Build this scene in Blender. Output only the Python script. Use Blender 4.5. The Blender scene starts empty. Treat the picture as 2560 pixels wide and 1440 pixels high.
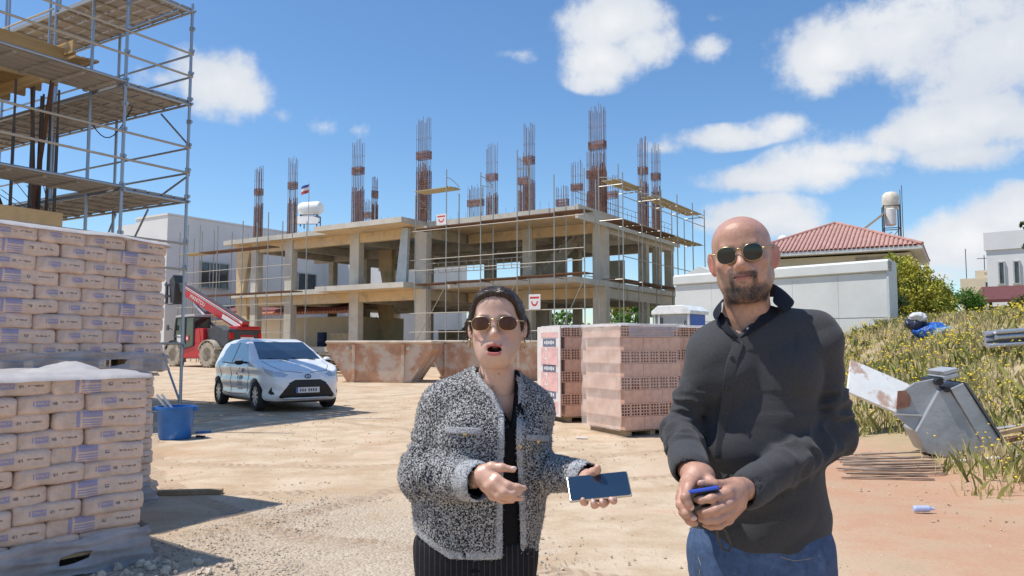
import bpy, bmesh, math, random
import numpy as np
from mathutils import Matrix, Vector, Quaternion, Euler
from mathutils.bvhtree import BVHTree
R = math.radians
SC = bpy.context.scene
COL = SC.collection
# ------------------------------------------------------------------ camera
F_PX, CAM_H, PITCH = 1950.0, 1.45, math.atan(145 / 1950.0)
cam_d = bpy.data.cameras.new('camera')
cam = bpy.data.objects.new('camera', cam_d); COL.objects.link(cam)
cam_d.sensor_width = 36.0; cam_d.lens = 36.0 * F_PX / 2560.0
cam_d.clip_start = 0.05; cam_d.clip_end = 2000
cam.location = (0, 0, CAM_H); cam.rotation_euler = (R(90) + PITCH, 0, 0)
SC.camera = cam
# ------------------------------------------------------------------ exposure
SC.view_settings.view_transform = 'Standard'; SC.view_settings.look = 'None'
SC.view_settings.exposure = 0.12; SC.view_settings.gamma = 1; SC.view_settings.use_curve_mapping = False
SC.cycles.max_bounces = 6; SC.cycles.diffuse_bounces = 3; SC.cycles.glossy_bounces = 3
SC.cycles.transparent_max_bounces = 12; SC.cycles.transmission_bounces = 4
SC.cycles.caustics_reflective = False; SC.cycles.caustics_refractive = False
# ------------------------------------------------------------------ sun and sky
SUN_EL, SUN_AZ = R(65), math.atan2(-0.99, -0.03)          # azimuth from +Y towards +X
sd = Vector((math.sin(SUN_AZ) * math.cos(SUN_EL), math.cos(SUN_AZ) * math.cos(SUN_EL), math.sin(SUN_EL)))
sun_d = bpy.data.lights.new('sun', 'SUN'); sun_d.energy = 4.4; sun_d.angle = R(0.53); sun_d.color = (1.0, 0.95, 0.87)
sun = bpy.data.objects.new('sun', sun_d); COL.objects.link(sun)
sun.rotation_euler = sd.to_track_quat('Z', 'Y').to_euler(); sun.location = (-20, -5, 40)

def pray(x, y):
    sp, cp = math.sin(PITCH), math.cos(PITCH)
    a, b = (x - 1280) / F_PX, (720 - y) / F_PX
    return Vector((a, cp - b * sp, sp + b * cp))
def P(x, y, D):                                            # photograph pixel at forward distance D -> place in the world
    r = pray(x, y); k = D / r.y
    return Vector((r.x * k, D, CAM_H + r.z * k))

W = bpy.data.worlds.new('World'); SC.world = W; W.use_nodes = True
nt = W.node_tree; nt.nodes.clear()
def nn(t, typ, **kw):
    n = t.nodes.new(typ)
    for k, v in kw.items(): setattr(n, k, v)
    return n
def lk(t, a, b): t.links.new(a, b)
def mth(t, op, a, b=None, c=None, clamp=False):
    n = t.nodes.new('ShaderNodeMath'); n.operation = op; n.use_clamp = clamp
    for i, v in enumerate((a, b, c)):
        if v is None: continue
        if isinstance(v, (int, float)): n.inputs[i].default_value = v
        else: t.links.new(v, n.inputs[i])
    return n.outputs[0]
def sstep(t, v, a, b):
    n = t.nodes.new('ShaderNodeMapRange'); n.interpolation_type = 'SMOOTHSTEP'
    t.links.new(v, n.inputs[0]); n.inputs[1].default_value = a; n.inputs[2].default_value = b
    return n.outputs[0]
def mixc(t, f, a, b, mode='MIX'):
    n = t.nodes.new('ShaderNodeMix'); n.data_type = 'RGBA'; n.blend_type = mode
    for s, v in ((n.inputs[0], f), (n.inputs[6], a), (n.inputs[7], b)):
        if isinstance(v, (int, float)): s.default_value = v
        elif isinstance(v, (tuple, list)): s.default_value = (*v[:3], 1)
        else: t.links.new(v, s)
    return n.outputs[2]
sky = nn(nt, 'ShaderNodeTexSky'); sky.sky_type = 'NISHITA'; sky.sun_disc = False
sky.sun_elevation = SUN_EL; sky.sun_rotation = SUN_AZ; sky.altitude = 50; sky.air_density = 1.0; sky.dust_density = 0.25; sky.ozone_density = 2.5
hs = nn(nt, 'ShaderNodeHueSaturation'); hs.inputs['Saturation'].default_value = 1.12; hs.inputs['Value'].default_value = 1.0
lk(nt, sky.outputs[0], hs.inputs['Color'])
tc = nn(nt, 'ShaderNodeTexCoord'); sx = nn(nt, 'ShaderNodeSeparateXYZ'); lk(nt, tc.outputs['Generated'], sx.inputs[0])
az = mth(nt, 'ARCTAN2', sx.outputs[0], sx.outputs[1]); el = mth(nt, 'ARCSINE', sx.outputs[2])
# wind-torn edges: shift the direction by noise before measuring it against the cloud bodies
nz = nn(nt, 'ShaderNodeTexNoise'); nz.inputs['Scale'].default_value = 9; nz.inputs['Detail'].default_value = 7; nz.inputs['Roughness'].default_value = 0.62
lk(nt, tc.outputs['Generated'], nz.inputs['Vector'])
nz2 = nn(nt, 'ShaderNodeTexNoise'); nz2.inputs['Scale'].default_value = 4.0; nz2.inputs['Detail'].default_value = 3
lk(nt, tc.outputs['Generated'], nz2.inputs['Vector'])
def azel(x, y):
    r = pray(x, y).normalized(); return math.atan2(r.x, r.y), math.asin(r.z)
CLOUDS = [  # x, y, half width, half height in photograph pixels, thickness
    (545, 205, 150, 95, 1.05), (610, 235, 90, 80, .9), (400, 200, 110, 50, .55), (500, 175, 90, 60, .8),
    (815, 318, 75, 40, .50), (895, 330, 45, 35, .42), (705, 290, 50, 30, .3),
    (1530, 60, 190, 100, 1.05), (1510, 140, 160, 80, .95), (1600, 110, 130, 70, .85), (1500, 195, 110, 45, .6), (1290, 135, 75, 30, .45),
    (1775, 115, 75, 55, .62), (1790, 45, 45, 30, .3),
    (2070, 135, 175, 100, 1.0), (2270, 90, 240, 130, .9), (2460, 140, 220, 130, .85), (2200, 50, 180, 70, .7), (2060, 200, 150, 60, .75), (2480, 20, 160, 70, .6),
    (2340, 335, 300, 75, .95), (2490, 300, 200, 85, .95), (2140, 385, 230, 58, .85), (1900, 448, 190, 42, .8), (2060, 425, 220, 60, .85), (2400, 385, 220, 50, .7),
    (1800, 345, 170, 38, .58), (1660, 370, 90, 26, .45), (1960, 315, 100, 40, .55),
    (1890, 540, 175, 66, 1.05), (1820, 560, 120, 45, .8), (1970, 560, 110, 40, .7),
    (2430, 600, 200, 100, 1.05), (2520, 550, 140, 90, 1.0), (2340, 640, 130, 55, .8), (2300, 690, 200, 40, .6),
]
rndc = random.Random(5)
blobs = []
for (x, y, hw, hh, w) in CLOUDS:
    a, e = azel(x, y); blobs.append((a, e, hw / 1950.0, hh / 1950.0, w))
for i in range(26):                                          # the same fair-weather clouds round the rest of the sky
    a = rndc.uniform(0.75, 2 * math.pi - 0.75); e = rndc.uniform(.05, .8); s = rndc.uniform(.05, .16)
    for j in range(2): blobs.append((((a + math.pi) % (2 * math.pi)) - math.pi + rndc.uniform(-.05, .05), e + rndc.uniform(-.03, .03), s, s * .5, rndc.uniform(.6, 1)))
cv = nn(nt, 'ShaderNodeCombineXYZ'); lk(nt, az, cv.inputs[0]); lk(nt, el, cv.inputs[1])
dens = None; low = None
for (a, e, ra, re, w) in blobs:
    s = nn(nt, 'ShaderNodeVectorMath', operation='SUBTRACT'); lk(nt, cv.outputs[0], s.inputs[0]); s.inputs[1].default_value = (a, e, 0)
    m = nn(nt, 'ShaderNodeVectorMath', operation='MULTIPLY'); lk(nt, s.outputs[0], m.inputs[0]); m.inputs[1].default_value = (1 / ra, 1 / re, 0)
    l = nn(nt, 'ShaderNodeVectorMath', operation='LENGTH'); lk(nt, m.outputs[0], l.inputs[0])
    d = mth(nt, 'SUBTRACT', w, mth(nt, 'MULTIPLY', l.outputs['Value'], w))
    dens = d if dens is None else mth(nt, 'SMOOTH_MAX', dens, d, .12)
dn = mth(nt, 'ADD', dens, mth(nt, 'MULTIPLY', mth(nt, 'SUBTRACT', nz.outputs[0], .5), 1.95))
alpha = mth(nt, 'MULTIPLY', sstep(nt, dn, .05, .55), sstep(nt, dens, -.02, .10))
shade = mth(nt, 'ADD', mth(nt, 'MULTIPLY', sstep(nt, nz2.outputs[0], .42, .68), .5), mth(nt, 'MULTIPLY', sstep(nt, dn, .45, 1.15), .5))
ccol = mixc(nt, shade, (.70, .75, .83), (.95, .96, .97))
blue = mixc(nt, 1.0, hs.outputs[0], (.96, 1.06, 1.12), 'MULTIPLY')
csky = mixc(nt, alpha, blue, mixc(nt, 1.0, ccol, (7.0, 7.0, 7.0), 'MULTIPLY'))
bg = nn(nt, 'ShaderNodeBackground'); bg.inputs[1].default_value = 0.13
lk(nt, csky, bg.inputs[0])
wo = nn(nt, 'ShaderNodeOutputWorld'); lk(nt, bg.outputs[0], wo.inputs[0])
W.cycles.sampling_method = 'MANUAL'; W.cycles.sample_map_resolution = 512
# ------------------------------------------------------------------ helpers: materials
MATS = {}
def mat(name, col, rough=.75, metal=0., var=.12, scale=5., bump=0., bscale=60., col2=None, c2=(.45, .62), c2scale=None, spec=.4, coat=0., trans=0., alpha=1., sss=0., detail=5, stretch=None, emit=None):
    if name in MATS: return MATS[name]
    m = bpy.data.materials.new(name); m.use_nodes = True; t = m.node_tree; MATS[name] = m
    b = t.nodes['Principled BSDF']; b.inputs['Roughness'].default_value = rough; b.inputs['Metallic'].default_value = metal
    b.inputs['Specular IOR Level'].default_value = spec; b.inputs['Coat Weight'].default_value = coat; b.inputs['Coat Roughness'].default_value = .08
    b.inputs['Transmission Weight'].default_value = trans; b.inputs['Alpha'].default_value = alpha
    tc = nn(t, 'ShaderNodeTexCoord'); src = tc.outputs['Object']
    if stretch:
        mp = nn(t, 'ShaderNodeMapping'); mp.inputs['Scale'].default_value = stretch; lk(t, src, mp.inputs[0]); src = mp.outputs[0]
    n1 = nn(t, 'ShaderNodeTexNoise'); n1.inputs['Scale'].default_value = scale; n1.inputs['Detail'].default_value = detail; n1.inputs['Roughness'].default_value = .6
    lk(t, src, n1.inputs['Vector'])
    lo = tuple(c * (1 - var) for c in col); hi = tuple(min(1, c * (1 + var)) for c in col)
    c = mixc(t, sstep(t, n1.outputs[0], .3, .7), lo, hi)
    if col2:
        n2 = nn(t, 'ShaderNodeTexNoise'); n2.inputs['Scale'].default_value = c2scale or scale * .5; n2.inputs['Detail'].default_value = 6; n2.inputs['Roughness'].default_value = .65
        lk(t, src, n2.inputs['Vector']); c = mixc(t, sstep(t, n2.outputs[0], *c2), c, col2)
    lk(t, c, b.inputs['Base Color'])
    if sss: b.inputs['Subsurface Weight'].default_value = sss; b.inputs['Subsurface Radius'].default_value = (.012, .005, .003); b.inputs['Subsurface Scale'].default_value = 1.0
    if bump:
        n3 = nn(t, 'ShaderNodeTexNoise'); n3.inputs['Scale'].default_value = bscale; n3.inputs['Detail'].default_value = 4; lk(t, src, n3.inputs['Vector'])
        bp = nn(t, 'ShaderNodeBump'); bp.inputs['Strength'].default_value = bump; bp.inputs['Distance'].default_value = .02
        lk(t, n3.outputs[0], bp.inputs['Height']); lk(t, bp.outputs[0], b.inputs['Normal'])
    return m
def bsdf(m): return m.node_tree.nodes['Principled BSDF']
# ------------------------------------------------------------------ helpers: objects
PM = {}
def wmat(o): return PM.get(o.name, Matrix.Identity(4)) if o is not None else Matrix.Identity(4)
def tag(o, label=None, cat=None, group=None, kind=None):
    if label: o['label'] = label
    if cat: o['category'] = cat
    if group: o['group'] = group
    if kind: o['kind'] = kind
    return o
def thing(name, label, cat, loc=(0, 0, 0), rotz=0., group=None, parent=None):
    o = bpy.data.objects.new(name, None); COL.objects.link(o); o.empty_display_size = .2
    o.location = loc; o.rotation_euler = (0, 0, rotz)
    PM[o.name] = Matrix.Translation(Vector(loc)) @ Matrix.Rotation(rotz, 4, 'Z')
    return tag(o, label, cat, group)
def link(name, me, parent=None, mx=None):
    o = bpy.data.objects.new(name, me); COL.objects.link(o)
    if parent is not None: o.parent = parent
    if mx is not None: o.matrix_basis = mx
    PM[o.name] = wmat(parent) @ (mx if mx is not None else Matrix.Identity(4))
    return o
def npmesh(name, V, Fq, mats=None, smooth=False, mi=None):
    V = np.asarray(V, dtype=np.float32).reshape(-1, 3); Fq = np.asarray(Fq, dtype=np.int32)
    n = Fq.shape[1]; me = bpy.data.meshes.new(name)
    me.vertices.add(len(V)); me.vertices.foreach_set('co', V.ravel())
    me.loops.add(Fq.size); me.loops.foreach_set('vertex_index', Fq.ravel())
    me.polygons.add(len(Fq)); me.polygons.foreach_set('loop_start', np.arange(0, Fq.size, n, dtype=np.int32)); me.polygons.foreach_set('loop_total', np.full(len(Fq), n, dtype=np.int32))
    if mi is not None: me.polygons.foreach_set('material_index', np.asarray(mi, dtype=np.int32))
    me.polygons.foreach_set('use_smooth', np.full(len(Fq), bool(smooth)))
    me.update(calc_edges=True)
    for m in (mats or []): me.materials.append(m)
    return me
def toloc(V, parent):                                        # world coordinates -> a parent's own
    M = wmat(parent).inverted(); V = np.asarray(V, dtype=float)
    A = np.array(M); return V @ A[:3, :3].T + A[:3, 3]
class MB:
    def __init__(s): s.v = []; s.f = []; s.m = []; s.k = 0
    def add(s, vs, fs):
        n = len(s.v); s.v += [tuple(v) for v in vs]; s.f += [tuple(i + n for i in f) for f in fs]; s.m += [s.k] * len(fs); return s
    def mi(s, k): s.k = k; return s
    def box(s, c, d, rot=None):
        x, y, z = d[0] / 2, d[1] / 2, d[2] / 2
        vs = [Vector((a, b, e)) for e in (-z, z) for a, b in ((-x, -y), (x, -y), (x, y), (-x, y))]
        if rot is not None:
            rm = rot if isinstance(rot, Matrix) else Matrix.Rotation(rot, 3, 'Z')
            vs = [rm @ v for v in vs]
        c = Vector(c)
        return s.add([v + c for v in vs], [(3, 2, 1, 0), (4, 5, 6, 7), (0, 1, 5, 4), (1, 2, 6, 5), (2, 3, 7, 6), (3, 0, 4, 7)])
    def bx(s, lo, hi): return s.box([(a + b) / 2 for a, b in zip(lo, hi)], [abs(b - a) for a, b in zip(lo, hi)])
    def quad(s, a, b, c, d): return s.add([a, b, c, d], [(0, 1, 2, 3)])
    def beam(s, p, q, w, h, up=(0, 0, 1)):
        p, q = Vector(p), Vector(q); d = (q - p).normalized(); u = Vector(up)
        sd_ = d.cross(u)
        if sd_.length < 1e-4: sd_ = d.cross(Vector((1, 0, 0)))
        sd_.normalize(); u = sd_.cross(d)
        vs = [e + sd_ * a * w / 2 + u * b * h / 2 for e in (p, q) for a, b in ((-1, -1), (1, -1), (1, 1), (-1, 1))]
        return s.add(vs, [(0, 1, 2, 3), (7, 6, 5, 4), (4, 5, 1, 0), (5, 6, 2, 1), (6, 7, 3, 2), (7, 4, 0, 3)])
    def tube(s, p, q, r, n=8, r2=None, cap=True):
        return s.path([p, q], [r, r if r2 is None else r2], n, cap)
    def path(s, pts, rs, n=8, cap=True):
        pts = [Vector(p) for p in pts]
        if isinstance(rs, (int, float)): rs = [rs] * len(pts)
        vs = []; fs = []; prev = None
        for i, p in enumerate(pts):
            d = (pts[min(i + 1, len(pts) - 1)] - pts[max(i - 1, 0)]).normalized()
            a = prev if prev is not None else (Vector((0, 0, 1)) if abs(d.z) < .9 else Vector((1, 0, 0)))
            u = a - d * a.dot(d)
            if u.length < 1e-5: u = d.orthogonal()
            u.normalize(); w = d.cross(u); prev = u
            vs += [p + (u * math.cos(2 * math.pi * k / n) + w * math.sin(2 * math.pi * k / n)) * rs[i] for k in range(n)]
        for i in range(len(pts) - 1):
            for k in range(n): fs.append((i * n + k, i * n + (k + 1) % n, (i + 1) * n + (k + 1) % n, (i + 1) * n + k))
        if cap: fs += [tuple(range(n - 1, -1, -1)), tuple((len(pts) - 1) * n + k for k in range(n))]
        return s.add(vs, fs)
    def lathe(s, prof, n=16, c=(0, 0, 0), rot=None):           # prof: (radius, height) pairs about Z
        vs = []; fs = []; c = Vector(c)
        for r, z in prof: vs += [Vector((r * math.cos(2 * math.pi * k / n), r * math.sin(2 * math.pi * k / n), z)) for k in range(n)]
        if rot is not None: vs = [rot @ v for v in vs]
        for i in range(len(prof) - 1):
            for k in range(n): fs.append((i * n + k, i * n + (k + 1) % n, (i + 1) * n + (k + 1) % n, (i + 1) * n + k))
        fs += [tuple(range(n - 1, -1, -1)), tuple((len(prof) - 1) * n + k for k in range(n))]
        return s.add([v + c for v in vs], fs)
    def prism(s, poly, lo, hi, axes='xzy'):                     # polygon in two axes, drawn out along the third
        ax = ['xyz'.index(a) for a in axes]; n = len(poly); vs = []
        for e in (lo, hi):
            for a, b in poly:
                v = [0, 0, 0]; v[ax[0]] = a; v[ax[1]] = b; v[ax[2]] = e; vs.append(v)
        return s.add(vs, [tuple(range(n)), tuple(range(2 * n - 1, n - 1, -1))] + [(i, n + i, n + (i + 1) % n, (i + 1) % n) for i in range(n)])
    def sphere(s, c, r, n=12, m=8):
        if isinstance(r, (int, float)): r = (r, r, r)
        vs = [(c[0], c[1], c[2] - r[2])]
        for i in range(1, m):
            t = math.pi * i / m - math.pi / 2
            vs += [(c[0] + r[0] * math.cos(t) * math.cos(2 * math.pi * k / n), c[1] + r[1] * math.cos(t) * math.sin(2 * math.pi * k / n), c[2] + r[2] * math.sin(t)) for k in range(n)]
        vs.append((c[0], c[1], c[2] + r[2])); fs = [(0, 1 + (k + 1) % n, 1 + k) for k in range(n)]
        for i in range(m - 2):
            for k in range(n): fs.append((1 + i * n + k, 1 + i * n + (k + 1) % n, 1 + (i + 1) * n + (k + 1) % n, 1 + (i + 1) * n + k))
        e = len(vs) - 1; b = 1 + (m - 2) * n
        fs += [(b + k, b + (k + 1) % n, e) for k in range(n)]
        return s.add(vs, fs)
    def mesh(s, name, mats, smooth=False, fix=True):
        me = bpy.data.meshes.new(name); me.from_pydata(s.v, [], s.f)
        for m in (mats if isinstance(mats, (list, tuple)) else [mats]): me.materials.append(m)
        me.polygons.foreach_set('material_index', s.m)
        if fix:
            bm = bmesh.new(); bm.from_mesh(me); bmesh.ops.recalc_face_normals(bm, faces=bm.faces); bm.to_mesh(me); bm.free()
        me.polygons.foreach_set('use_smooth', [bool(smooth)] * len(me.polygons)); me.update()
        return me
    def build(s, name, mats, parent=None, smooth=False, world=False, bevel=0., fix=True, angle=None):
        if world: s.v = [tuple(v) for v in toloc(s.v, parent)]
        o = link(name, s.mesh(name, mats, smooth or angle is not None, fix), parent)
        if bevel:
            b = o.modifiers.new('bevel', 'BEVEL'); b.width = bevel; b.segments = 2; b.limit_method = 'ANGLE'; b.angle_limit = R(40)
        if angle is not None: o.data.set_sharp_from_angle(angle=R(angle))
        return o
UNIT = {}
def unit_tube(m, n=8):
    k = ('t', m.name, n)
    if k not in UNIT: UNIT[k] = MB().tube((0, 0, 0), (0, 0, 1), 1.0, n).mesh('tube', m, True, False); UNIT[k].set_sharp_from_angle(angle=R(50))
    return UNIT[k]
def unit_box(m):
    k = ('b', m.name)
    if k not in UNIT: UNIT[k] = MB().box((0, 0, 0), (1, 1, 1)).mesh('box', m, False)
    return UNIT[k]
def tube(parent, name, p, q, r, m, n=8):                       # a straight tube as an object of its own, mesh data shared
    p, q = Vector(p), Vector(q); d = q - p
    mx = Matrix.Translation(p) @ d.to_track_quat('Z', 'Y').to_matrix().to_4x4() @ Matrix.Diagonal((r, r, d.length, 1))
    return link(name, unit_tube(m, n), parent, mx)
def board(parent, name, c, d, m, rot=None):                    # a box as an object of its own, mesh data shared
    mx = Matrix.Translation(Vector(c)) @ (rot.to_4x4() if rot is not None else Matrix.Identity(4)) @ Matrix.Diagonal((*d, 1))
    return link(name, unit_box(m), parent, mx)
def text(name, s, size, m, parent, mx, align='CENTER', depth=.002):
    cu = bpy.data.curves.new(name, 'FONT'); cu.body = s; cu.size = size; cu.align_x = align; cu.align_y = 'CENTER'; cu.extrude = depth; cu.materials.append(m)
    o = bpy.data.objects.new(name, cu); COL.objects.link(o); bpy.context.view_layer.update()
    me = bpy.data.meshes.new_from_object(o.evaluated_get(bpy.context.evaluated_depsgraph_get())); bpy.data.objects.remove(o); me.name = name
    return link(name, me, parent, mx)
# ------------------------------------------------------------------ helpers: distance fields grown into one skin
class SDF:
    def __init__(s, lo, hi, h):
        s.lo = np.array(lo, float); s.h = h; s.n = np.maximum(np.ceil((np.array(hi) - s.lo) / h).astype(int) + 1, 4)
        s.ax = [s.lo[i] + h * np.arange(s.n[i]) for i in range(3)]
        s.d = np.full(s.n, 9.0, dtype=np.float32)
    def put(s, fn, lo, hi, k=.0, op='add'):
        i0 = np.clip(np.floor((np.array(lo) - s.lo) / s.h).astype(int), 0, s.n - 1); i1 = np.clip(np.ceil((np.array(hi) - s.lo) / s.h).astype(int) + 1, 1, s.n)
        if (i1 <= i0).any(): return s
        sl = tuple(slice(a, b) for a, b in zip(i0, i1))
        X = s.ax[0][sl[0]][:, None, None]; Y = s.ax[1][sl[1]][None, :, None]; Z = s.ax[2][sl[2]][None, None, :]
        b = fn(X, Y, Z); a = s.d[sl]
        if op == 'sub': a, b = -a, b
        if op == 'and': a, b = -a, -b
        if k > 0:
            hh = np.maximum(k - np.abs(a - b), 0) / k; r = np.minimum(a, b) - hh * hh * k * .25
        else: r = np.minimum(a, b)
        s.d[sl] = -r if op in ('sub', 'and') else r
        return s
    def ell(s, c, r, k=.02, rot=None, op='add'):
        c = np.array(c, float); r = np.array(r if not isinstance(r, (int, float)) else (r, r, r), float); m = (r.max() + k + 3 * s.h); A = None if rot is None else np.array(rot)
        def fn(X, Y, Z):
            x, y, z = X - c[0], Y - c[1], Z - c[2]
            if A is not None: x, y, z = (A[0, i] * x + A[1, i] * y + A[2, i] * z for i in range(3))
            k0 = np.sqrt((x / r[0]) ** 2 + (y / r[1]) ** 2 + (z / r[2]) ** 2); k1 = np.sqrt((x / r[0] ** 2) ** 2 + (y / r[1] ** 2) ** 2 + (z / r[2] ** 2) ** 2)
            return k0 * (k0 - 1) / np.maximum(k1, 1e-6)
        return s.put(fn, c - m, c + m, k, op)
    def cone(s, p, q, r1, r2=None, k=.02, op='add', flat=None, wr=None):   # capsule with two radii; flat: (axis, factor) squashes it; wr: wrinkles round it
        p = np.array(p, float); q = np.array(q, float); r2 = r1 if r2 is None else r2; m = max(r1, r2) * 1.25 + k + 3 * s.h + (.02 if wr else 0)
        v = q - p; L2 = max((v * v).sum(), 1e-9)
        def fn(X, Y, Z):
            x, y, z = X - p[0], Y - p[1], Z - p[2]
            t = np.clip((x * v[0] + y * v[1] + z * v[2]) / L2, 0, 1)
            dx, dy, dz = x - t * v[0], y - t * v[1], z - t * v[2]
            if flat is not None:
                f = np.array(flat[0], float); f /= np.linalg.norm(f); e = (dx * f[0] + dy * f[1] + dz * f[2]) * (1 / flat[1] - 1)
                dx, dy, dz = dx + e * f[0], dy + e * f[1], dz + e * f[2]
            r = r1 + (r2 - r1) * t
            if wr is not None:
                amp, num, ph, t0, t1 = wr
                w = 0
                for q_, (fa, fx, fy, fz) in enumerate(((1., 31, 11, -9), (.62, -17, 14, 25), (1.55, 12, -33, 21), (.8, -26, 19, -14))): w = w + np.sin(t * num * fa * 6.283 + dx * fx * 1.3 + dy * fy * 1.3 + dz * fz * 1.3 + ph * (q_ + 1) * 1.7 + 1.1 * np.sin(dx * 21 + q_) + 1.1 * np.sin(dz * 24 + q_ * 2 + ph))
                w = w / 2.2
                g = np.clip((t - t0) / .15, 0, 1) * np.clip((t1 - t) / .15, 0, 1)
                r = r + amp * g * (1 - np.abs(w) * 2)
            return np.sqrt(dx * dx + dy * dy + dz * dz) - r
        return s.put(fn, np.minimum(p, q) - m, np.maximum(p, q) + m, k, op)
    def chain(s, pts, rs, k=.01, **kw):
        for i in range(len(pts) - 1): s.cone(pts[i], pts[i + 1], rs[i], rs[i + 1], k, **kw)
        return s
    def warp(s, fn): s.d = (s.d + fn(s.ax[0][:, None, None], s.ax[1][None, :, None], s.ax[2][None, None, :])).astype(np.float32); return s
    def mesh(s, smooth=2):
        d = s.d; ins = d < 0; c = np.zeros(tuple(s.n - 1), np.int8)
        for a in (0, 1):
            for b in (0, 1):
                for e in (0, 1): c += ins[a:s.n[0] - 1 + a, b:s.n[1] - 1 + b, e:s.n[2] - 1 + e]
        act = np.argwhere((c > 0) & (c < 8)); idx = np.full(c.shape, -1, np.int32); idx[tuple(act.T)] = np.arange(len(act))
        acc = np.zeros((len(act), 3)); cnt = np.zeros(len(act))
        cor = [np.array(o) for o in np.ndindex(2, 2, 2)]; val = {tuple(o): d[tuple((act + o).T)] for o in cor}
        for o in cor:
            for ax in range(3):
                if o[ax]: continue
                o2 = o.copy(); o2[ax] = 1; a = val[tuple(o)]; b = val[tuple(o2)]; x = (a < 0) != (b < 0)
                t = np.where(x, a / np.where(x, a - b, 1), 0); pt = np.repeat(o[None, :].astype(float), len(act), 0); pt[:, ax] += t
                acc += pt * x[:, None]; cnt += x
        V = s.lo + s.h * (act + acc / np.maximum(cnt, 1)[:, None]); Fs = []
        for ax in range(3):
            u, w = (ax + 1) % 3, (ax + 2) % 3
            sa = [slice(None)] * 3; sb = [slice(None)] * 3; sa[ax] = slice(0, -1); sb[ax] = slice(1, None)
            A, B = ins[tuple(sa)], ins[tuple(sb)]; e = np.argwhere(A != B)
            e = e[(e[:, u] > 0) & (e[:, w] > 0) & (e[:, u] < s.n[u] - 1) & (e[:, w] < s.n[w] - 1)]
            q = []
            for du, dw in ((-1, -1), (0, -1), (0, 0), (-1, 0)):
                i = e.copy(); i[:, u] += du; i[:, w] += dw; q.append(idx[tuple(i.T)])
            q = np.stack(q, 1); fl = ~A[tuple(e.T)]; q[fl] = q[fl][:, ::-1]; Fs.append(q)
        Fq = np.concatenate(Fs) if Fs else np.zeros((0, 4), int); Fq = Fq[(Fq >= 0).all(1)]
        for _ in range(smooth):
            sm = np.zeros_like(V); n = np.zeros(len(V))
            for i in range(4):
                np.add.at(sm, Fq[:, i], V[Fq[:, (i + 1) % 4]]); np.add.at(n, Fq[:, i], 1)
                np.add.at(sm, Fq[:, i], V[Fq[:, (i + 3) % 4]]); np.add.at(n, Fq[:, i], 1)
            V = V * .5 + .5 * sm / np.maximum(n, 1)[:, None]
        return V, Fq
def polysd(X, Y, pts):                                         # signed distance to a polygon in a plane
    pts = np.array(pts, float); d = np.full(np.broadcast(X, Y).shape, 1e9); sg = np.ones(d.shape)
    for i in range(len(pts)):
        a = pts[i]; b = pts[i - 1]; e = b - a; wx = X - a[0]; wy = Y - a[1]
        t = np.clip((wx * e[0] + wy * e[1]) / (e @ e + 1e-12), 0, 1); d = np.minimum(d, (wx - e[0] * t) ** 2 + (wy - e[1] * t) ** 2)
        c1 = Y >= a[1]; c2 = Y < b[1]; c3 = e[0] * wy > e[1] * wx
        flip = (c1 & c2 & c3) | (~c1 & ~c2 & ~c3); sg = np.where(flip, -sg, sg)
    return sg * np.sqrt(d)
def wav(X, Y, Z, seed, f, n=6):                                 # cheap smooth noise in space, about -1..1
    r = np.random.RandomState(seed); o = 0
    for i in range(n):
        k = r.normal(size=3); k = k / np.linalg.norm(k) * f * r.uniform(.6, 1.6)
        o = o + np.sin(k[0] * X + k[1] * Y + k[2] * Z + r.uniform(0, 6.28))
    return o / n * 1.6
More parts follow.
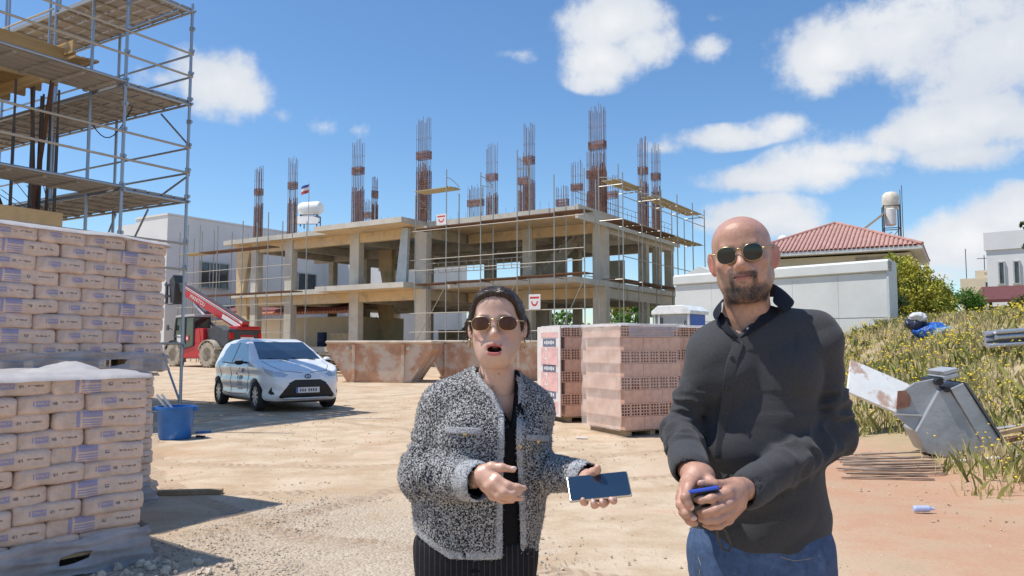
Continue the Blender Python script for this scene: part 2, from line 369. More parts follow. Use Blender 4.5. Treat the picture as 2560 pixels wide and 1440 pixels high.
# ------------------------------------------------------------------ ground
def smooth01(t): t = np.clip(t, 0, 1); return t * t * (3 - 2 * t)
def gz(x, y):                                                  # lie of the land
    x = np.asarray(x, float); y = np.asarray(y, float)
    base = .012 * np.clip(y - 8, 0, 60)
    xt = 4.75 + .10 * np.clip(y - 11, -4, 30) + .25 * np.sin(y * .7)
    hill = 2.1 * smooth01((x - xt) / 8.0) * smooth01((y - 5.5) / 4.0)
    return base + hill
def gzf(x, y): return float(gz(x, y))
def G(x, y, D): p = P(x, y, D); return Vector((p.x, D, gzf(p.x, D)))
def ground_mat():
    m = bpy.data.materials.new('site_soil'); m.use_nodes = True; t = m.node_tree; b = t.nodes['Principled BSDF']; b.inputs['Roughness'].default_value = .95; b.inputs['Specular IOR Level'].default_value = .15
    ge = nn(t, 'ShaderNodeNewGeometry'); pos = ge.outputs['Position']; sp = nn(t, 'ShaderNodeSeparateXYZ'); lk(t, pos, sp.inputs[0])
    def noise(sc, det=6, ro=.6, v=None, out=0):
        n = nn(t, 'ShaderNodeTexNoise'); n.inputs['Scale'].default_value = sc; n.inputs['Detail'].default_value = det; n.inputs['Roughness'].default_value = ro; lk(t, v or pos, n.inputs['Vector']); return n.outputs[out]
    big = noise(.35, 5); mid = noise(1.6, 7, .65); fine = noise(28, 6, .7)
    c = mixc(t, sstep(t, mid, .32, .68), (.47, .345, .225), (.63, .51, .375))
    c = mixc(t, mth(t, 'MULTIPLY', sstep(t, big, .52, .68), .6), c, (.52, .33, .20))
    # reddish earth to the right and in scuffs
    redm = mth(t, 'ADD', mth(t, 'MULTIPLY', sstep(t, sp.outputs[0], .4, 3.2), .62), mth(t, 'MULTIPLY', mth(t, 'SUBTRACT', mid, .5), 1.6))
    redm = mth(t, 'MULTIPLY', sstep(t, redm, .25, .75), sstep(t, sp.outputs[1], 15, 9))
    c = mixc(t, mth(t, 'MULTIPLY', redm, .85), c, (.48, .265, .165))
    scuff = sstep(t, noise(.8, 6, .6), .60, .70); c = mixc(t, mth(t, 'MULTIPLY', scuff, .55), c, (.52, .26, .15))
    # grey crushed stone strewn near the pallets
    gx = mth(t, 'ABSOLUTE', mth(t, 'ADD', sp.outputs[0], 1.6)); gy = mth(t, 'ABSOLUTE', mth(t, 'SUBTRACT', sp.outputs[1], 5.6))
    gd = mth(t, 'ADD', mth(t, 'SUBTRACT', mth(t, 'SUBTRACT', 1.5, mth(t, 'MULTIPLY', gx, .62)), mth(t, 'MULTIPLY', gy, .42)), mth(t, 'MULTIPLY', mth(t, 'SUBTRACT', mid, .5), 2.4))
    gm = sstep(t, gd, .1, .8)
    vo = nn(t, 'ShaderNodeTexVoronoi'); vo.inputs['Scale'].default_value = 42; lk(t, pos, vo.inputs['Vector'])
    stone = mixc(t, vo.outputs['Color'], (.36, .29, .22), (.60, .52, .42)); c = mixc(t, mth(t, 'MULTIPLY', gm, .62), c, stone)
    # darker specks and pale dust
    c = mixc(t, mth(t, 'MULTIPLY', sstep(t, fine, .57, .70), .55), c, (.25, .175, .12)); c = mixc(t, mth(t, 'MULTIPLY', sstep(t, noise(70, 3, .6), .55, .72), .4), c, (.30, .22, .15))
    c = mixc(t, mth(t, 'MULTIPLY', sstep(t, noise(13, 5, .7), .60, .75), .35), c, (.66, .56, .43))
    # wheel tracks: long streaks along the way in
    mp = nn(t, 'ShaderNodeMapping'); mp.inputs['Rotation'].default_value = (0, 0, R(62)); mp.inputs['Scale'].default_value = (.22, 3.2, 1); lk(t, pos, mp.inputs[0])
    st = noise(1.0, 6, .6, mp.outputs[0]); c = mixc(t, mth(t, 'MULTIPLY', sstep(t, st, .56, .66), .16), c, (.36, .24, .15))
    # tyre marks curving across the yard
    for (cx, cy, ra) in ((-2.5, 17.0, 7.6), (-2.5, 17.0, 9.2), (4.0, 14.0, 9.6), (-6.0, 10.0, 5.2)):
        dv = nn(t, 'ShaderNodeVectorMath', operation='DISTANCE'); cb = nn(t, 'ShaderNodeCombineXYZ'); lk(t, sp.outputs[0], cb.inputs[0]); lk(t, sp.outputs[1], cb.inputs[1]); lk(t, cb.outputs[0], dv.inputs[0]); dv.inputs[1].default_value = (cx, cy, 0)
        of = mth(t, 'ADD', mth(t, 'SUBTRACT', dv.outputs['Value'], ra), mth(t, 'MULTIPLY', mth(t, 'SUBTRACT', big, .5), 1.2))
        bandm = sstep(t, mth(t, 'ABSOLUTE', of), .15, .09); ang = mth(t, 'ARCTAN2', mth(t, 'SUBTRACT', sp.outputs[1], cy), mth(t, 'SUBTRACT', sp.outputs[0], cx))
        trd = mth(t, 'GREATER_THAN', mth(t, 'FRACT', mth(t, 'ADD', mth(t, 'MULTIPLY', ang, ra * 9), mth(t, 'MULTIPLY', mth(t, 'ABSOLUTE', of), 6))), .5)
        tm = mth(t, 'MULTIPLY', mth(t, 'MULTIPLY', bandm, mth(t, 'ADD', mth(t, 'MULTIPLY', trd, .6), .4)), mth(t, 'MULTIPLY', sstep(t, mid, .38, .58), .75)); c = mixc(t, tm, c, (.33, .225, .145))
    # earth under the weeds on the bank
    bm_ = sstep(t, mth(t, 'SUBTRACT', sp.outputs[0], mth(t, 'ADD', 4.9, mth(t, 'MULTIPLY', mth(t, 'SUBTRACT', mid, .5), 1.5))), 0, .8)
    bm_ = mth(t, 'MULTIPLY', bm_, sstep(t, sp.outputs[1], 7.2, 8.4)); c = mixc(t, mth(t, 'MULTIPLY', bm_, .6), c, (.36, .30, .16))
    lk(t, c, b.inputs['Base Color'])
    hgt = mth(t, 'ADD', mth(t, 'MULTIPLY', fine, .5), mth(t, 'ADD', mth(t, 'MULTIPLY', mid, .35), mth(t, 'MULTIPLY', mth(t, 'MULTIPLY', vo.outputs['Distance'], gm), -.9)))
    hgt = mth(t, 'ADD', hgt, mth(t, 'MULTIPLY', st, .2))
    bp = nn(t, 'ShaderNodeBump'); bp.inputs['Strength'].default_value = .6; bp.inputs['Distance'].default_value = .035; lk(t, hgt, bp.inputs['Height']); lk(t, bp.outputs[0], b.inputs['Normal'])
    return m
SOIL = ground_mat()
xs = np.unique(np.concatenate([np.linspace(-400, -14, 40), np.arange(-14, 16, .1), np.linspace(16, 400, 60)]))
ys = np.unique(np.concatenate([np.linspace(-60, 1.5, 14), np.arange(1.5, 26, .1), np.linspace(26, 90, 80), np.linspace(95, 700, 30)]))
gx, gy = np.meshgrid(xs, ys, indexing='ij'); near = (gx > -14) & (gx < 16) & (gy < 26) & (gy > 1.5)
rough = (wav(gx, gy, 0, 3, 2.2, 8) * .018 + wav(gx, gy, 0, 4, 7, 8) * .008 + wav(gx, gy, 0, 9, 18, 8) * .004) * near * smooth01(np.minimum(np.minimum(gx + 14, 16 - gx), np.minimum(gy - 1.5, 26 - gy)) / 1.0)
zz = gz(gx, gy) + rough; nx, ny = len(xs), len(ys)
ii = np.arange(nx * ny).reshape(nx, ny)
gq = np.stack([ii[:-1, :-1], ii[1:, :-1], ii[1:, 1:], ii[:-1, 1:]], -1).reshape(-1, 4)
ground = link('ground', npmesh('ground', np.stack([gx, gy, zz], -1), gq, [SOIL], True)); tag(ground, 'pale sandy building-site ground with red earth and gravel', kind='structure')
# loose stones: far more than one could count
rs = np.random.RandomState(11)
def pebbles(name, n, xr, yr, s0, s1, m, label, wgt=None):
    base = np.array([(1, 0, 0), (-1, 0, 0), (0, 1, 0), (0, -1, 0), (0, 0, 1), (0, 0, -1)], float)
    tri = np.array([(0, 2, 4), (2, 1, 4), (1, 3, 4), (3, 0, 4), (2, 0, 5), (1, 2, 5), (3, 1, 5), (0, 3, 5)])
    x = rs.uniform(*xr, n); y = yr[0] + (yr[1] - yr[0]) * rs.uniform(0, 1, n) ** 1.5
    if wgt is not None: k = wgt(x, y) > rs.uniform(0, 1, n); x, y = x[k], y[k]; n = len(x)
    s = s0 + (s1 - s0) * rs.uniform(0, 1, n) ** 3
    V = base[None] * (s[:, None, None] * rs.uniform(.55, 1.2, (n, 6, 3))); a = rs.uniform(0, 6.28, n); ca, sa = np.cos(a), np.sin(a)
    V = np.stack([V[..., 0] * ca[:, None] - V[..., 1] * sa[:, None] + x[:, None], V[..., 0] * sa[:, None] + V[..., 1] * ca[:, None] + y[:, None], V[..., 2] * .7 + gz(x, y)[:, None] + .1 * s[:, None]], -1)
    Fq = (tri[None] + (np.arange(n) * 6)[:, None, None]).reshape(-1, 3)
    return tag(link(name, npmesh(name, V.reshape(-1, 3), Fq, [m])), label, kind='stuff')
pebbles('gravel', 34000, (-3.6, 1.2), (3.2, 9.0), .003, .015, mat('gravel_stone', (.47, .40, .32), .9, var=.4, scale=30), 'grey crushed stone strewn beside the pallets', lambda x, y: np.clip(1.35 - np.abs(x + 1.5) * .55 - np.abs(y - 5.3) * .3, 0, 1))
pebbles('loose_stones', 9000, (-9, 5), (3.2, 20), .004, .02, mat('sand_stone', (.52, .39, .27), .9, var=.35, scale=20), 'small loose stones scattered over the sandy ground')
# ------------------------------------------------------------------ weeds and flowers on the bank
def blades(name, n, pts, hgt, wid, m, label, lean=.5, per=10, spread=.12):
    k = len(pts); c = np.repeat(pts, per, 0); N = len(c); h = np.repeat(hgt, per) * rs.uniform(.45, 1.15, N)
    c = c + np.concatenate([rs.normal(0, spread, (N, 2)), np.zeros((N, 1))], 1); c[:, 2] = gz(c[:, 0], c[:, 1]) - .02
    a = rs.uniform(0, 6.28, N); w = wid * rs.uniform(.5, 1.3, N) * np.clip(c[:, 1] / 11, .8, 2.2); b = rs.uniform(0, 6.28, N); le = rs.uniform(0, lean, N) * h
    dx, dy = np.cos(a) * w, np.sin(a) * w; lx, ly = np.cos(b) * le, np.sin(b) * le
    V = np.stack([np.stack([c[:, 0] - dx, c[:, 1] - dy, c[:, 2]], -1), np.stack([c[:, 0] + dx, c[:, 1] + dy, c[:, 2]], -1),
                  np.stack([c[:, 0] + dx * .7 + lx * .35, c[:, 1] + dy * .7 + ly * .35, c[:, 2] + h * .6], -1), np.stack([c[:, 0] + lx, c[:, 1] + ly, c[:, 2] + h], -1)], 1)
    Fq = np.array([(0, 1, 2), (0, 2, 3)])[None] + (np.arange(N) * 4)[:, None, None]
    return tag(link(name, npmesh(name, V.reshape(-1, 3), Fq.reshape(-1, 3), [m])), label, kind='stuff'), V
def bankpts(n, dens):
    x = rs.uniform(4.4, 24, n); y = 7.6 + 30 * rs.uniform(0, 1, n) ** 1.7
    edge = x - (4.95 + .10 * np.clip(y - 11, -4, 30) + .25 * np.sin(y * .7) + .5 * np.sin(y * 1.9 + x))
    patch = smooth01(.5 + .9 * wav(x, y, 0, 21, 1.3, 6))
    k = (edge > 0) & (rs.uniform(0, 1, n) < np.clip(.25 + edge * .4, 0, 1) * (dens + (1 - dens) * patch)) & (x < y * .72 + 1.5)
    k &= ~((x < 9.0) & (y > 9.4) & (y < 11.6) & (x < 6.7))
    return np.stack([x[k], y[k], 0 * x[k]], -1)
p1 = bankpts(17000, .45)
M_STRAW = mat('dry_grass', (.58, .47, .25), .9, var=.35, scale=1.5, col2=(.42, .37, .16)); M_WEED = mat('green_weed', (.20, .22, .055), .85, var=.45, scale=1.2, col2=(.36, .33, .10))
blades('dry_grass', 0, p1, rs.uniform(.10, .34, len(p1)), .007, M_STRAW, 'dry straw-coloured grass over the bank', per=8)
p2 = bankpts(10000, .12)
blades('green_weeds', 0, p2, rs.uniform(.10, .34, len(p2)), .016, M_WEED, 'low green weeds growing among the dry grass', lean=.9, per=8, spread=.1)
p3 = bankpts(7500, .08); N = len(p3); p3 = np.repeat(p3, 2, 0) + np.concatenate([rs.normal(0, .12, (2 * N, 2)), np.zeros((2 * N, 1))], 1)
hz = gz(p3[:, 0], p3[:, 1]) + rs.uniform(.12, .42, len(p3)); r_ = rs.uniform(.012, .026, len(p3)) * np.clip(p3[:, 1] / 11, .9, 1.6)
dv = np.array([(1, 0, 0), (-.5, .87, 0), (-.5, -.87, 0), (0, 0, .6), (0, 0, -.5)]); V = dv[None] * r_[:, None, None] + np.stack([p3[:, 0], p3[:, 1], hz], -1)[:, None]
Fq = np.array([(0, 1, 3), (1, 2, 3), (2, 0, 3), (1, 0, 4), (2, 1, 4), (0, 2, 4)])[None] + (np.arange(len(p3)) * 5)[:, None, None]
tag(link('yellow_flowers', npmesh('yellow_flowers', V.reshape(-1, 3), Fq.reshape(-1, 3), [mat('petal_yellow', (.82, .62, .05), .7, var=.15)])), 'small yellow flower heads dotted over the bank', kind='stuff')
# ------------------------------------------------------------------ the concrete frame
M_CONC = mat('raw_concrete', (.57, .505, .40), .9, var=.16, scale=1.3, bump=.25, bscale=14, col2=(.45, .41, .34), c2=(.5, .7), c2scale=.7)
M_CONC2 = mat('smooth_concrete', (.62, .575, .49), .9, var=.12, scale=1.1, bump=.15, bscale=20, col2=(.52, .475, .40), c2=(.52, .7))
M_SOFF = mat('bounce_lit_soffit', (.70, .53, .32), .9, var=.12, scale=2.2, bump=.1, bscale=30, col2=(.48, .38, .25), c2=(.5, .68))  # yellowish tone includes the light bounced up under the slabs
M_RUST = mat('rusty_rebar', (.25, .125, .085), .85, var=.4, scale=3, metal=.0); M_BAR = mat('rebar_steel', (.24, .20, .215), .7, var=.3, scale=2, metal=.2)
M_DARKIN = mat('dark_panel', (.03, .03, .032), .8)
BR = R(-32.9); L0 = Vector((-4.8, 41.0, 0.0))
bld = thing('unfinished_building', 'two-storey bare concrete frame building with rebar columns above its roof', 'building', L0, BR)
def bl(x, y, z): return Vector((x, y, z))
Z0, Z1, Z2 = 1.40, 4.72, 8.05
TH = .28
def slab(name, poly, z, m, th=TH):
    o = MB().prism(poly, z - th, z, 'xyz').build(name, m, bld); return o
slab('floor_slab', [(-15.2, -.3), (.3, -.3), (.3, 3.4), (9.2, 3.4), (9.2, 13.6), (-15.2, 13.6)], Z0, M_CONC2, .45)
MB().bx((-15.0, 0, .1), (8.9, 13.3, Z0 - .46)).build('foundation_wall', M_CONC, bld)
# middle floor and roof, each with its overhanging balconies
slab('floor_slab', [(-15.2, -.35), (-6.3, -.35), (-6.3, -1.55), (.12, -1.55), (.12, .42), (9.0, .42), (9.0, 13.6), (-15.2, 13.6)], Z1, M_CONC2)
slab('roof_slab', [(-15.5, -.7), (-6.3, -.7), (-6.3, -1.75), (.12, -1.75), (.12, .30), (9.05, .30), (9.05, 13.6), (-15.5, 13.6)], Z2, M_CONC2)
# slab undersides, warm bounced light put into their yellowish colour
for z, polys in ((Z1, [(-15.8, -.25, .2), (-6.25, -1.5, .06)]), (Z2, [(-16.1, -.6, .2), (-6.25, -1.7, .06)])):
    MB().bx((-15.1, polys[0][1], z - TH - .012), (-.5, -.02, z - TH - .004)).build('soffit', M_SOFF, bld)
    MB().bx((-6.25, polys[1][1], z - TH - .013), (.05, polys[0][1] - .003, z - TH - .005)).build('soffit', M_SOFF, bld)
    MB().bx((.3, .40, z - TH - .012), (8.9, 3.6, z - TH - .004)).build('soffit', M_SOFF, bld)
BH = .55
def beamx(x0, x1, y, z, m=M_SOFF, w=.3): MB().bx((x0, y - w / 2, z - TH - BH), (x1, y + w / 2, z - TH - .014)).build('beam', m, bld)
def beamy(y0, y1, x, z, m=M_SOFF, w=.3): MB().bx((x - w / 2, y0, z - TH - BH), (x + w / 2, y1, z - TH - .016)).build('beam', m, bld)
cols = []
for x in (-13.3, -10.2, -4.8, 0.0):
    for y in (0.15, 6.6, 13.2): cols.append((x, y))
for x in (4.3, 8.6):
    for y in (3.9, 9.4, 13.2): cols.append((x, y))
for x, y in ((8.6, 11.3),): cols.append((x, y))
for z, zb in ((Z1, Z0), (Z2, Z1)):
    for (x0, x1) in ((-15.05, -13.65), (-12.95, -10.55), (-9.85, -5.15), (-4.45, -.35)): beamx(x0, x1, .15, z)
    beamx(.35, 4.0, 3.9, z); beamx(4.6, 8.3, 3.9, z)
    for y in (6.6, 13.2): beamx(-15.05, 8.9, y, z, M_CONC)
    for x in (-13.3, -10.2, -4.8): beamy(.32, 13.0, x, z - .0015, M_CONC)
    beamy(.32, 13.0, 0, z - .0015, M_CONC); beamy(4.1, 13.0, 8.6, z - .0015, M_CONC2, .5); beamy(4.1, 13.0, 4.3, z - .0015, M_CONC)
    for x, y in cols:
        wx = {0.0: .80, -4.8: .70}.get(x, .62) if y == .15 else .45
        if x == 8.6 and y == 3.9: wx = .75
        if y == 3.9 and x == 4.3: wx = .6
        h0, h1 = zb, z - TH - .001
        MB().bx((x - wx / 2, y - .21, h0), (x + wx / 2, y + .21, h1)).build('column', M_CONC2 if y < 4 else M_CONC, bld)
        if y == .15:                                            # joint lines between lifts of formwork
            for q in range(1, 6): pass
# end column splayed outwards at the far end, wedge shaped shutters
MB().prism([(-15.0, Z1), (-14.4, Z1), (-13.7, Z2 - TH - .02), (-15.0, Z2 - TH - .02)], -.05, .3).build('raking_column', M_SOFF, bld)
MB().prism([(-14.5, Z0), (-13.8, Z0), (-14.0, Z1 - TH - .02), (-15.0, Z1 - TH - .02)], -.05, .3).build('raking_column', M_SOFF, bld)
MB().prism([(-8.2, Z1), (-7.6, Z1), (-7.6, Z2 - TH - .02), (-8.9, Z2 - TH - .02)], 6.2, 6.5).build('raking_column', M_SOFF, bld)
MB().prism([(-8.2, Z0), (-7.6, Z0), (-7.6, Z1 - TH - .02), (-8.9, Z1 - TH - .02)], 6.2, 6.5).build('raking_column', M_SOFF, bld)
M_GREYP = mat('grey_shutter', (.45, .49, .50), .5, var=.08, metal=.2)
MB().prism([(-1.35, Z1 + .02), (-.62, Z1 + .02), (-.50, Z2 - TH - .1), (-.95, Z2 - TH - .1)], -.5, -.3).build('leaning_shutter', M_GREYP, bld)
# inner walls, stair and dark cores
MB().bx((.4, 6.9, Z0), (3.6, 7.05, Z1 - TH - BH)).build('inner_wall', M_CONC, bld)
MB().bx((1.3, 4.9, Z0), (2.7, 6.7, Z1 - TH - .02)).build('lift_core', M_DARKIN, bld)
MB().bx((1.0, 8.2, Z1), (4.2, 8.35, Z2 - TH - .02)).build('inner_wall', M_CONC, bld)
MB().bx((5.4, 9.7, Z1), (7.2, 9.85, Z2 - 1.6)).build('inner_wall', M_CONC, bld)
MB().bx((-9.0, 12.9, Z0), (-6.2, 13.05, Z0 + 1.2)).build('inner_wall', M_CONC, bld)
st = MB()
for i in range(12): st.bx((2.6 + i * .26, 6.0, Z1 + i * .24), (2.9 + i * .26, 7.2, Z1 + .22 + i * .24))
st.prism([(2.6, Z1), (2.9, Z1), (5.9, Z1 + 2.85), (5.7, Z1 + 2.85)], 6.0, 7.2); st.build('stair', M_CONC2, bld)
# parapet-high upstand along the shaded side
MB().bx((9.052, .32, Z2 - TH - .32), (9.22, 13.5, Z2 + .06)).build('edge_beam', M_CONC2, bld)
# rebar columns standing up out of the roof
def rebar(x, y, h, nx_, ny_, w, d, lap=.45, name='rebar_column'):
    m = MB(); z = Z2
    nx_, ny_ = int(nx_ * 1.25 + .5), 3
    for i in range(nx_):
        for j in range(ny_):
            if 0 < i < nx_ - 1 and 0 < j < ny_ - 1: continue
            px, py = x - w / 2 + w * i / max(nx_ - 1, 1), y - d / 2 + d * j / max(ny_ - 1, 1)
            hh = h * random.uniform(.93, 1.02)
            m.mi(0).tube((px, py, z), (px + random.uniform(-.03, .03), py, z + hh), .0145, 5)
            m.mi(1).tube((px + .035, py, z), (px + .035, py, z + h * lap * random.uniform(.9, 1.1)), .019, 5)
    m.mi(1)
    def loop(zz, tk=.008):
        c = [(x - w / 2 - .03, y - d / 2 - .03, zz), (x + w / 2 + .03, y - d / 2 - .03, zz), (x + w / 2 + .03, y + d / 2 + .03, zz), (x - w / 2 - .03, y + d / 2 + .03, zz)]
        for k in range(4): m.beam(c[k], c[(k + 1) % 4], tk, tk)
    q = z + .08
    while q < z + h * lap * .95: loop(q, .016); q += .085 + random.uniform(0, .03)
    q = z + h * .60
    for k in range(13): loop(q + k * .034 + random.uniform(-.008, .008), .017)
    loop(z + h * .8)
    return m.build(name, [M_BAR, M_RUST], bld)
random.seed(3)
for x, y, h, a, b, w, d, lp in ((-13.3, .15, 4.7, 4, 2, .42, .3, .46), (-10.2, .15, 4.8, 4, 2, .46, .3, .45), (-4.8, .15, 5.2, 5, 2, .62, .3, .44), (-4.1, .8, 3.0, 2, 2, .15, .3, .5), (0, .15, 5.6, 5, 2, .74, .3, .52), (-.35, .5, 3.2, 3, 2, .3, .3, .6),
        (4.3, 3.9, 5.5, 5, 2, .5, .3, .42), (8.45, 3.9, 5.9, 6, 2, .82, .3, .44), (8.0, 4.6, 3.7, 4, 2, .9, .3, .42), (8.6, 9.4, 5.4, 4, 2, .4, .4, .5), (8.6, 11.3, 5.4, 4, 2, .4, .4, .5),
        (-10.2, 6.6, 3.3, 4, 2, .5, .3, .3), (0, 6.6, 5.6, 4, 2, .62, .3, .45), (2.3, 6.6, 4.8, 4, 2, .6, .3, .55), (-1.2, 6.6, 3.2, 6, 2, 1.0, .3, .2), (3.3, 9.4, 3.2, 4, 2, .7, .3, .3), (4.3, 9.4, 4.6, 4, 2, .6, .3, .3), (6.6, 9.4, 3.4, 4, 2, .6, .3, .25)):
    rebar(x, y, h, a, b, w, d, lp)
# starter bars along the roof edge
m = MB()
for i in range(46):
    x = -14 + i * .5; y = -.4 if x < 0 else .55
    m.tube((x, y, Z2), (x, y, Z2 + random.uniform(.15, .45)), .008, 4)
for i in range(24): m.tube((8.9, .7 + i * .53, Z2), (8.9, .7 + i * .53, Z2 + random.uniform(.5, .8)), .01, 4)
for k in (.45, .75): m.beam((8.9, .7, Z2 + k), (8.9, 13, Z2 + k), .02, .02)
m.build('starter_bars', M_RUST, bld)['kind'] = 'stuff'
# ------------------------------------------------------------------ tube scaffold round the frame
M_SCAF = mat('weathered_tube', (.40, .385, .35), .45, metal=.55, var=.25, scale=4); M_PLKB = mat('brown_plank', (.16, .085, .05), .85, var=.3, scale=3); M_PLKY = mat('pale_plank', (.44, .36, .20), .85, var=.2, scale=3)
M_LEDG = mat('pale_tube', (.43, .39, .33), .6, metal=.1, var=.2)
scf = thing('tube_scaffold', 'tube scaffold with brown plank walkways round the concrete frame', 'scaffold', L0 + Vector((0, 0, 0)), BR)
gl = .35
def std(x, y, top, r=.03, m=M_SCAF): tube(scf, 'standard', (x, y, gl), (x, y, top), r, m, 6)
front = [.55, 2.55, 4.65, 6.75, 8.75, 10.3]
YO, YI = -1.15, -.25
for i, x in enumerate(front):
    std(x, YO, (9.2, 10.3, 9.9, 10.7, 9.3, 9.4)[i]); std(x + .12, YI, (8.6, 9.2, 9.0, 10.4, 8.9, 9.0)[i])
for z, m in ((Z1 - .12, M_PLKB), (Z2 - .62, M_PLKB)):
    for k in range(len(front) - 1):
        for j in range(3): board(scf, 'plank', ((front[k] + front[k + 1]) / 2, -1.02 + j * .3, z + (k * .03)), (front[k + 1] - front[k] - .02, .26, .05), m)
for z in (Z0 + .75, Z0 + 1.7, Z1 + .55, Z1 + 1.1, Z2 - .75):
    tube(scf, 'ledger', (front[0] - .3, YO - .04, z), (front[-1], YO - .04, z), .024, M_LEDG, 6)
for z in (Z1 + .5, Z1 + 1.0): tube(scf, 'ledger', (.4, YI, z), (7, YI, z), .022, M_LEDG, 6)
for x in [.9 + .45 * i for i in range(12)]: tube(scf, 'baluster', (x, YI, Z1 + .5), (x, YI, Z1 + 1.0), .016, M_LEDG, 5)
for k in range(len(front) - 1):
    if k % 2 == 0: tube(scf, 'brace', (front[k], YO + .05, Z0 + .2), (front[k + 1], YO + .05, Z1 - .2), .02, M_SCAF, 6)
for x in front:
    for z in (Z1 - .16, Z2 - .66): tube(scf, 'transom', (x, YO, z), (x, YI, z), .022, M_SCAF, 6)
side = [1.4, 3.6, 6.0, 8.4, 10.8, 12.8]; XO, XI = 11.0, 9.75
for i, y in enumerate(side):
    std(XO, y, (9.6, 10.2, 9.6, 9.7, 9.6, 9.5)[i]); std(XI, y, (10.0, 10.6, 9.9, 9.6, 9.6, 9.0)[i])
for z in (Z1 - .12, Z2 - .62):
    for k in range(len(side) - 1):
        for j in range(3): board(scf, 'plank', (10.05 + j * .32, (side[k] + side[k + 1]) / 2, z), (.26, side[k + 1] - side[k] - .02, .05), M_PLKB if k < 3 else M_PLKY)
for z, (y0, y1) in ((Z2 + 1.25, (1.4, 4.2)), (Z2 + 1.2, (6.0, 12.8))):
    for j in range(3): board(scf, 'plank', (10.05 + j * .32, (y0 + y1) / 2, z), (.27, y1 - y0, .05), M_PLKY)
for z in (Z1 + .9, Z2 + .4, Z2 + .9, Z0 + 1.6): tube(scf, 'ledger', (XO + .04, side[0], z), (XO + .04, side[-1], z), .022, M_LEDG, 6)
for y in side:
    for z in (Z1 - .16, Z2 - .66, Z2 + 1.0): tube(scf, 'transom', (XI, y, z), (XO, y, z), .022, M_SCAF, 6)
for j in range(3): board(scf, 'plank', (1.6, -1.0 + j * .3, Z2 + 1.35), (2.3, .27, .05), M_PLKY)
# the run along the far end of the front
lf = [-17.2, -16.4, -15.2, -13.5, -11.2, -9.0, -7.0]
for i, x in enumerate(lf): std(x, -2.6, (8.5, 8.9, 8.8, 8.6, 8.7, 9.0, 8.9)[i]); std(x + .15, -1.7, (8.2, 8.6, 8.6, 8.3, 8.7, 8.6, 8.4)[i])
for z in (Z1 - .25, Z2 - .95):
    for k in range(len(lf) - 1):
        if z > Z1 and k == 5: continue
        for j in range(3): board(scf, 'plank', ((lf[k] + lf[k + 1]) / 2, -2.5 + j * .3, z), (lf[k + 1] - lf[k] - .02, .26, .05), M_PLKB if k > 1 else M_PLKY)
for z in (Z0 + .8, Z0 + 1.5, Z0 + 2.4, Z1 + .5, Z1 + 1.2): tube(scf, 'ledger', (lf[0], -2.64, z), (lf[-1], -2.64, z), .022, M_LEDG, 6)
for k in (1, 3): tube(scf, 'brace', (lf[k], -2.55, Z0), (lf[k + 1], -2.55, Z1 - .3), .02, M_LEDG, 6)
def arch_top(x0, y0, x1, y1, z):                               # the curved head of a frame
    m = MB(); n = 8; pts = []
    for i in range(n + 1):
        t = i / n; pts.append((x0 + (x1 - x0) * t, y0 + (y1 - y0) * t, z - .35 * (1 - math.cos((t - .0) * math.pi * .5))))
    m.path(pts, .02, 6); m.tube((x0, y0, z - .45), (x1, y1, z - .42), .018, 6); m.build('frame_head', M_SCAF, scf)
for i, x in enumerate(front[:4]): arch_top(x, YO, x + .12, YI, (9.0, 9.9, 9.7, 10.3)[i])
for i, y in enumerate(side): arch_top(XI, y, XO, y, 9.5)
# warning boards tied to it
M_WHITE = mat('white_sheet', (.78, .76, .74), .6, var=.03); M_REDP = mat('red_print', (.62, .06, .06), .6)
def warning(loc, w, h, label):
    t = thing('warning_sign', label, 'sign', loc, BR, 'warning signs on the scaffold')
    MB().box((0, 0, h / 2), (w, .02, h)).build('board', M_WHITE, t)
    m = MB(); m.box((0, -.012, h * .78), (w * .8, .004, h * .13))
    for i in range(20):
        a0, a1 = math.pi * (1 + i / 20), math.pi * (1 + (i + 1) / 20)
        p = [Vector((.3 * w * math.cos(a) * k, -.012, h * .55 + .34 * h * math.sin(a) * k)) for a in (a0, a1) for k in (1, .62)]
        m.quad(p[0], p[1], p[3], p[2])
    m.build('emblem', M_REDP, t)
BM = Matrix.Translation(L0) @ Matrix.Rotation(BR, 4, 'Z')
warning(BM @ Vector((2.3, YO - .08, 7.5)), .62, .55, 'white warning sign with red emblem at the roof edge on the scaffold')
warning(BM @ Vector((7.75, YO - .08, Z0 + 1.72)), .62, .70, 'white warning sign with pale red emblem on the ground-floor rails')
# ------------------------------------------------------------------ scaffold and half-built house on the left
M_POLE = mat('galvanised_pole', (.36, .40, .46), .38, metal=.75, var=.18, scale=5)
M_DECK = mat('deck_plank', (.36, .335, .31), .85, var=.22, scale=2.5, col2=(.24, .215, .19), c2=(.5, .7))
M_TIMB = mat('yellow_formwork_timber', (.50, .33, .15), .7, var=.18, scale=3)
M_PLY = mat('brown_plywood', (.16, .075, .045), .7, var=.3, scale=2)
M_BLK = mat('black_steel_prop', (.10, .09, .09), .6, metal=.4, var=.3)
P0 = Vector((-6.75, 16.0, 0.0)); BR2 = R(-31)
sc2 = thing('frame_scaffold', 'tall galvanised scaffold with plank decks wrapped round the corner of the house shell', 'scaffold', P0, BR2)
gl2 = .06
def st2(x, y, top=11.2, r=.032): 
    tube(sc2, 'standard', (x, y, gl2), (x, y, top), r, M_POLE, 10)
    for z in (.08,): board(sc2, 'base_plate', (x, y, gl2 + .01), (.16, .16, .02), M_POLE)
W1 = 1.43
xs2 = [0, -2.55, -5.1, -7.65]
for x in xs2:
    st2(x, 0, 8.66 if x == 0 else 11.2); st2(x, -W1, 11.2)
for y in (-W1 - 2.5,): st2(0, y); st2(-1.08, y)
st2(-1.08, -W1 - .05)
clips = MB()
